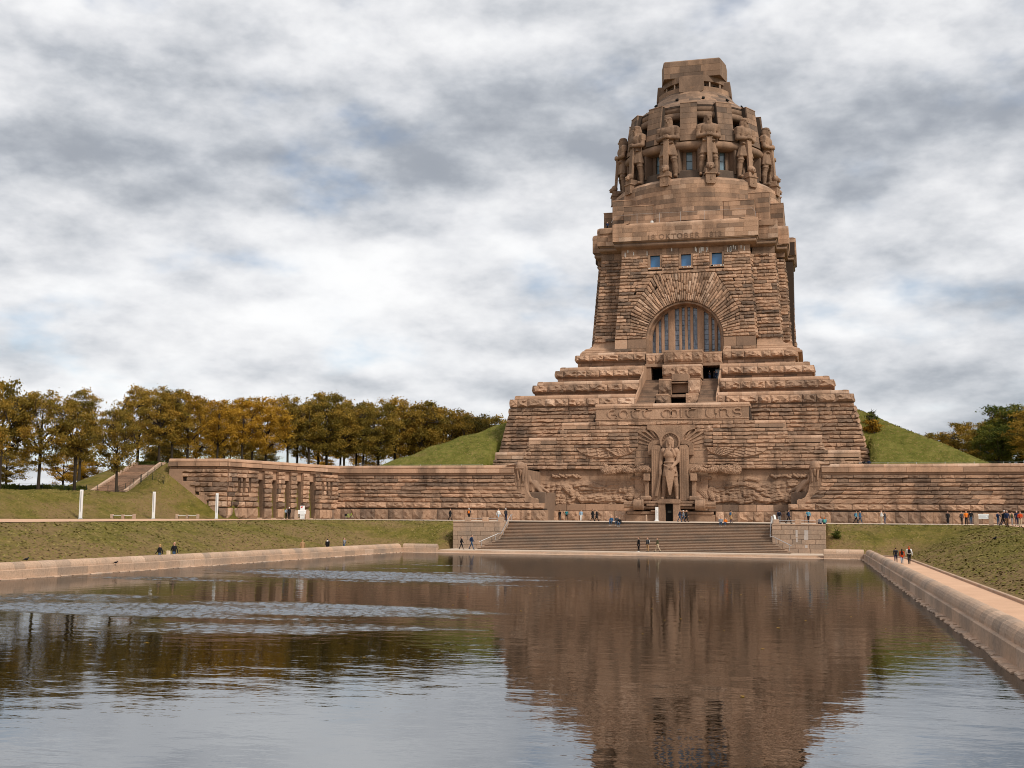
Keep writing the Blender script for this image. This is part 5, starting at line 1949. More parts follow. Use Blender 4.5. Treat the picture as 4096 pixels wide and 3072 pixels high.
# ---- carved fields: height over the wall, modelled from limbs, drapery and wings
def field(parts_, x0, x1, z0, z1_, step, joints=True, seed=1):
    xs_ = np.arange(x0, x1 + 1e-6, step); zs_ = np.arange(z0, z1_ + 1e-6, step)
    X, Z = np.meshgrid(xs_, zs_)
    Hh = np.zeros_like(X)
    for (ax, az, bx, bz, ra, rb, hgt) in parts_:
        dx, dz = bx - ax, bz - az
        t_ = np.clip(((X - ax) * dx + (Z - az) * dz) / max(1e-6, dx * dx + dz * dz), 0, 1)
        d = np.hypot(X - ax - t_ * dx, Z - az - t_ * dz)
        r_ = ra + (rb - ra) * t_
        h_ = hgt * np.clip(1 - (d / r_) ** 3, 0, None) ** 0.5
        fold = 0.07 * np.abs(np.sin((dx * (Z - az) - dz * (X - ax)) / max(0.1, math.hypot(dx, dz)) * 13 + ax * 3)) * (h_ > 0.12)
        Hh = np.maximum(Hh, h_ + fold)
    rgf = np.random.default_rng(seed)
    fine = np.zeros_like(X)
    for k in range(14):                                # small broken carving over the whole heap
        fxk, fzk = rgf.uniform(0.8, 4.5), rgf.uniform(2.5, 8.0)
        fine += np.abs(np.sin(X * fxk + rgf.uniform(0, 6.3) + 0.8 * np.sin(Z * 1.7 + k)) * np.sin(Z * fzk + rgf.uniform(0, 6.3) + 0.7 * np.sin(X * 1.3 + k)))
    fine = fine / 14
    zone = np.clip((6.6 - Z) / 0.5, 0, 1) * np.clip((np.abs(X) - 6.0) / 1.0, 0, 1)
    Hh = Hh * 0.72 + zone * 0.62 * np.clip(fine - 0.30, 0, None) * 1.6
    if joints:
        fr = np.abs(((Z - z0) / 0.95) % 1 - 0.5)
        ro = np.floor((Z - z0) / 0.95)
        fx = np.abs(((X / 2.1) + ro * 0.37) % 1 - 0.5)
        Hh = Hh - 0.05 * ((fr > 0.465) | (fx > 0.485))
    return X, Z, Hh


def field_mesh(name, X, Z, Hh, ybase, mat="carved", tint=0.5):
    V = np.stack([X, ybase(Z) - Hh, Z], -1).reshape(-1, 3)
    i = np.arange(X.size).reshape(X.shape)
    F = np.stack([i[:-1, :-1], i[:-1, 1:], i[1:, 1:], i[1:, :-1]], -1).reshape(-1, 4).tolist()
    return part(rw, RO, name, V, F, mat, tint, False)


def px(x, y):
    return ((x - 966) * 0.0206, 3.77 + (600 - y) * 0.0205)


def limb(p0, p1, r0, r1, h):
    a = px(*p0); b = px(*p1)
    return (a[0], a[1], b[0], b[1], r0 * 0.0206, r1 * 0.0206, h)


rs = random.Random(5)
left = []
arch_pts = [(48, 628), (44, 580), (56, 525), (85, 494), (118, 492), (150, 512), (172, 545)]
for a, b in zip(arch_pts[:-1], arch_pts[1:]):
    left.append(limb(a, b, 20, 22, 0.75))
left += [limb((110, 505), (165, 556), 30, 22, 0.95), limb((165, 556), (178, 566), 20, 14, 0.9), limb((90, 560), (120, 630), 50, 60, 0.55)]
left += [limb((150, 622), (205, 562), 24, 22, 0.75), limb((205, 562), (250, 618), 22, 18, 0.7), limb((260, 605), (360, 588), 30, 34, 0.75), limb((360, 588), (470, 600), 34, 28, 0.8), limb((470, 600), (560, 604), 27, 22, 0.7), limb((560, 606), (612, 618), 20, 14, 0.6), limb((300, 580), (400, 560), 16, 14, 0.45), limb((505, 585), (530, 600), 18, 20, 0.8), limb((380, 620), (520, 628), 14, 12, 0.5)]
left += [limb((190, 488), (260, 470), 16, 20, 0.40), limb((260, 470), (350, 488), 20, 22, 0.45), limb((350, 488), (440, 512), 20, 12, 0.40), limb((230, 510), (420, 520), 14, 12, 0.3), limb((280, 455), (330, 470), 10, 12, 0.35)]
fury = [(600, 585), (640, 560), (668, 530), (655, 512), (630, 520)]
for a, b in zip(fury[:-1], fury[1:]):
    left.append(limb(a, b, 20, 17, 0.6))
left += [limb((560, 525), (640, 540), 18, 24, 0.4), limb((640, 590), (665, 545), 22, 18, 0.7), limb((690, 575), (745, 520), 26, 30, 0.55), limb((745, 520), (765, 440), 26, 30, 0.6), limb((660, 425), (720, 430), 16, 20, 0.6), limb((720, 430), (730, 460), 18, 14, 0.6), limb((700, 560), (760, 560), 14, 16, 0.5)]
for k in range(8):
    x_ = 5 + k * 28
    left.append(limb((x_, 405 + rs.uniform(-4, 8)), (x_ + 30, 412 + rs.uniform(-6, 14)), 12, 10, rs.uniform(0.4, 0.75)))
right = []
for k in range(9):
    a = (1310 + k * 66, 612 - (k % 3) * 12 + rs.uniform(-6, 6)); b = (a[0] + 74, 612 - ((k + 1) % 3) * 14 + rs.uniform(-8, 8))
    right.append(limb(a, b, rs.uniform(17, 26), rs.uniform(17, 26), rs.uniform(0.55, 0.85)))
for k in range(9):
    a = (1370 + k * 60, 560 + rs.uniform(-10, 14)); b = (a[0] + rs.uniform(40, 80), 575 + rs.uniform(-14, 16))
    right.append(limb(a, b, rs.uniform(11, 18), rs.uniform(9, 15), rs.uniform(0.35, 0.6)))
right += [limb((1540, 560), (1600, 545), 20, 22, 0.7), limb((1600, 545), (1660, 590), 18, 14, 0.65), limb((1740, 600), (1800, 555), 20, 22, 0.7), limb((1800, 555), (1860, 610), 20, 16, 0.7), limb((1860, 610), (1905, 560), 14, 22, 0.6), limb((1330, 560), (1400, 540), 12, 14, 0.4)]
for k in range(6):
    a = (1400 + k * 48, 500 - 30 * math.sin(k * 0.7)); b = (a[0] + 56, 505 - 32 * math.sin((k + 1) * 0.7))
    right.append(limb(a, b, 18, 16, 0.42))
right += [limb((1500, 450), (1560, 430), 16, 14, 0.4), limb((1560, 430), (1640, 445), 12, 16, 0.35), limb((1875, 455), (1925, 455), 20, 20, 0.3), limb((1880, 480), (1915, 480), 18, 16, 0.3)]
fury_r = [(1932 - x_, y_) for x_, y_ in fury]
for a, b in zip(fury_r[:-1], fury_r[1:]):
    right.append(limb(a, b, 20, 17, 0.6))
right += [limb((1932 - 560, 525), (1932 - 640, 540), 18, 24, 0.4), limb((1932 - 640, 590), (1932 - 665, 545), 22, 18, 0.7), limb((1932 - 690, 575), (1932 - 745, 520), 26, 30, 0.55), limb((1932 - 745, 520), (1932 - 765, 440), 26, 30, 0.6), limb((1932 - 660, 425), (1932 - 720, 430), 16, 20, 0.6), limb((1932 - 720, 430), (1932 - 730, 460), 18, 14, 0.6)]
for k in range(12):
    x_ = 1745 + k * 28
    right.append(limb((x_, 405 + rs.uniform(-4, 10)), (x_ + 30, 412 + rs.uniform(-6, 16)), 12, 10, rs.uniform(0.4, 0.75)))
for nm, ps, xa, xb in (("carved_panel", left, -22.2, -4.1), ("carved_panel", right, 4.1, 22.2)):
    X, Z, Hh = field(ps, xa, xb, 2.95, 8.75, 0.085)
    o = field_mesh(nm, X, Z, Hh, lambda z: yr(z) + 0.62)
    o["label"] = "carved panel of a fallen horse and lying bodies" if xa < 0 else "carved panel of heaped lying bodies"
# spread eagle wings
for sgn in (-1, 1):
    xs_ = np.arange(5.75, 15.75, 0.085); zs_ = np.arange(10.2, 12.36, 0.085)
    X, Z = np.meshgrid(xs_, zs_)
    cxw = 10.7
    low = 12.28 - 1.85 * np.sqrt(np.clip(1 - ((X - cxw) / 4.95) ** 2, 0, None))
    inside = (Z > low) & (Z < 12.28) & (np.abs(X - cxw) < 4.95)
    ang = np.arctan2(12.75 - Z, X - 5.2)
    rr_ = np.hypot(X - 5.2, 12.75 - Z)
    rim = np.clip((Z - low) / 0.22, 0, 1)
    saw = ((ang * 13.0 + 0.25 * np.floor(rr_ / 1.7)) % 1.0)
    feather = 0.16 * saw * (rr_ > 1.2)
    cover = 0.14 * np.clip(1 - np.abs(((rr_ / 1.7) % 1.0) - 0.1) * 6, 0, 1)
    neck = 0.30 * np.exp(-((X - 9.2 - (Z - 11.2) * 1.6) / 0.35) ** 2) * (Z > 10.9)
    Hh = np.where(inside, (0.26 + feather + cover + neck) * rim, -0.35)
    o = field_mesh("eagle_wing", sgn * X, Z, Hh, lambda z: yr(z) - 0.06, tint=0.62)
    if sgn > 0:
        pass
    else:
        o.data.flip_normals()
    # dragon head jutting out under the wing
    dp = []
    rs2 = random.Random(11)
    for k in range(11):
        xk = 3.6 + k * 0.66
        dp.append(("cap", ((sgn * xk, 191.1 + rs2.uniform(-0.2, 0.15), 8.55 + 0.15 * math.sin(k * 1.3)), (sgn * (xk + 0.75), 191.1 + rs2.uniform(-0.25, 0.1), 8.55 + 0.18 * math.sin((k + 1) * 1.3)), rs2.uniform(0.34, 0.5), rs2.uniform(0.34, 0.5)), 0.12, 0))
        dp.append(("cap", ((sgn * xk, 191.35, 9.15 + rs2.uniform(-0.06, 0.08)), (sgn * (xk + 0.7), 191.35, 9.15 + rs2.uniform(-0.06, 0.08)), 0.16, 0.18), 0.05, 0))
    dp += [("cap", ((sgn * 9.6, 190.9, 8.5), (sgn * 10.9, 190.8, 8.3), 0.62, 0.48), 0.15, 0), ("cap", ((sgn * 10.2, 190.9, 9.0), (sgn * 10.9, 190.9, 9.55), 0.3, 0.2), 0.1, 0),
           ("cap", ((sgn * 9.0, 190.7, 8.2), (sgn * 10.6, 190.6, 7.95), 0.26, 0.22), 0.06, 0), ("ell", ((sgn * 7.0, 190.8, 8.45), (0.7, 0.5, 0.45)), 0.1, 0)]
    V, F, _ = solid(dp, 0.12)
    V = V + np.random.default_rng(4).normal(0, 0.045, V.shape)
    part(rw, RO, "dragon_head", V, F, "carved", 0.5)
# moulded ledges above the dragons
for sgn in (-1, 1):
    zig = [(sgn * 4.4, 9.62), (sgn * 6.0, 9.70), (sgn * 6.5, 9.55), (sgn * 7.4, 9.72), (sgn * 8.3, 9.58), (sgn * 9.2, 9.74), (sgn * 10.7, 9.62)]
    V, F = ribbon(zig if sgn > 0 else zig, 0.12)
    part(rw, RO, "wavy_ledge", [(x_, yr(9.6) - 0.28 + y_ * 1.4, z_) for x_, y_, z_ in V], F, "carved", 0.6)
S.flush(rw, "stone", "stonework", 300)

# ---- the archangel
MIO = (0.0, 190.9, 3.72)
am = thing("archangel_statue", "giant armoured archangel statue standing above the dark doorway in the relief wall", "statue", MIO)
p = [("ell", ((0, 0.05, 9.35), (0.50, 0.52, 0.68)), 0, 0), ("cap", ((0, -0.38, 9.15), (0, -0.48, 8.98), 0.10, 0.11), 0.04, 0),
     ("cap", ((0, 0.15, 8.3), (0, 0.12, 9.0), 0.55, 0.42), 0.15, 0), ("ell", ((0, 0.0, 7.35), (1.08, 0.82, 0.95)), 0.2, 0), ("ell", ((0, 0.0, 6.35), (0.80, 0.66, 0.62)), 0.25, 0),
     ("skirt", ((0, 0.05), 3.75, 6.15, 1.30, 0.90, 0.68), 0.12, 0), ("box", ((0, -0.02, 6.05), (0.95, 0.70, 0.10), 0.08), 0.05, 0), ("cap", ((-0.9, -0.55, 5.6), (1.1, -0.6, 4.5), 0.13, 0.13), 0.05, 0)]
p += mir("ell", ((1.02, 0.05, 7.85), (0.52, 0.56, 0.58)), 0.08, 0) + mir("cap", ((0.45, -0.62, 8.15), (0.85, -0.55, 7.15), 0.22, 0.16), 0.06, 0)
p += [("cap", ((-1.30, 0.1, 7.6), (-1.50, 0.05, 5.95), 0.38, 0.32), 0.1, 0), ("cap", ((-1.50, 0.05, 5.95), (-1.55, -0.25, 4.4), 0.32, 0.24), 0.1, 0), ("ell", ((-1.55, -0.3, 4.15), (0.24, 0.28, 0.32)), 0.06, 0),
      ("cap", ((1.30, 0.1, 7.6), (1.28, -0.2, 6.25), 0.38, 0.34), 0.1, 0), ("cap", ((1.28, -0.2, 6.25), (0.55, -0.95, 5.35), 0.32, 0.24), 0.1, 0), ("ell", ((0.42, -1.0, 5.15), (0.32, 0.24, 0.26)), 0.06, 0)]
for k in range(4):
    p.append(("cap", ((0.60 - k * 0.11, -1.12, 5.12), (0.50 - k * 0.11, -1.10, 4.82), 0.075, 0.06), 0.02, 0))
    p.append(("cap", ((-1.68 + k * 0.1, -0.48, 4.05), (-1.68 + k * 0.1, -0.46, 3.80), 0.07, 0.06), 0.02, 0))
p += mir("cap", ((0.72, 0.1, 4.2), (0.95, 0.05, 2.3), 0.52, 0.40), 0.1, 0) + mir("cap", ((0.95, 0.05, 2.4), (1.08, 0.15, 0.5), 0.42, 0.26), 0.1, 0) + mir("cap", ((1.08, 0.15, 0.24), (1.22, -0.75, 0.2), 0.27, 0.22), 0.1, 0)
V, F, _ = solid(p, 0.088)
make("body", V, F, M["carved"], am, 0.7, True)
# hood with a shadowed face opening
hp = [("ell", ((0, 0.18, 9.45), (0.66, 0.66, 0.82)), 0, 0), ("cap", ((0, 0.3, 10.1), (0, 0.3, 10.25), 0.22, 0.10), 0.15, 0), ("cap", ((-0.52, -0.12, 9.3), (-0.45, -0.2, 8.55), 0.17, 0.2), 0.08, 0), ("cap", ((0.52, -0.12, 9.3), (0.45, -0.2, 8.55), 0.17, 0.2), 0.08, 0),
      ("cap", ((-0.45, -0.25, 9.75), (0, -0.34, 10.0), 0.14, 0.14), 0.08, 0), ("cap", ((0.45, -0.25, 9.75), (0, -0.34, 10.0), 0.14, 0.14), 0.08, 0)]
V, F, _ = solid(hp, 0.08)
make("hood", V, F, M["carved"], am, 0.65, True)
V, F = prism([(-0.75, 4.75), (0.95, 4.75), (0.72, 3.6), (0.2, 0.75), (-0.05, 0.75), (-0.55, 3.6)], -1.05, -0.6)
make("tabard", V, F, M["carved"], am, 0.75)
V, F = tube([(-1.5, -0.45, 4.0), (-1.9, -0.35, 2.2), (-2.25, -0.2, 0.6)], [0.16, 0.24, 0.30], 6)
make("sword", V, F, M["carved"], am, 0.5)
hv, hf = [], []
for (r0, r1, y_) in ((1.38, 1.66, 0.55),):
    hm = MB()
    n = 36
    for k in range(n):
        a0, a1 = 2 * math.pi * k / n, 2 * math.pi * (k + 1) / n
        P = lambda r, a, y: (r * math.cos(a), y, 9.45 + r * math.sin(a))
        hm.add([P(r0, a0, y_ - 0.1), P(r0, a1, y_ - 0.1), P(r1, a1, y_ - 0.1), P(r1, a0, y_ - 0.1), P(r0, a0, y_ + 0.3), P(r0, a1, y_ + 0.3), P(r1, a1, y_ + 0.3), P(r1, a0, y_ + 0.3)], BOXF, 0.55)
        if k % 2 == 0 and 2 < k < 17:
            hm.add([P(0.98, a0, y_ - 0.05), P(0.98, a0 + 0.05, y_ - 0.05), P(1.3, a0 + 0.05, y_ - 0.05), P(1.3, a0, y_ - 0.05), P(0.98, a0, y_ + 0.3), P(0.98, a0 + 0.05, y_ + 0.3), P(1.3, a0 + 0.05, y_ + 0.3), P(1.3, a0, y_ + 0.3)], BOXF, 0.5)
    n = 32
    dv = [(0, y_ + 0.1, 9.45)] + [(1.4 * math.cos(2 * math.pi * k / n), y_ + 0.1, 9.45 + 1.4 * math.sin(2 * math.pi * k / n)) for k in range(n)]
    hm.add(dv, [(0, 1 + k, 1 + (k + 1) % n) for k in range(n)], 0.35)
hm.build("halo", M["carved"], am)

# ------------------------------------------------------------------ wing walls
def wing(sgn, xend, lab):
    o = np.array((sgn * 38.0, 182.0, 0.0))
    w = thing("wing_wall", lab, "wall", tuple(o))
    S = LS(o)
    A0, A1 = 23.7, xend
    mp = front(lambda z: 182.0)

    def both(a, b):
        return (a, b) if sgn > 0 else (-b, -a)
    cb = MB().box(*both(22.2, A1), 182.35, 184.6, 0, 8.4, 0, 0.3)
    part(w, o, "wall_core", np.concatenate(cb.V), cb.F, "joint", 0.3)
    a, b = both(18.25, A1)
    cu = course_cuts(a, b, 1.5, 2.7)
    for c0, c1 in zip(cu[:-1], cu[1:]):
        V, F = boulder(front(lambda z: 181.0), ((c0, 0.02), (c1, 0.02), (c1, 1.86), (c0, 1.86)), 0.30, 0.018, -1.3)
        S.add(V, F, tintr(0.1, 0.75), "rock", w=1.0)
    a, b = both(18.8, A1)
    cu = course_cuts(a, b, 1.6, 3.2)
    for c0, c1 in zip(cu[:-1], cu[1:]):
        V, F = boulder(front(lambda z: 181.35), ((c0, 2.06), (c1, 2.06), (c1, 2.98), (c0, 2.98)), 0.30, 0.018, -1.2)
        S.add(V, F, tintr(0.2, 0.85), "rock", w=0.9)
    sh = MB().box(*both(18.6, A1), 181.5, 183, 1.7, 2.1, 0, 0.1)
    part(w, o, "joint_bed", np.concatenate(sh.V), sh.F, "joint", 0.1)
    rws = [3.0, 3.78, 4.38, 4.98, 5.58, 6.18, 6.78, 7.34]

    def ex(a, b):
        cut = lambda z: 23.7 - max(0, (6.2 - z)) ** 1.5 * 0.47
        i0, i1 = cut(a), cut(b)
        return [(i0, A1, i1, A1)] if sgn > 0 else [(-A1, -i0, -A1, -i1)]
    masonry(S, mp, rws, ex, 1.4, 4.6, 0.28, tl=(0.1, 0.8))
    m2 = MB().box(*both(23.7, A1), 181.75, 183, 7.36, 7.72, 0.03, 0.4)
    part(w, o, "string_course", np.concatenate(m2.V), m2.F, "ashlar", 0.4)
    a, b = both(23.72, A1)
    cu = course_cuts(a, b, 2.6, 4.6)
    for c0, c1 in zip(cu[:-1], cu[1:]):
        V, F = flat(front(lambda z: 181.45), ((c0, 7.72), (c1, 7.72), (c1, 8.42), (c0, 8.42)), 0, 0.01, -1.2)
        S.add(V, F, tintr(0.3, 0.9), "ashlar", w=0.8)
    cu = course_cuts(a, b, 2.4, 4.4)
    prof = [(-1.7, 8.42), (0.0, 8.43), (0.08, 8.52)] + arcp(-0.40, 8.5, 0.48, 5, 90, 7) + [(-1.7, 8.96)]
    for c0, c1 in zip(cu[:-1], cu[1:]):
        V, F = sweep(prof, [(c0 + 0.008, 181.78), (c1 - 0.008, 181.78)])
        S.add(V, F, tintr(0.35, 0.98), "ashlar", w=0.8)
    S.flush(w, "stone", "stonework", 300)
    # carved end pier with a scrolled foot
    pol = [(23.95, 3.0), (23.95, 8.2), (24.0, 9.0), (23.5, 9.42), (22.7, 9.5), (22.1, 9.2), (21.95, 8.6), (22.0, 6.3), (21.75, 4.9), (21.25, 4.0), (20.7, 3.72), (20.3, 3.75), (20.05, 3.5), (20.05, 3.0)]
    pol = [(sgn * x_, z_) for x_, z_ in pol]
    if sgn < 0:
        pol = pol[::-1]
    V, F = prism(pol[::-1], 181.95, 183.4)
    part(w, o, "end_pier", V, F, "carved", 0.6)
    for (x0_, x1_, z0_, z1_) in ((22.15, 22.3, 6.0, 8.0), (22.6, 22.75, 5.2, 7.9), (23.05, 23.2, 5.0, 7.9), (23.5, 23.65, 4.6, 7.9), (22.0, 23.95, 4.35, 4.42), (22.05, 23.95, 5.6, 5.66), (22.05, 23.95, 7.0, 7.06)):
        b_ = MB().box(*both(x0_, x1_), 181.88, 182.0, z0_, z1_, 0.01)
        part(w, o, "pier_flute", np.concatenate(b_.V), b_.F, "carved", 0.25)
    fp = [("ell", ((sgn * 22.85, 181.95, 8.75), (0.85, 0.55, 0.75)), 0, 0), ("cap", ((sgn * 22.3, 181.85, 8.3), (sgn * 22.35, 181.85, 6.4), 0.28, 0.16), 0.1, 0), ("cap", ((sgn * 23.2, 181.85, 8.2), (sgn * 23.1, 181.85, 6.6), 0.24, 0.14), 0.1, 0),
          ("box", ((sgn * 22.85, 181.55, 8.45), (0.7, 0.18, 0.08), 0.05), 0.04, 0), ("cap", ((sgn * 22.7, 181.6, 8.1), (sgn * 22.75, 181.8, 7.2), 0.2, 0.1), 0.08, 0)]
    V, F, _ = solid(fp, 0.09)
    part(w, o, "carved_head", V, F, "carved", 0.65, True)
    V, F = sweep([(-1.7, 8.9), (0.0, 8.9), (0.1, 9.1)] + arcp(-0.5, 9.0, 0.5, 10, 90, 5) + [(-1.7, 9.5)], [(23.3, 181.6), (25.0, 181.6)] if sgn > 0 else [(-25.0, 181.6), (-23.3, 181.6)])
    vv = np.array(V); f_ = (np.abs(vv[:, 0]) - 23.3) / 1.7
    vv[:, 2] = np.where(vv[:, 2] > 8.95, 8.95 + (vv[:, 2] - 8.95) * (1 - f_ * 0.9), vv[:, 2])
    part(w, o, "pier_cap", vv, F, "carved", 0.8, True)
    # draped figure sinking from the pier towards the relief
    dp = []
    for k in range(8):
        f_ = k / 7
        xe, ze = 18.9 + 2.9 * f_, 4.8 + 0.25 * math.sin(k * 2.1)
        ym = 185.2 + 0.35 * math.sin(k * 1.7)
        dp.append(("cap", ((sgn * (21.9 + 0.1 * f_), 184.6, 7.3 - 0.9 * (1 - f_)), (sgn * (0.55 * xe + 0.45 * 21.9), ym, 5.75 - 0.15 * (1 - f_)), 0.22, 0.26), 0.10, 0))
        dp.append(("cap", ((sgn * (0.55 * xe + 0.45 * 21.9), ym, 5.75 - 0.15 * (1 - f_)), (sgn * xe, ym - 0.3, ze), 0.26, 0.20), 0.10, 0))
    dp.append(("ell", ((sgn * 21.4, 185.6, 5.6), (1.0, 1.0, 1.2)), 0.3, 0))
    V, F, _ = solid(dp, 0.11)
    part(w, o, "drapery", V, F, "carved", 0.55, True)
    ck = MB().box(*both(19.15, 22.2), 184.0, 192.5, 0.05, 4.75, 0.06, 0.35)
    part(w, o, "cheek_block", np.concatenate(ck.V), ck.F, "ashlar", 0.15)
    ck = MB().box(*both(21.9, 30.5), 183.5, 193.5, 0.0, 8.3, 0.0, 0.35)
    part(w, o, "return_wall", np.concatenate(ck.V), ck.F, "ashlar", 0.3)
    return w


wing(-1, 54.6, "long rough stone wing wall running left from the relief to the gate pavilion")
wing(1, 76.0, "long rough stone wing wall running right out of the picture")

# ------------------------------------------------------------------ gate pavilion on the left
PO = np.array((PAV_A[0], PAV_A[1], 0.0))
uv = (PAV_B - PAV_A) / np.linalg.norm(PAV_B - PAV_A)
pang = math.degrees(math.atan2(uv[1], uv[0]))
pv = thing("gate_pavilion", "rough stone gate pavilion with five tall openings and slit windows", "building", tuple(PO))
S = LS(PO)
pm = facing(tuple(PO), pang)
LP = 24.9
DOORS = [(6.28, 7.6), (9.3, 10.6), (12.1, 13.48), (14.9, 16.3), (17.8, 19.2)]
SLITS = [(1.95, 2.55), (3.0, 3.55), (4.15, 4.7), (20.75, 21.25), (21.9, 22.35), (22.9, 23.35)]


def pspan(a, b):
    cuts = [0.0]
    m = (a + b) / 2
    op = list(DOORS) if m < 7.3 else []
    if 3.95 < m < 6.2:
        op += SLITS
    op.sort()
    out, s_ = [], 0.0
    for (d0, d1) in op:
        out.append((s_, d0, s_, d0)); s_ = d1
    out.append((s_, LP, s_, LP))
    return out


masonry(S, pm, [0.05, 1.70], pspan, 1.3, 2.4, 0.36)
masonry(S, pm, [1.78, 2.66], pspan, 1.3, 2.4, 0.34)
masonry(S, pm, [2.7, 3.35, 3.98, 4.72, 5.46, 6.2, 6.82, 7.4], pspan, 1.2, 2.4, 0.28)
masonry(S, facing(tuple(PO), pang), [7.4, 7.75], lambda a, b: [(0, LP, 0, LP)], 2, 3.4, 0, "flat", "ashlar")
pm2 = lambda u, v, d: pm(u, v, d + 0.42)
masonry(S, pm2, [7.76, 8.40], lambda a, b: [(-0.4, LP + 0.2, -0.4, LP + 0.2)], 2.6, 4.4, 0, "flat", "ashlar")
# core with openings: posts between the openings
cm = MB()


def pbox(s0, s1, d0, d1, z0, z1_, b=0.0):
    V_, F_ = boxVF(s0, s1, -d1, -d0, z0, z1_, b)
    return [pm(x_, z_, -y_) for (x_, y_, z_) in V_], F_


edges = [0.1] + [e for d in DOORS for e in d] + [LP]
solid_spans = list(zip(edges[::2], edges[1::2]))
for (s0, s1) in solid_spans:
    ins = [q for q in SLITS if s0 < q[0] < s1]
    if ins:
        cm.add(*pbox(s0, s1, -2.2, -0.2, 0, 3.98), 0.3); cm.add(*pbox(s0, s1, -2.2, -0.2, 6.2, 8.35), 0.3)
        ee = [s0] + [e for q in ins for e in q] + [s1]
        for (q0, q1) in zip(ee[::2], ee[1::2]):
            cm.add(*pbox(q0, q1, -2.2, -0.2, 3.98, 6.2), 0.3)
    else:
        cm.add(*pbox(s0, s1, -2.2, -0.2, 0, 8.35), 0.45)
part(pv, PO, "wall_core", np.concatenate(cm.V), cm.F, "ashlar", 0.35)
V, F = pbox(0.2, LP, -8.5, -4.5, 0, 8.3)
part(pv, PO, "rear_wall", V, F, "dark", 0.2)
for (d0, d1) in DOORS:
    V, F = pbox(d0, d1, -1.1, -0.35, 6.2, 7.42, 0.02)
    part(pv, PO, "lintel", V, F, "ashlar", 0.6)
    V, F = pbox(d0 - 0.02, d1 + 0.02, -1.3, -0.3, 6.08, 6.2, 0.02)
    part(pv, PO, "lintel_moulding", V, F, "ashlar", 0.6)
    V, F = pbox(d0, d1, -4.0, -0.1, 0, 0.28, 0.02)
    st = part(pv, PO, "threshold", V, F, "pale", 0.5)
    V, F = pbox(d0, d1, -2.15, -2.05, 0.28, 6.1)
    g_ = part(pv, PO, "glazed_door", V, F, "glass", 0.5)
    for (z0_, z1_) in ((3.1, 3.35), (0.3, 0.5)):
        V, F = pbox(d0, d1, -2.05, -1.98, z0_, z1_)
        part(g_, PO, "door_rail", V, F, "steel", 0.5)
V, F = pbox(9.32, 9.55, -1.9, -1.7, 0.3, 6.05)
part(pv, PO, "white_banner", V, F, "white", 0.5)
t = NT("green_exit_sign")
t.b.inputs["Emission Color"].default_value = (0.1, 0.7, 0.35, 1); t.b.inputs["Emission Strength"].default_value = 0.5
M["exit"] = t.done((0.05, 0.5, 0.25), 0.5)
V, F = pbox(12.2, 12.75, -1.9, -1.85, 3.75, 4.2)
part(pv, PO, "exit_sign", V, F, "exit", 0.5)
for (d0, d1) in SLITS:
    V, F = pbox(d0, d1, -1.2, -1.1, 3.98, 6.2)
    part(pv, PO, "slit_pane", V, F, "glass", 0.5)
V, F = sweep([(-1.9, 8.40), (0.30, 8.41), (0.38, 8.5)] + arcp(-0.10, 8.48, 0.48, 5, 90, 7) + [(-1.9, 8.96)],
             [(PAV_A[0] - 9.2, PAV_A[1] - 0.8), (PAV_A[0], PAV_A[1]), (PAV_A[0] + uv[0] * LP, PAV_A[1] + uv[1] * LP)])
part(pv, PO, "coping", V, F, "ashlar", 0.7)
# end wall that steps down the bank
em = facing((PAV_A[0] - 9.2, PAV_A[1] - 0.8, 0), 5.0)
LE = 9.235


def espan(a, b):
    lo_ = max(0.0, LE - 1.1 - (a) * 0.98) if a < 6.4 else 2.0
    if a > 6.2:
        lo_ = 2.1
    return [(lo_, LE, lo_, LE)]


masonry(S, em, [0.05, 1.70], espan, 1.4, 2.4, 0.3)
masonry(S, em, [1.78, 2.66, 3.35, 3.98, 4.72, 5.46, 6.2, 6.82, 7.4], espan, 1.6, 3.4, 0.26)
em2 = lambda u, v, d: em(u, v, d + 0.42)
masonry(S, em2, [7.76, 8.40], lambda a, b: [(-0.1, LE + 0.4, -0.1, LE + 0.4)], 2.4, 4.0, 0, "flat", "ashlar")
masonry(S, em, [7.4, 7.75], lambda a, b: [(0, LE, 0, LE)], 2, 3.4, 0, "flat", "ashlar")


def ebox(s0, s1, d0, d1, z0, z1_, b=0.0):
    V_, F_ = boxVF(s0, s1, -d1, -d0, z0, z1_, b)
    return [em(x_, z_, -y_) for (x_, y_, z_) in V_], F_


V, F = ebox(0.05, LE - 0.1, -3.0, -0.2, -0.5, 8.35)
part(pv, PO, "end_core", V, F, "joint", 0.35)
for (s0, z1_) in ((0.0, 7.4), (2.05, 5.6), (3.95, 3.55), (5.75, 1.75)):
    V, F = ebox(s0, LE - 0.5 - (z1_ * 0.98 if z1_ < 7 else 6.6) + 0.6, -1.0, 0.22, -0.6, z1_, 0.04)
    V2, F2 = ebox(s0, s0 + 2.15, -1.0, 0.2, -0.6, z1_, 0.04)
    part(pv, PO, "stepped_buttress", V2, F2, "ashlar", random.uniform(0.35, 0.6))
V, F = ebox(2.6, 3.6, -0.6, 0.05, 5.7, 6.3)
part(pv, PO, "vent_opening", V, F, "dark", 0.3)
S.flush(pv, "stone", "stonework", 300)
rf = MB()
rf.add([(PAV_A[0] - 9, PAV_A[1], 8.3), (PAV_A[0] - 0.3, PAV_A[1] + 0.5, 8.3), (PAV_B[0] - 0.5, PAV_B[1] + 2, 8.3), (PAV_B[0] - 12, PAV_B[1] + 2, 8.3), (PAV_A[0] - 9, PAV_A[1], 8.7), (PAV_A[0] - 0.3, PAV_A[1] + 0.5, 8.7), (PAV_B[0] - 0.5, PAV_B[1] + 2, 8.7), (PAV_B[0] - 12, PAV_B[1] + 2, 8.7)], BOXF, 0.5)
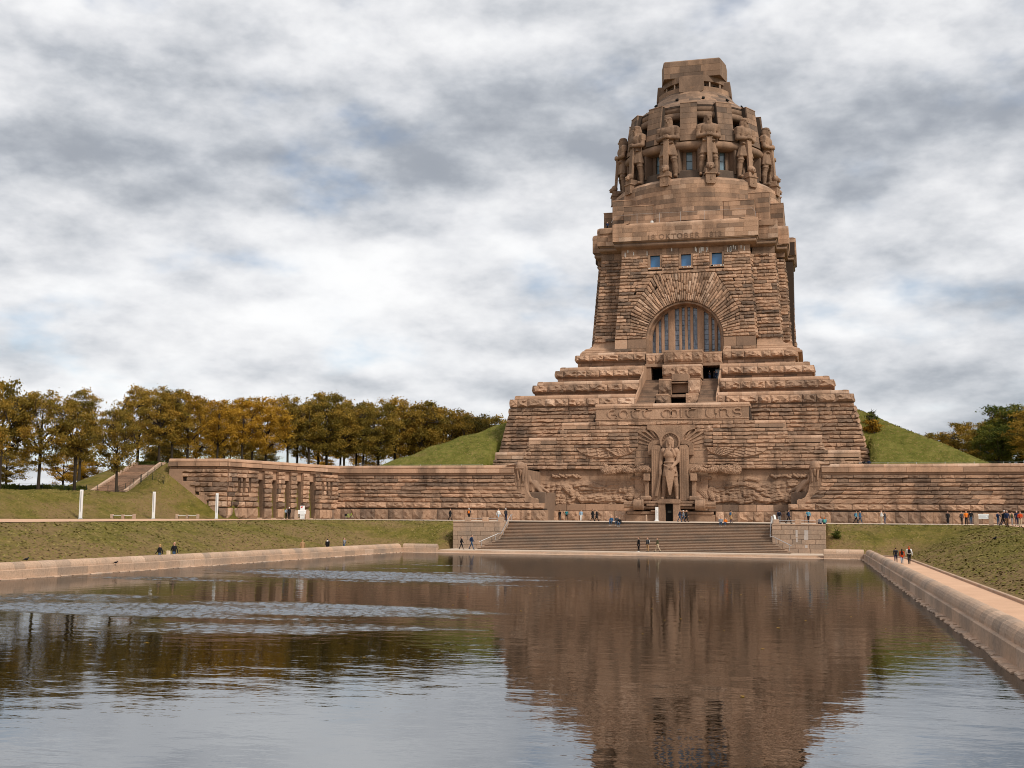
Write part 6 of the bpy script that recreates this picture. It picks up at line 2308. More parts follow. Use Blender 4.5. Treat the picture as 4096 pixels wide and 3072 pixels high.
part(pv, PO, "roof", np.concatenate(rf.V), rf.F, "ashlar", 0.5)

# ------------------------------------------------------------------ broad stairs, flanking blocks, landing at the water
SO = np.array((0, 150, 0))
ss = thing("grand_staircase", "broad flight of stone steps from the terrace down to the pool landing", "stairs", (0, 150, 0))
NS = 19
for k in range(NS):
    y0 = 146.8 + (154.4 - 146.8) * k / (NS - 1)
    z1_ = -3.55 + 3.55 * (k + 1) / NS
    hw = 17.4 if y0 > 149.5 else 17.4 + (149.5 - y0) * 0.86
    ye = 149.45 if y0 < 149.4 else 158.0
    b_ = MB().box(-hw, hw, y0, min(158.0, y0 + 0.8), z1_ - 0.055, z1_, 0.012).box(-hw, hw, y0 + 0.11, min(158.0, y0 + 0.9), z1_ - 0.30, z1_ - 0.05)
    part(ss, SO, "step", np.concatenate(b_.V), b_.F, "pale", random.uniform(0.0, 0.35))
b_ = MB().add([(-17.4, 147.5, -3.6), (17.4, 147.5, -3.6), (17.4, 158, -3.6), (-17.4, 158, -3.6), (-17.4, 147.6, -3.5), (17.4, 147.6, -3.5), (17.4, 158, -0.3), (-17.4, 158, -0.3)], BOXF)
part(ss, SO, "stair_bed", np.concatenate(b_.V), b_.F, "joint", 0.2)
for sgn in (-1, 1):
    side = "left" if sgn < 0 else "right"
    bo = np.array((sgn * 20.6, 149.5, -3.6))
    bk_ = thing("stair_block", "square ashlar block flanking the %s side of the broad stairs" % side, "wall", tuple(bo))
    S = LS(bo)
    A, B = sorted((sgn * 17.42, sgn * 23.85))
    cb = MB().box(A + 0.08, B - 0.08, 149.62, 158.2, -3.7, -0.06, 0, 0.3)
    part(bk_, bo, "block_core", np.concatenate(cb.V), cb.F, "joint", 0.3)
    masonry(S, front(lambda z: 149.5), rows_of(-3.6, -0.14, 0.58), lambda a, b: [(A, B, A, B)], 1.1, 2.0, 0, "flat", "pale", gap=0.012, tl=(0.0, 0.5))
    masonry(S, (lambda u, v, d: (17.42 - d, 158.0 - u, v)) if sgn > 0 else (lambda u, v, d: (-17.42 + d, 149.5 + u, v)), rows_of(-3.6, -0.14, 0.58), lambda a, b: [(0, 8.5, 0, 8.5)], 1.1, 2.0, 0, "flat", "pale", gap=0.012, tl=(0.0, 0.5))
    masonry(S, (lambda u, v, d: (23.85 + d, 149.5 + u, v)) if sgn > 0 else (lambda u, v, d: (-23.85 - d, 158.0 - u, v)), rows_of(-3.6, -0.14, 0.58), lambda a, b: [(0, 8.5, 0, 8.5)], 1.1, 2.0, 0, "flat", "pale", gap=0.012, tl=(0.1, 0.6))
    cu = course_cuts(A, B, 1.6, 2.4)
    for c0, c1 in zip(cu[:-1], cu[1:]):
        V_, F_ = boxVF(c0 + 0.006, c1 - 0.006, 149.44, 158.2, -0.14, 0.03, 0.02)
        S.add(V_, F_, tintr(0.4, 0.95), "pale")
    S.flush(bk_, "ashlar_stone", "ashlar_rest", 300)
    if sgn > 0:
        for (x0_, x1_, z0_, z1_) in ((20.25, 20.5, -1.6, -0.72), (20.3, 20.48, -2.2, -1.66), (21.3, 21.75, -1.3, -0.72), (21.25, 21.75, -1.9, -1.33), (21.35, 21.65, -2.9, -2.55)):
            part(bk_, bo, "lime_stain", *boxVF(x0_, x1_, 149.485, 149.6, z0_, z1_), plain("lime_wash", (0.48, 0.42, 0.38), 0.9, 0.1, 0.0, 0.25, 3.0))
    # handrail down the block
    hr = thing("handrail", "thin steel handrail running down the %s flank of the stairs" % side, "handrail", (sgn * 17.4, 150, -2))
    ho = (sgn * 17.4, 150, -2)
    pts = [(sgn * 17.2, 155.2, 0.95), (sgn * 17.2, 154.4, 0.95), (sgn * 17.2, 149.2, -1.55), (sgn * 17.6, 149.15, -1.57), (sgn * 19.75, 147.9, -2.62)]
    V, F = tube(pts, 0.045, 8)
    part(hr, ho, "rail", V, F, "steel", 0.5)
    for (x_, y_, z_) in ((sgn * 17.2, 154.6, 0.9), (sgn * 17.2, 152.4, 0.0), (sgn * 17.2, 150.4, -0.95), (sgn * 17.9, 149.05, -1.72), (sgn * 19.5, 148.05, -2.5)):
        V, F = tube([(x_, y_, z_), (x_, y_, z_ - 0.75)], 0.03, 6)
        part(hr, ho, "post", V, F, "steel", 0.5)
    # cube seats joined by a rail on top of the block
    kx = {-1: (-22.3, -19.85, -17.75), 1: (17.9, 20.55, 23.1)}[sgn]
    for i, x_ in enumerate(kx):
        ordn = ["first", "second", "third"][i]
        q = make("stone_bollard", *boxVF(-0.36, 0.36, -0.36, 0.36, 0, 0.55, 0.03), M["pale"], None, random.uniform(0.3, 0.8))
        q.location = (x_, 151.2, 0.032)
        tag(q, "low square stone block on the %s stair block, %s from the left" % (side, ordn), "stone block", "stone blocks joined by rails above the stairs")
    for i, (xa, xb) in enumerate(zip(kx[:-1], kx[1:])):
        q = make("guard_rail", *tube([(xa + 0.37, 0, 0), (xb - 0.37, 0, 0)], 0.035, 6), M["steel"])
        q.location = (0, 151.2, 0.42)
        tag(q, "low steel rail between stone blocks on the %s stair block, %s bay" % (side, ["left", "right"][i]), "rail", "rails on the stair blocks")

lo_ = np.array((0, 145, -3.6))
ld = thing("pool_landing", "pale stone landing with low steps at the water edge below the broad stairs", "landing", (0, 145, -3.6))
for k, (hw, y0, z1_) in enumerate(((23.5, 142.65, -3.55), (24.35, 142.15, -3.67), (25.2, 141.65, -3.79))):
    cu = course_cuts(-hw, hw, 2.2, 3.4)
    for c0, c1 in zip(cu[:-1], cu[1:]):
        V_, F_ = boxVF(c0 + 0.005, c1 - 0.005, y0, (149.5 if k == 0 else y0 + 1.2), z1_ - 0.35, z1_, 0.02)
        part(ld, lo_, "landing_slab", V_, F_, "paving" if k == 0 else "pale", random.uniform(0.5, 0.95))
for k in range(18):
    a = -26.4 + 52.8 * k / 18; b = -26.4 + 52.8 * (k + 1) / 18
    V_, F_ = boxVF(a + 0.005, b - 0.005, 140.7, 142.0, -4.3, -3.83, 0.02)
    V_ = [(x_, y_, z_ - (0.10 if y_ < 141.2 and z_ > -4 else 0)) for x_, y_, z_ in V_]
    part(ld, lo_, "water_slab", V_, F_, "pale", random.uniform(0.5, 0.9))

# ------------------------------------------------------------------ pool walls with rounded coping
def pool_wall(path, lab, seg=1.55, org=(0, 0, 0)):
    o = np.array(org, float)
    w = thing("pool_wall", lab, "wall", tuple(o))
    S = LS(o)
    face = [(-0.5, -4.8), (0.0, -4.8), (0.0, -3.36), (-0.03, -3.33), (-0.5, -3.33)]
    cop = [(-1.15, -3.34), (-0.22, -3.34)] + [(-0.62 + 0.46 * math.cos(R(a)), -3.30 + 0.46 * math.sin(R(a))) for a in range(-5, 186, 16)] + [(-1.15, -3.34)]
    foot = [(-0.1, -4.8), (0.32, -4.8), (0.30, -3.90), (0.22, -3.865), (-0.1, -3.86)]
    back = [(-1.05, -4.0), (-0.5, -4.0), (-0.5, -3.35), (-1.05, -3.35)]
    for pa, pb in zip(path[:-1], path[1:]):
        L = math.dist(pa, pb)
        P = lambda f: (pa[0] + (pb[0] - pa[0]) * f, pa[1] + (pb[1] - pa[1]) * f)
        for prof, sl, mt, nm in ((cop, seg, "pale", 1.0), (face, 3.2, "pale", 0.9)):
            n_ = max(1, int(round(L / sl)))
            cuts_ = [0] + [(k + random.uniform(-0.2, 0.2)) / n_ for k in range(1, n_)] + [1]
            for f0, f1 in zip(cuts_[:-1], cuts_[1:]):
                g_ = 0.012 / L
                V, F = sweep(prof, [P(f0 + (g_ if f0 > 0 else 0)), P(f1 - (g_ if f1 < 1 else 0))])
                c = np.mean(V, 0)
                S.add(V, F, tintr(0.1, 0.98), mt, w=nm / (10 + math.dist(c[:2], CAM[:2])))
        n_ = max(1, int(L / 0.7))
        for k in range(n_):
            a_, b_ = P((k + 0.02) / n_), P((k + 0.98) / n_)
            rnd = random.uniform(-0.10, 0.09)
            V, F = sweep([(d + (rnd if d > 0.2 else 0), z + random.uniform(-0.03, 0.02) * (z > -4)) for d, z in foot], [a_, b_])
            c = np.mean(V, 0)
            S.add(V, F, tintr(0.3, 0.98), "pale", w=0.6 / (10 + math.dist(c[:2], CAM[:2])))
        V, F = sweep(back, [pa, pb])
        part(w, o, "wall_back", V, F, "pale", 0.4)
    S.flush(w, "wall_stone", "wall_stones", 300)
    return w


pool_wall([(28.0, -12), (28.0, 141.2), (23.5, 141.2)][::-1][::-1][::-1], "rounded stone pool wall along the right edge with gravel walk behind", org=(28, 70, -4)) if False else None
pool_wall([(23.5, 141.25), (27.95, 141.25), (27.95, -12.0)], "rounded pale stone pool wall along the right side, turning at the far corner", org=(28, 70, -4))
pool_wall([(-27.95, 20.0), (-27.95, 141.25), (-23.5, 141.25)], "rounded pale stone pool wall along the left side, turning at the far corner", org=(-28, 70, -4))

# ------------------------------------------------------------------ trees
def tree_mesh(seed, H, RAD, clear, ntip, nleaf, leaf=0.29, spread=0.92):
    """one broad-leaved tree, base at the origin: wood (V, F) and leaves (V, F, tint)"""
    rg = np.random.default_rng(seed)
    rs_ = random.Random(seed)
    wood = MB()
    lean = Vector((rs_.uniform(-0.4, 0.4), rs_.uniform(-0.4, 0.4), 0))
    fork = clear + rs_.uniform(0.0, 1.0)
    trunk = [Vector((0, 0, -0.4)), Vector((0, 0, 0.3)), lean * 0.3 + Vector((0, 0, fork * 0.5)), lean * 0.6 + Vector((0, 0, fork)), lean + Vector((0, 0, H * 0.62)), lean * 1.3 + Vector((0, 0, H * 0.86))]
    wood.add(*tube(trunk, [0.42, 0.34, 0.28, 0.26, 0.15, 0.05], 8))
    limbs = []
    nl = rs_.randint(6, 8)
    for i in range(nl):
        a = 2 * math.pi * (i + rs_.uniform(-0.3, 0.3)) / nl
        z0 = fork + (H * 0.42 - fork + 2.0) * rs_.random() * 0.8
        L = RAD * rs_.uniform(0.55, 0.9)
        up_ = rs_.uniform(0.5, 1.15)
        p0 = lean * 0.6 + Vector((0, 0, z0))
        p1 = p0 + Vector((math.cos(a) * L * 0.45, math.sin(a) * L * 0.45, L * up_ * 0.55))
        p2 = p0 + Vector((math.cos(a) * L, math.sin(a) * L, L * up_ * 1.15))
        wood.add(*tube([p0, p1, p2], [0.17, 0.11, 0.04], 6))
        limbs.append((p0, p1, p2))
    zc, hz = (clear * 0.85 + H) / 2, (H - clear * 0.85) / 2
    tips = []
    while len(tips) < ntip:
        v = rg.normal(size=3); v /= np.linalg.norm(v)
        r_ = rg.uniform(0.35, 1.0) ** 0.55
        k = 1.0 - 0.30 * max(0, -v[2]) ** 2
        wav = 1 + 0.16 * math.sin(3 * math.atan2(v[1], v[0]) + seed) + 0.10 * math.sin(5 * v[2] + seed * 2)
        tips.append(Vector((v[0] * RAD * r_ * k * wav + lean.x, v[1] * RAD * r_ * k * wav + lean.y, zc + v[2] * hz * r_)))
    for tp in tips:
        q = min((pt for l in limbs for pt in (l[1], l[2])), key=lambda pt: (pt - tp).length + max(0, pt.z - tp.z) * 0.8)
        if (q - tp).length < RAD * 1.1:
            m = (q + tp) / 2 + Vector((rs_.uniform(-0.3, 0.3), rs_.uniform(-0.3, 0.3), rs_.uniform(-0.2, 0.3)))
            wood.add(*tube([q, m, tp], [0.06, 0.04, 0.02], 4, False))
    T = np.array([tuple(t_) for t_ in tips])
    n = ntip * nleaf
    ci = np.repeat(np.arange(ntip), nleaf)
    sz = rg.uniform(0.7, 1.3, ntip)[ci]
    off_ = rg.normal(size=(n, 3)) * np.array([spread, spread, spread * 0.55]) * sz[:, None] * 0.62
    C = T[ci] + off_
    U = rg.normal(size=(n, 3)); U /= np.linalg.norm(U, axis=1)[:, None]
    W = rg.normal(size=(n, 3)); W -= (W * U).sum(1)[:, None] * U; W /= np.linalg.norm(W, axis=1)[:, None]
    s_ = rg.uniform(0.6, 1.3, n)[:, None] * leaf * 0.5
    A = C - U * s_ * 1.3; B = C + W * s_ * 0.8; D_ = C + U * s_ * 1.3; E_ = C - W * s_ * 0.8
    LV_ = np.stack([A, B, D_, E_], 1).reshape(-1, 3)
    LF_ = (np.arange(n)[:, None] * 4 + np.arange(4)[None]).tolist()
    ct = rg.uniform(0, 1, ntip)[ci]
    tn_ = np.clip(0.65 * ct + 0.35 * rg.uniform(0, 1, n), 0, 1)
    return (np.concatenate(wood.V), wood.F), (LV_, LF_, np.repeat(tn_, 4))


VAR = []
for k, (H, RAD, clear, nt, nlf) in enumerate([(17, 5.2, 4.6, 108, 115), (17, 4.6, 5.2, 96, 115), (17, 5.6, 4.0, 118, 115), (17, 4.2, 5.5, 84, 115), (17, 5.0, 4.4, 76, 115)]):
    w_, l_ = tree_mesh(31 + k, H, RAD, clear, nt, nlf)
    mw = make("tmp_w", *w_, M["bark"]); ml_ = make("tmp_l", l_[0], l_[1], M["leaf"], None, l_[2])
    VAR.append((mw.data, ml_.data)); 
    for o in (mw, ml_):
        bpy.data.objects.remove(o)
GOLD = []
for k in range(len(VAR)):
    d = VAR[k][1].copy(); d.materials.clear(); d.materials.append(M["leafgold"]); GOLD.append(d)
GREEN = []
for k in range(len(VAR)):
    d = VAR[k][1].copy(); d.materials.clear(); d.materials.append(M["leafgreen"]); GREEN.append(d)


def tree(x, y, ztop, var, lab, group, gold=0, wide=1.0, clear_scale=1.0):
    z0 = float(ground_z(x, y))
    s_ = (ztop - z0) / 17.0
    o = thing("tree", lab, "tree", (x, y, z0), random.uniform(0, 6.28), group)
    o.scale = (s_ * wide, s_ * wide, s_)
    tk = bpy.data.objects.new("trunk", VAR[var][0]); COL.objects.link(tk); tk.parent = o
    cr = bpy.data.objects.new("crown", (VAR[var][1], GOLD[var], GREEN[var])[gold]); COL.objects.link(cr); cr.parent = o
    return o


LEFT = [(-88.4, 138.0, 19.6), (-91.4, 146.0, 20.3), (-87.8, 150.0, 19.6), (-85.9, 156.0, 18.6), (-99.0, 176.0, 21.8), (-74.8, 150.0, 16.2), (-103.2, 200.0, 25.6), (-89.9, 186.0, 23.9), (-98.6, 205.0, 25.4), (-87.7, 192.0, 23.0), (-99.1, 215.0, 25.2), (-86.2, 200.0, 22.6), (-96.4, 222.0, 25.2), (-85.2, 208.0, 24.0), (-93.1, 228.0, 25.6), (-83.1, 214.0, 24.6), (-81.1, 220.0, 25.4), (-86.4, 236.0, 26.6), (-78.3, 224.0, 24.6), (-83.2, 240.0, 27.8), (-76.8, 230.0, 27.2), (-80.5, 246.0, 27.3), (-75.4, 236.0, 25.7), (-78.3, 250.0, 26.6), (-72.7, 240.0, 25.6), (-71.3, 246.0, 26.6), (-70.2, 254.0, 26.8), (-69.8, 262.0, 26.7), (-64.7, 256.0, 26.7), (-66.2, 270.0, 26.6), (-61.7, 266.0, 25.6), (-62.2, 280.0, 25.6), (-57.8, 276.0, 25.5), (-58.5, 290.0, 25.8), (-58.5, 300.0, 26.0)]
ORD = ["first", "second", "third", "fourth", "fifth", "sixth", "seventh", "eighth", "ninth", "tenth", "eleventh", "twelfth", "thirteenth", "fourteenth", "fifteenth", "sixteenth", "seventeenth", "eighteenth", "nineteenth", "twentieth",
       "21st", "22nd", "23rd", "24th", "25th", "26th", "27th", "28th", "29th", "30th", "31st", "32nd", "33rd", "34th", "35th"]
GOLDI = {9, 11, 13, 15, 10}
for i, (x, y, zt_) in enumerate(LEFT):
    zt_ += 1.6 if i > 25 else 0.0
    tint_w = "golden" if i in GOLDI else "bronze-green"
    tree(x, y, zt_, i % 5, "%s autumn tree, %s from the left in the long row behind the walls" % (tint_w, ORD[i]), "autumn trees in the row on the left", 1 if i in GOLDI else 0, random.uniform(0.82, 1.0) if i < 25 else random.uniform(0.95, 1.15))
# more trees standing in the second row, seen through the trunks
BACK = [(-128, 195, 13), (-118, 205, 12), (-112, 190, 11.5), (-106, 215, 15), (-120, 240, 17), (-110, 250, 18), (-99, 245, 17), (-92, 262, 18), (-86, 275, 19), (-78, 285, 20), (-132, 170, 10.5), (-119, 176, 10)]
for i, (x, y, zt_) in enumerate(BACK):
    tree(x, y, zt_ + 1.0, (i + 2) % 5, "low golden-brown tree, %s from the left behind the trunks of the tall row" % ORD[i], "low trees behind the row", 1 if i % 3 else 0, 1.5)
RIGHT = [(47.5, 290.0, 19.6), (50.5, 280.0, 20.4), (53.1, 270.0, 21.9), (59.1, 285.0, 21.4), (58.6, 262.0, 21.2), (59.8, 250.0, 22.2), (61.8, 246.0, 23.8), (66.3, 240.0, 24.2), (62.5, 232.0, 21.0), (57.0, 240.0, 18.6)]
for i, (x, y, zt_) in enumerate(RIGHT):
    zt_ += 0.8
    tree(x, y, zt_, (i + 1) % 5, "dense dark olive tree, %s from the left behind the right mound" % ORD[i], "trees behind the mound on the right", 0 if i < 4 else (2 if i % 3 == 0 else 0), 1.3)

# shrubs on the right mound against the monument
sw_, sl_ = tree_mesh(77, 2.6, 1.7, 0.3, 40, 55, 0.22, 0.5)
for i, (x, y, s_, mt, lab) in enumerate([(32.4, 212, 0.36, "leafgreen", "dark green shrub at the top of the right mound beside the stone parapet"), (32.2, 206, 0.6, "leafgreen", "yellowing shrub halfway down the right mound beside the monument"),
                                          (32.4, 203, 0.85, "leafgold", "low yellow-green shrub near the foot of the right mound"), (36.0, 224, 0.5, "leafgreen", "small green shrub on the crest of the right mound"), (25.2, 152.0, 0.36, "leafgreen", "small dark bush against the right stair block")]):
    o = thing("shrub", lab, "shrub", (x, y, float(ground_z(x, y)) - 0.1), i * 1.3)
    o.scale = (s_, s_, s_)
    make("stem", *sw_, M["bark"], o)
    make("foliage", sl_[0], sl_[1], M[mt], o, sl_[2])
# hedge along the lawn's upper edge
rg = np.random.default_rng(3)
def hedge(name, pts, w, h, lab, n):
    o = thing(name, lab, "hedge", (pts[0][0], pts[0][1], float(ground_z(*pts[0]))))
    c = np.array(o.location)
    t_ = rg.uniform(0, 1, n)
    a, b = np.array(pts[0]), np.array(pts[1])
    d = (b - a) / np.linalg.norm(b - a); nn = np.array((-d[1], d[0]))
    P = a + t_[:, None] * (b - a) + nn * rg.uniform(-w, w, n)[:, None]
    zg = ground_z(P[:, 0], P[:, 1])
    C = np.stack([P[:, 0], P[:, 1], zg + rg.uniform(0.05, 1, n) ** 0.5 * h], -1) - c
    U = rg.normal(size=(n, 3)) * 0.14; W = rg.normal(size=(n, 3)) * 0.11
    V = np.stack([C - U, C + W, C + U, C - W], 1).reshape(-1, 3)
    make("foliage", V, (np.arange(n)[:, None] * 4 + np.arange(4)[None]).tolist(), M["leafgreen"], o, np.repeat(rg.uniform(0, 0.6, n), 4))
    cm_ = MB()
    k = 24
    for i in range(k):
        p0 = a + (b - a) * i / k; p1 = a + (b - a) * (i + 1) / k
        z0_, z1_ = float(ground_z(*p0)), float(ground_z(*p1))
        q = [(*(p0 - nn * w * 0.8), z0_), (*(p1 - nn * w * 0.8), z1_), (*(p1 + nn * w * 0.8), z1_), (*(p0 + nn * w * 0.8), z0_)]
        cm_.add(np.array([(x_, y_, z_ - 0.2) for x_, y_, z_ in q] + [(x_, y_, z_ + h * 0.75) for x_, y_, z_ in q]) - c, BOXF, 0.2)
    cm_.build("stems", M["leafgreen"], o)


hedge("hedge", ((-100, 141), (-86.6, 160)), 0.5, 0.95, "clipped dark green hedge along the top of the left lawn", 2600)
hedge("hedge", ((-78.6, 163), (-76.2, 166)), 0.5, 0.9, "short clipped hedge at the right foot of the far stairs", 700)
hedge("hedge", ((-94.3, 186.2), (-88.8, 186.2)), 0.4, 0.7, "short dark hedge across the head of the far stairs", 700)

# far stairs climbing the mound on the left
FO = (-86, 165, 4.0)
fs = thing("hill_stairs", "straight stone stairs with pale side kerbs climbing the mound among the trees", "stairs", FO)
n = 22
for k in range(n):
    f = k / n
    xl, xr = -89.0 - 5.1 * f, -83.0 - 5.95 * f
    yk = 165 + 20 * f; zk = 4.0 + 5.4 * (k + 1) / n
    b_ = MB().box(xl, xr, yk, yk + 2.2, zk - 0.8, zk, 0.01)
    part(fs, FO, "step", np.concatenate(b_.V), b_.F, "ashlar", random.uniform(0.25, 0.5))
for (a, b) in (((-89.0, 165.0), (-94.1, 185.0)), ((-83.0, 165.0), (-88.95, 185.0))):
    V, F = [], []
    for (x_, y_, z_) in ((a[0], a[1], 4.1), (b[0], b[1], 9.55), (b[0], b[1] + 1.5, 9.55)):
        V += [(x_ - 0.28, y_, z_ - 1.2), (x_ + 0.28, y_, z_ - 1.2), (x_ + 0.28, y_, z_ + 0.35), (x_ - 0.28, y_, z_ + 0.35)]
    for i in range(2):
        for k in range(4):
            F.append((i * 4 + k, i * 4 + (k + 1) % 4, (i + 1) * 4 + (k + 1) % 4, (i + 1) * 4 + k))
    F += [(3, 2, 1, 0), (8, 9, 10, 11)]
    part(fs, FO, "side_kerb", V, F, "pale", 0.8)


# fences
def fence(pts, n, h, lab, mat="iron", wires=4):
    o = thing("wire_fence", lab, "fence", (pts[0][0], pts[0][1], float(ground_z(*pts[0]))))
    c = np.array(o.location)
    P = []
    seg = np.linspace(0, len(pts) - 1, n)
    for s_ in seg:
        i = min(int(s_), len(pts) - 2); f = s_ - i
        x_ = pts[i][0] + (pts[i + 1][0] - pts[i][0]) * f; y_ = pts[i][1] + (pts[i + 1][1] - pts[i][1]) * f
        P.append((x_, y_, float(ground_z(x_, y_))))
    for q in P:
        V, F = tube([(q[0], q[1], q[2] - 0.3), (q[0], q[1], q[2] + h)], 0.045, 6)
        part(o, c, "post", V, F, mat)
    for w in range(wires):
        hh_ = h * (0.15 + 0.8 * w / max(1, wires - 1))
        V, F = tube([(q[0], q[1], q[2] + hh_) for q in P], 0.012, 4)
        part(o, c, "wire", V, F, mat)


fence([(-99, 139.5), (-85.5, 158.5), (-70.5, 155.5)], 15, 1.25, "dark green post and wire fence across the left lawn")
fence([(-83.0, 163.0), (-86.9, 184.0)], 8, 1.3, "dark green fence climbing beside the far stairs")
fence([(29.5, 188.5), (75.0, 188.5)], 12, 1.25, "thin grey wire fence on the bank above the right wing wall", "steel", 3)
fence([(-31, 188.5), (-60, 188.5)], 9, 1.15, "thin grey wire fence on the bank above the left wing wall", "steel", 3)
q = make("stone_parapet", *boxVF(-1.4, 1.3, -0.6, 0.6, 0, 1.25, 0.06), M["ashlar"], None, 0.5)
q.location = (32.5, 234, 20.0)
tag(q, "stone parapet end showing above the right mound beside the monument", "parapet")

# ------------------------------------------------------------------ people
CL = {}


def cloth(c, rough=0.85):
    k = tuple(round(v, 3) for v in c)
    if k not in CL:
        t = NT("cloth_%d" % len(CL))
        f = t.noise(9, 3, 0.6, t.pos())
        CL[k] = t.done(t.mix(f, tuple(v * 0.8 for v in c), tuple(min(1, v * 1.15) for v in c)), rough, 0.15)
    return CL[k]


C_ = dict(black=(0.012, 0.012, 0.014), navy=(0.015, 0.025, 0.06), blue=(0.035, 0.10, 0.20), teal=(0.02, 0.17, 0.20), denim=(0.04, 0.075, 0.13), paledenim=(0.25, 0.38, 0.50), white=(0.72, 0.72, 0.70),
          grey=(0.22, 0.23, 0.25), darkgrey=(0.05, 0.05, 0.055), orange=(0.78, 0.20, 0.02), red=(0.50, 0.055, 0.012), beige=(0.48, 0.38, 0.26), tan=(0.36, 0.22, 0.11), brown=(0.14, 0.075, 0.04), olive=(0.06, 0.06, 0.03),
          skin=(0.55, 0.31, 0.21), hair=(0.03, 0.018, 0.012), blond=(0.48, 0.30, 0.12), whitehair=(0.70, 0.69, 0.66), ginger=(0.40, 0.11, 0.03), skyblue=(0.10, 0.27, 0.36), green=(0.10, 0.42, 0.33))


def person(x, y, z, face, h, pose, hair, top, legs, label, shoes="black", coat=0.0, bag=None, hood=None, longhair=False, group=None, arms=None, bald=False):
    """face: degrees, 0 looks towards the camera, 90 to the right, 180 to the monument"""
    SK, HA, TO, LE, SH, BG, HD = range(7)
    P = []
    sit = pose == "sit"
    hip = 0.93 if not sit else 0.10
    dz = hip - 0.93
    P += [("ell", ((0, -0.01, 1.615 + dz), (0.074, 0.094, 0.112)), 0, SK), ("ell", ((0, 0.028, 1.652 + dz), (0.084, 0.090, 0.092)), 0.01, SK if bald else HA), ("cap", ((0, -0.098, 1.615 + dz), (0, -0.112, 1.59 + dz), 0.014, 0.018), 0.008, SK),
          ("cap", ((0, 0.01, 1.42 + dz), (0, 0, 1.54 + dz), 0.062, 0.055), 0.02, SK), ("ell", ((0, 0, 1.30 + dz), (0.185, 0.118, 0.19)), 0.03, TO), ("cap", ((0, 0, 1.02 + dz), (0, 0, 1.22 + dz), 0.150, 0.142), 0.04, TO), ("ell", ((0, 0.01, 0.93 + dz), (0.168, 0.130, 0.12)), 0.03, LE)]
    P += mir("ell", ((0.078, 0.005, 1.61 + dz), (0.014, 0.022, 0.032)), 0.006, SK)
    P += mir("cap", ((0.0, 0.01, 1.40 + dz), (0.165, 0.01, 1.385 + dz), 0.07, 0.075), 0.03, TO)
    if longhair:
        P.append(("cap", ((0, 0.06, 1.62 + dz), (0, 0.085, 1.40 + dz), 0.085, 0.07), 0.02, HA))
    if hood:
        P.append(("ell", ((0, 0.06, 1.46 + dz), (0.115, 0.085, 0.075)), 0.02, HD))
    if coat:
        P.append(("cap", ((0, 0.01, 0.95 - coat + dz), (0, 0, 1.15 + dz), 0.19, 0.155), 0.04, TO))
    sw_ = {"walk": 0.26, "stand": 0.03}.get(pose, 0)
    for s_, ph in ((-1, 1), (1, -1)):
        if sit:
            P += [("cap", ((s_ * 0.09, 0.0, 0.13), (s_ * 0.12, -0.40, 0.17), 0.088, 0.068), 0.02, LE), ("cap", ((s_ * 0.12, -0.40, 0.17), (s_ * 0.11, -0.46, -0.26), 0.066, 0.048), 0.02, LE), ("cap", ((s_ * 0.11, -0.46, -0.32), (s_ * 0.12, -0.62, -0.34), 0.045, 0.038), 0.015, SH)]
            P += [("cap", ((s_ * 0.215, 0, 1.37 + dz), (s_ * 0.26, -0.06, 1.10 + dz), 0.062, 0.052), 0.02, TO), ("cap", ((s_ * 0.26, -0.06, 1.10 + dz), (s_ * 0.10, -0.30, 1.06 + dz), 0.050, 0.038), 0.02, TO), ("ell", ((s_ * 0.07, -0.34, 1.06 + dz), (0.042, 0.045, 0.03)), 0.01, SK)]
            continue
        ky, fy = -sw_ * ph * 0.55, -sw_ * ph
        bend_ = 0.10 if (pose == "walk" and ph < 0) else 0.0
        P += [("cap", ((s_ * 0.088, 0.01, 0.90), (s_ * 0.10, ky, 0.49), 0.094, 0.066), 0.02, LE), ("cap", ((s_ * 0.10, ky, 0.49), (s_ * 0.105, fy + bend_, 0.10 + bend_ * 0.5), 0.064, 0.046), 0.02, LE),
              ("cap", ((s_ * 0.105, fy + bend_ + 0.03, 0.045 + bend_ * 0.5), (s_ * 0.12, fy + bend_ - 0.15, 0.04 + bend_ * 0.2), 0.043, 0.036), 0.015, SH)]
        ay = sw_ * ph * 0.8
        if arms == "up":
            el, wr = (s_ * 0.27, -0.10, 1.14), (s_ * 0.10, -0.22, 1.42)
        elif arms == "front":
            el, wr = (s_ * 0.27, 0.02, 1.10), (s_ * 0.08, -0.24, 1.12)
        else:
            el, wr = (s_ * 0.26, ay * 0.5 + 0.02, 1.09), (s_ * 0.265, ay - 0.06, 0.86)
        P += [("cap", ((s_ * 0.215, 0, 1.37), el, 0.062, 0.050), 0.02, TO), ("cap", (el, wr, 0.048, 0.036), 0.02, TO), ("ell", ((wr[0], wr[1] - 0.015, wr[2] - 0.055), (0.026, 0.042, 0.052)), 0.01, SK)]
        for k in range(4):
            P.append(("cap", ((wr[0], wr[1] - 0.045 + 0.022 * k, wr[2] - 0.09), (wr[0] - s_ * 0.006, wr[1] - 0.05 + 0.022 * k, wr[2] - 0.135 + 0.008 * abs(k - 1.4)), 0.011, 0.009), 0.004, SK))
        P.append(("cap", ((wr[0] - s_ * 0.01, wr[1] - 0.055, wr[2] - 0.05), (wr[0] - s_ * 0.016, wr[1] - 0.082, wr[2] - 0.088), 0.012, 0.010), 0.004, SK))
    V, F, T = solid(P, 0.027)
    s_ = h / 1.755
    mats = [cloth(C_["skin"], 0.6), cloth(C_[hair]), cloth(C_[top]), cloth(C_[legs]), cloth(C_[shoes]), cloth(C_["black"]), cloth(C_[hood] if hood else C_["black"])]
    o = make("person", V * s_, F, mats, None, None, True, T)
    o.location = (x, y, z)
    o.rotation_euler = (0, 0, R(face))
    tag(o, label, "person", group)
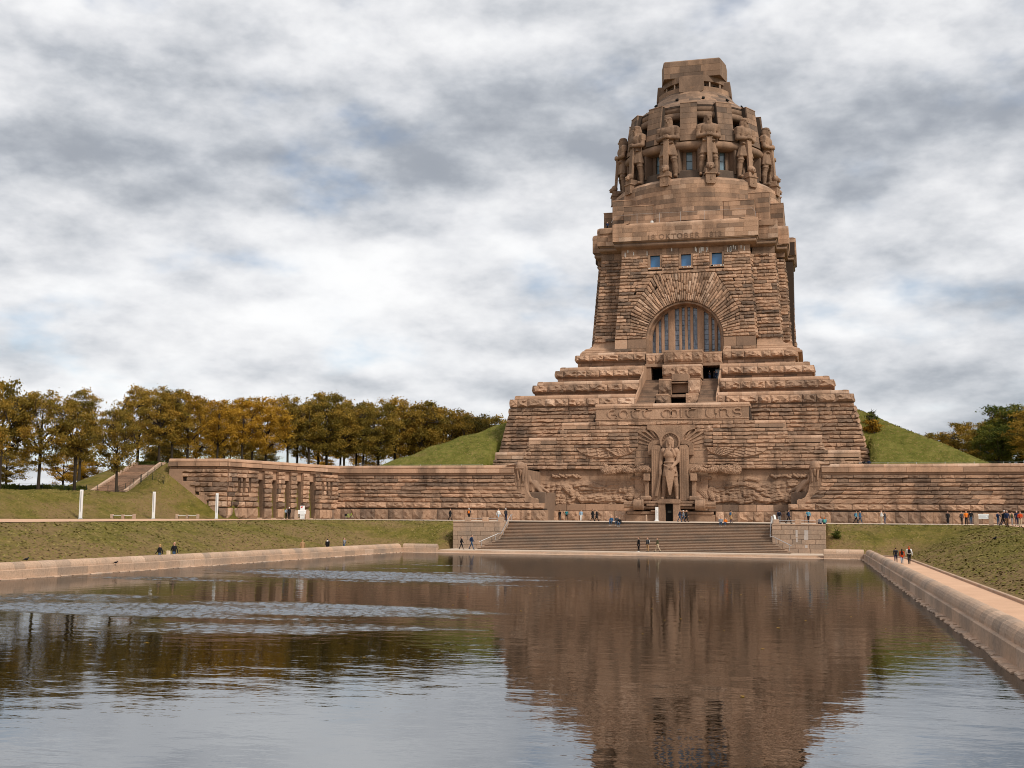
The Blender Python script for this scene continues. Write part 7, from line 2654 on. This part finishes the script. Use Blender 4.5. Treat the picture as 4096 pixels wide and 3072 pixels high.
    if bag:
        V, F, _ = solid([("box", ((0, 0.17, 1.22 + dz), (0.13, 0.075, 0.19), 0.05), 0, 0), ("box", ((0, 0.25, 1.14 + dz), (0.09, 0.03, 0.09), 0.025), 0.01, 0)] + mir("cap", ((0.10, 0.10, 1.40 + dz), (0.12, -0.11, 1.30 + dz), 0.022, 0.022), 0.01, 0), 0.03)
        make("backpack", V * s_, F, cloth(C_[bag]), o)
    return o


def tz(x, y):
    return float(upper(np.array(x), np.array(y))) + 0.05


G1, G2 = "visitors on the terrace", "visitors by the pool"
tr = lambda x, y, *a, **k: person(x, y, tz(x, y), *a, **k)
tr(-29.1, 165, 90, 1.72, "walk", "hair", "black", "black", "person in black walking right at the left end of the terrace", coat=0.2, group=G1)
tr(-22.7, 153.0, 180, 1.72, "stand", "whitehair", "darkgrey", "black", "person with an orange backpack behind the left stair block", bag="orange", group=G1)
tr(-18.4, 152.4, 60, 1.66, "walk", "ginger", "white", "paledenim", "red-haired person in white top and pale jeans beside the left handrail", longhair=True, shoes="white", group=G1)
tr(-17.6, 153.2, 150, 1.74, "stand", "whitehair", "darkgrey", "navy", "white-haired person in dark jacket behind the left handrail", group=G1)
tr(-17.4, 187, 150, 1.72, "stand", "hair", "black", "darkgrey", "person in black jacket and grey trousers facing the relief wall", group=G1)
tr(-16.3, 187, 180, 1.76, "stand", "hair", "teal", "black", "person in teal jacket facing the relief wall", group=G1)
tr(-14.1, 188, 10, 1.74, "stand", "hair", "paledenim", "white", "person in pale blue jacket and white trousers at the relief wall", shoes="white", group=G1)
tr(-9.6, 174, 80, 1.80, "walk", "hair", "black", "black", "taller of two people in long black coats walking across the terrace", coat=0.3, group=G1)
tr(-9.1, 174.6, 95, 1.72, "walk", "blond", "black", "black", "shorter of two people in black coats walking across the terrace", coat=0.28, group=G1)
tr(3.6, 172, 85, 1.78, "walk", "hair", "navy", "denim", "person in navy jacket, left of three walking past the doorway", group=G1)
tr(4.0, 173.2, 95, 1.72, "walk", "whitehair", "grey", "denim", "grey-haired person in the middle of three walking past the doorway", group=G1)
tr(4.5, 172.4, 90, 1.76, "walk", "hair", "black", "black", "person in black coat, right of three walking past the doorway", coat=0.25, group=G1)
tr(12.0, 156.2, 160, 1.72, "stand", "hair", "tan", "navy", "person in tan coat with a blue backpack at the head of the stairs", coat=0.32, bag="blue", group=G1)
for (x, hr_, tp, lg, lab, dz_) in ((-3.5, "hair", "blue", "denim", "person in blue sitting on the stairs, left of three", 0), (-2.8, "hair", "darkgrey", "denim", "person in dark top sitting on the stairs, middle of three", 0), (-2.35, "hair", "black", "denim", "person in black sitting on the stairs, right of three", -0.17),
                                 (10.8, "ginger", "grey", "denim", "red-haired person in grey hoodie sitting on the top step", 0), (11.4, "blond", "orange", "denim", "child in orange jacket sitting on the top step", 0)):
    person(x, 154.55 - (0.36 if dz_ else 0), 0.0 + dz_ - 0.02, random.uniform(-12, 12), 1.72 if tp != "orange" else 1.45, "sit", hr_, tp, lg, lab, "white", group="people sitting on the stairs", longhair=hr_ == "ginger")
tr(18.2, 153.5, 200, 1.72, "stand", "hair", "navy", "grey", "person in navy jacket with dark backpack behind the right stair block", bag="black", group=G1)
tr(19.4, 152.6, 100, 1.76, "walk", "hair", "navy", "black", "person in dark jacket striding right above the right stair block", bag="black", group=G1)
tr(21.8, 152.8, 200, 1.78, "walk", "hair", "skyblue", "black", "person in pale teal jacket walking above the right stair block", shoes="white", group=G1)
person(23.25, 150.1, 0.05, 195, 1.70, "sit", "ginger", "grey", "navy", "person in grey top sitting on the right stair block's corner", group=G1)
person(23.72, 150.15, 0.05, 180, 1.66, "sit", "ginger", "skyblue", "darkgrey", "long-haired person sitting at the right stair block's corner", longhair=True, bag="green", group=G1)
tr(28.2, 172, 95, 1.72, "walk", "hair", "skyblue", "black", "left of two people in blue jackets walking before the right wing wall", bag="blue", group=G1)
tr(28.75, 172.5, 90, 1.76, "walk", "brown", "blue", "denim", "right of two people in blue jackets walking before the right wing wall", longhair=True, group=G1)
tr(31.5, 170, 100, 1.80, "stand", "skin", "white", "beige", "bald person in white shirt and beige trousers before the right wing wall", shoes="white", arms="front", group=G1, bald=True)
tr(32.0, 171.2, 60, 1.68, "stand", "brown", "darkgrey", "denim", "person in dark top half hidden behind the one in a white shirt", group=G1)
tr(39.9, 168, 20, 1.74, "stand", "hair", "black", "black", "person in a long black coat standing alone before the right wing wall", coat=0.5, shoes="white", group=G1)
tr(41.3, 165, 30, 1.70, "stand", "blond", "darkgrey", "black", "person in dark clothes beside the one in an orange jacket", group=G1)
tr(41.75, 164, 0, 1.78, "stand", "orange", "orange", "black", "person in orange jacket and cap on the right terrace", group=G1)
tr(42.2, 163, 170, 1.82, "stand", "hair", "black", "denim", "person in black top and jeans left of the information board", shoes="white", group=G1)
g = "tour group at the right edge"
tr(44.8, 158, 20, 1.66, "stand", "brown", "navy", "denim", "person in navy jacket with raised hands, leftmost of the group beside the board", arms="up", hood="white", group=g)
tr(45.2, 157, 110, 1.70, "walk", "brown", "black", "black", "person in black striding, second from left in the group at the board", group=g)
tr(44.6, 151.5, 100, 1.82, "walk", "whitehair", "black", "navy", "white-haired person in black coat, third in the group at the board", coat=0.2, group=g)
tr(43.4, 141.5, 20, 1.84, "stand", "whitehair", "navy", "brown", "tall white-haired person in navy jumper and brown trousers before the group", group=g)
tr(46.1, 156, 60, 1.64, "stand", "brown", "olive", "grey", "person in dark green top holding a paper in the group", arms="front", group=g)
tr(46.5, 155, 350, 1.80, "stand", "whitehair", "navy", "navy", "white-haired person in dark suit near the right edge of the group", group=g)
tr(45.0, 143, 15, 1.76, "stand", "brown", "red", "beige", "person in red jacket with folded arms at the right picture edge", arms="front", group=g)
tr(-50.7, 155.5, 150, 1.66, "stand", "hair", "grey", "black", "person with a blue and white backpack before the gate pavilion", bag="paledenim", group="couple before the pavilion")
tr(-50.15, 155.3, 170, 1.76, "stand", "whitehair", "black", "black", "white-haired person in black before the gate pavilion", group="couple before the pavilion")
pz = -3.545
person(-21.1, 144.4, pz, 95, 1.64, "walk", "hair", "black", "black", "person in black walking on the landing below the left stair block", group=G2, longhair=True)
person(-19.9, 144.9, pz, 90, 1.86, "walk", "hair", "navy", "denim", "tall person in navy with a blue bag on the landing below the left stair block", bag="blue", group=G2)
person(1.4, 145.6, pz, 300, 1.80, "stand", "hair", "black", "black", "person all in black standing at the foot of the stairs", coat=0.15, shoes="white", group=G2)
person(2.5, 145.8, pz, 320, 1.78, "stand", "brown", "darkgrey", "tan", "person in grey jacket and shorts at the foot of the stairs", bag="white", group=G2)
person(3.7, 145.9, pz, 280, 1.76, "walk", "brown", "olive", "beige", "person in olive jacket and beige trousers walking at the foot of the stairs", group=G2)
gz = -3.71
person(30.2, 122.0, gz, 175, 1.54, "walk", "hair", "darkgrey", "navy", "left of three walkers on the right gravel walk, in a dark jacket", group=G2, bag="black")
person(30.7, 121.0, gz, 180, 1.46, "walk", "hair", "red", "paledenim", "middle of three walkers on the right gravel walk, in a red jacket", group=G2, bag="black", longhair=True, coat=0.1)
person(31.3, 120.2, gz, 185, 1.74, "walk", "ginger", "white", "black", "right of three walkers on the right gravel walk, in a white jacket", group=G2, bag="black", hood="red")
person(-30.6, 88.6, gz, 270, 1.66, "walk", "blond", "black", "denim", "blond person with a shopping bag behind the left pool wall", group=G2)
person(-30.2, 90.2, gz, 260, 1.80, "walk", "skin", "black", "denim", "bald person in black behind the left pool wall", group=G2, bald=True)
person(-30.4, 116.6, gz, 200, 1.66, "stand", "blond", "tan", "brown", "person in tan coat behind the left pool wall", group=G2, coat=0.2)
person(-30.2, 122.8, gz, 180, 1.70, "walk", "black", "black", "black", "person in black with a white hood behind the left pool wall", group=G2, hood="white")
person(-30.2, 127.6, gz, 100, 1.76, "walk", "brown", "grey", "denim", "person in grey-blue jacket nearest the far corner of the left pool wall", group=G2, arms="up")
person(4.6, 213.9, 25.86, 20, 1.75, "stand", "hair", "black", "navy", "person in black in the right doorway high on the monument", arms="front", group="visitors in the upper doorway")
person(5.4, 214.4, 25.86, 60, 1.68, "stand", "brown", "darkgrey", "denim", "person in jeans in the right doorway high on the monument", group="visitors in the upper doorway")
person(6.0, 211.9, 25.5, 10, 1.66, "stand", "ginger", "navy", "denim", "person coming down the right upper stair on the monument", group="visitors in the upper doorway")
person(30.0, 187.2, float(ground_z(30.0, 187.2)), 180, 1.55, "stand", "hair", "black", "black", "left of two dark heads showing over the right wing wall by the monument", group="people behind the wing wall")
person(30.8, 187.3, float(ground_z(30.8, 187.3)), 180, 1.5, "stand", "hair", "navy", "black", "right of two dark heads showing over the right wing wall by the monument", group="people behind the wing wall")
person(-15.2, 219.9, 56.2, 20, 1.72, "stand", "blond", "navy", "black", "blond person leaning over the cornice at the left corner of the tower", group="visitors on the cornice")
person(-6.2, 217.4, 55.6, 0, 1.72, "stand", "red", "white", "black", "person in a red cap behind the cornice of the tower", group="visitors on the cornice")

# shopping bag carried behind the left wall
q = make("shopping_bag", *boxVF(-0.16, 0.16, -0.07, 0.07, 0, 0.36, 0.02), cloth((0.75, 0.60, 0.42)))
q.location = (-30.2, 89.3, -2.98)
tag(q, "pale paper shopping bag held between the couple behind the left pool wall", "bag")

# ------------------------------------------------------------------ light columns, benches, boards
for i, (x, y, lab) in enumerate(((-67.3, 130.8, "tall white light column on the left walk, nearest the picture's left edge"), (-64.4, 143.0, "tall white light column on the left walk, the middle one of three"), (-60.7, 153.6, "tall white light column on the left walk, beside the pavilion's bank"))):
    z0 = float(ground_z(x, y)) + 0.04
    o = thing("light_column", lab, "lamp", (x, y, z0), 0.25, "white light columns on the left walk")
    make("column", *boxVF(-0.18, 0.18, -0.16, 0.16, 0, 3.65, 0.03), M["white"], o)
    make("light_slot", *boxVF(-0.05, 0.05, -0.19, -0.15, 0.9, 3.45, 0.01), M["steel"], o)
    make("foot_plate", *boxVF(-0.24, 0.24, -0.22, 0.22, -0.05, 0.05, 0.01), M["steel"], o)
for i, (px0, py0, lab) in enumerate(((-65.2, 137.0, "stone bench with pale seat slats on the left walk, left one of two"), (-62.3, 148.3, "stone bench with pale seat slats on the left walk, right one of two"))):
    z0 = float(ground_z(px0, py0)) + 0.04
    o = thing("bench", lab, "bench", (px0, py0, z0), R(14), "benches on the left walk")
    for k, xx_ in enumerate((-1.45, 0.0, 1.45)):
        make("leg", *boxVF(xx_ - 0.16, xx_ + 0.16, -0.28, 0.28, 0, 0.62 if k != 1 else 0.56, 0.03), M["pale"], o, 0.8 if k != 1 else 0.3)
    for sl in range(3):
        for (xa, xb) in ((-1.28, -0.17), (0.17, 1.28)):
            make("seat_slat", *boxVF(xa, xb, -0.24 + sl * 0.17, -0.10 + sl * 0.17, 0.42, 0.48, 0.01), M["white"], o)


def board(x, y, rz, lab, stela):
    z0 = tz(x, y)
    o = thing("information_board", lab, "sign", (x, y, z0), rz)
    for s_ in (-1, 1):
        V, F = prism([(-0.26, 0), (0.26, 0), (0.26, 1.15), (0.18, 1.3), (-0.18, 1.3), (-0.26, 1.15)], -0.22, 0.22)
        make("stone_post", [(vx + s_ * 0.82, vy, vz) for vx, vy, vz in V], F, M["pale"], o, 0.45)
    V_, F_ = boxVF(-0.6, 0.6, -0.03, 0.03, 0, 0.62, 0.01)
    pn = make("panel", [(vx, vy * 1.0 - 0.18 + vz * 0.25, vz * 0.95 + 0.75) for vx, vy, vz in V_], F_, M["white"], o)
    for k in range(5):
        b_ = boxVF(-0.5, 0.5 - 0.13 * (k % 3), -0.045, -0.031, 0.10 + 0.1 * k, 0.125 + 0.1 * k)
        make("text_line", [(vx, vy - 0.18 + vz * 0.25, vz * 0.95 + 0.75) for vx, vy, vz in b_[0]], b_[1], cloth((0.35, 0.36, 0.38)), pn)
    return o


board(42.1, 150.3, R(-8), "white information panel between two stone posts on the right terrace", False)
bo_ = board(-50.4, 160.2, R(20), "white information panel between two stone posts before the gate pavilion", True)
o = thing("notice_stele", "tall white notice stele with a red emblem behind the information panel at the pavilion", "sign", (-50.9, 161.4, tz(-50.9, 161.4)), R(20))
make("panel", *boxVF(-0.34, 0.34, -0.04, 0.04, 0, 1.98, 0.01), M["white"], o)
V, F, _ = solid([("ell", ((-0.12, -0.05, 1.78), (0.14, 0.02, 0.12)), 0, 0), ("cap", ((-0.2, -0.05, 1.66), (0.02, -0.05, 1.86), 0.04, 0.05), 0.02, 0)], 0.03)
make("emblem", V, F, cloth((0.65, 0.05, 0.03)), o)
for k in range(6):
    make("text_line", *boxVF(-0.26, 0.24 - 0.1 * (k % 2), -0.055, -0.041, 0.5 + 0.12 * k, 0.53 + 0.12 * k), cloth((0.35, 0.36, 0.38)), o)
o = thing("door_stele", "narrow white notice stele standing left of the relief wall door", "sign", (-1.75, 187.6, tz(-1.75, 187.6)), 0)
make("panel", *boxVF(-0.24, 0.24, -0.04, 0.04, 0.12, 2.25, 0.01), M["white"], o)
make("foot", *boxVF(-0.36, 0.36, -0.2, 0.2, 0, 0.12, 0.02), M["white"], o)
for k in range(9):
    make("text_line", *boxVF(-0.17, 0.16 - 0.06 * (k % 3), -0.055, -0.041, 0.5 + 0.15 * k, 0.54 + 0.15 * k), cloth((0.4, 0.4, 0.42)), o)
V, F = tube([(0, 0, 0), (0, 0, 0.85), (0, 0, 0.98), (0, 0, 1.02)], [0.16, 0.14, 0.10, 0.02], 12)
o = make("bollard", V, F, M["pale"], None, 0.4)
o.location = (-3.4, 187.4, tz(-3.4, 187.4))
tag(o, "short stone bollard left of the white stele at the relief wall", "bollard")
o = thing("folding_sign", "white folding pavement sign by the right handrail", "sign", (17.5, 156.2, tz(17.5, 156.2)), R(70))
for s_ in (-1, 1):
    V_, F_ = boxVF(-0.3, 0.3, -0.02, 0.02, 0, 1.1, 0.01)
    make("panel", [(vx, vy + s_ * (0.28 - vz * 0.24), vz) for vx, vy, vz in V_], F_, M["white"], o)


# bicycles
def bike(x, y, rz, col, lab):
    z0 = tz(x, y)
    o = thing("bicycle", lab, "bicycle", (x, y, z0), rz, "bicycles by the pavilion")
    mt = cloth(col, 0.4)
    for sx_ in (-0.52, 0.52):
        ring_ = [(sx_ + 0.33 * math.cos(2 * math.pi * k / 20), 0, 0.34 + 0.33 * math.sin(2 * math.pi * k / 20)) for k in range(21)]
        w_ = make("wheel", *tube(ring_, 0.022, 6, False), cloth(C_["black"]), o)
        for k in range(5):
            a = math.pi * k / 5
            make("spoke", *tube([(sx_ - 0.32 * math.cos(a), 0, 0.34 - 0.32 * math.sin(a)), (sx_ + 0.32 * math.cos(a), 0, 0.34 + 0.32 * math.sin(a))], 0.005, 4), M["steel"], w_)
    fr = MB()
    for pts in ([(-0.52, 0, 0.34), (-0.05, 0, 0.30), (0.36, 0, 0.78), (-0.18, 0, 0.80), (-0.05, 0, 0.30)], [(-0.52, 0, 0.34), (-0.18, 0, 0.80), (-0.21, 0, 0.92)], [(0.52, 0, 0.34), (0.36, 0, 0.78), (0.33, 0, 0.98)]):
        for a, b in zip(pts[:-1], pts[1:]):
            fr.add(*tube([a, b], 0.024, 6))
    fr.build("frame", mt, o)
    make("saddle", *boxVF(-0.34, -0.10, -0.07, 0.07, 0.92, 0.98, 0.02), cloth(C_["black"]), o)
    make("handlebar", *tube([(0.22, -0.28, 1.02), (0.33, -0.12, 1.0), (0.33, 0.12, 1.0), (0.22, 0.28, 1.02)], 0.018, 6), cloth(C_["black"]), o)
    return o


b1 = bike(-50.9, 179.6, R(12), (0.30, 0.50, 0.03), "lime green bicycle leaning by the foot of the left wing wall")
make("pannier", *boxVF(-0.75, -0.4, -0.16, 0.16, 0.45, 0.85, 0.05), cloth(C_["black"]), b1)
bike(-54.6, 168.3, R(75), (0.30, 0.30, 0.31), "grey bicycle parked between the pavilion's last pillars")

# birds on the pool's edge
def crow(x, y, z, rz, s_, lab):
    P = [("ell", ((0, 0, 0.15), (0.065, 0.14, 0.075)), 0, 0), ("ell", ((0, -0.13, 0.24), (0.045, 0.055, 0.048)), 0.03, 0), ("cap", ((0, -0.18, 0.24), (0, -0.235, 0.225), 0.016, 0.006), 0.01, 0), ("cap", ((0, 0.12, 0.13), (0, 0.27, 0.08), 0.035, 0.022), 0.02, 0)]
    P += mir("cap", ((0.055, -0.05, 0.17), (0.045, 0.2, 0.11), 0.035, 0.015), 0.02, 0) + mir("cap", ((0.025, 0.0, 0.09), (0.027, -0.01, 0.0), 0.010, 0.008), 0.005, 0) + mir("cap", ((0.027, -0.01, 0.004), (0.03, -0.06, 0.004), 0.008, 0.006), 0.004, 0)
    V, F, _ = solid(P, 0.014)
    o = make("crow", V * s_, F, cloth((0.01, 0.01, 0.012), 0.5), None, None, True)
    o.location = (x, y, z); o.rotation_euler = (0, 0, R(rz))
    tag(o, lab, "bird", "crows near the pool")


crow(-28.55, 68.6, -2.85, 100, 1.0, "black crow perched on the left pool wall's coping near the picture's edge")
crow(-27.85, 78.0, -3.335, 90, 0.9, "black crow standing low on the left pool wall's ledge at the water")
crow(39.2, 121.0, float(ground_z(39.2, 121.0)), 30, 1.5, "black crow standing on the right grass bank")

# leaves drifting on the water
lf = MB()
rg = np.random.default_rng(9)
for k in range(90):
    x, y = rg.uniform(-12, 26), rg.uniform(22, 110)
    a = rg.uniform(0, 6.28); s_ = rg.uniform(0.05, 0.11)
    lf.add([(x - s_ * math.cos(a), y - s_ * math.sin(a), WATER_Z + 0.012), (x + s_ * 0.6 * math.sin(a), y - s_ * 0.6 * math.cos(a), WATER_Z + 0.02), (x + s_ * math.cos(a), y + s_ * math.sin(a), WATER_Z + 0.012), (x - s_ * 0.6 * math.sin(a), y + s_ * 0.6 * math.cos(a), WATER_Z + 0.02)], [(0, 1, 2, 3)], rg.uniform(0.4, 1))
lo2 = lf.build("fallen_leaves", M["leafgold"])
tag(lo2, "scattered yellow leaves floating on the pool", "leaves", None, "stuff")
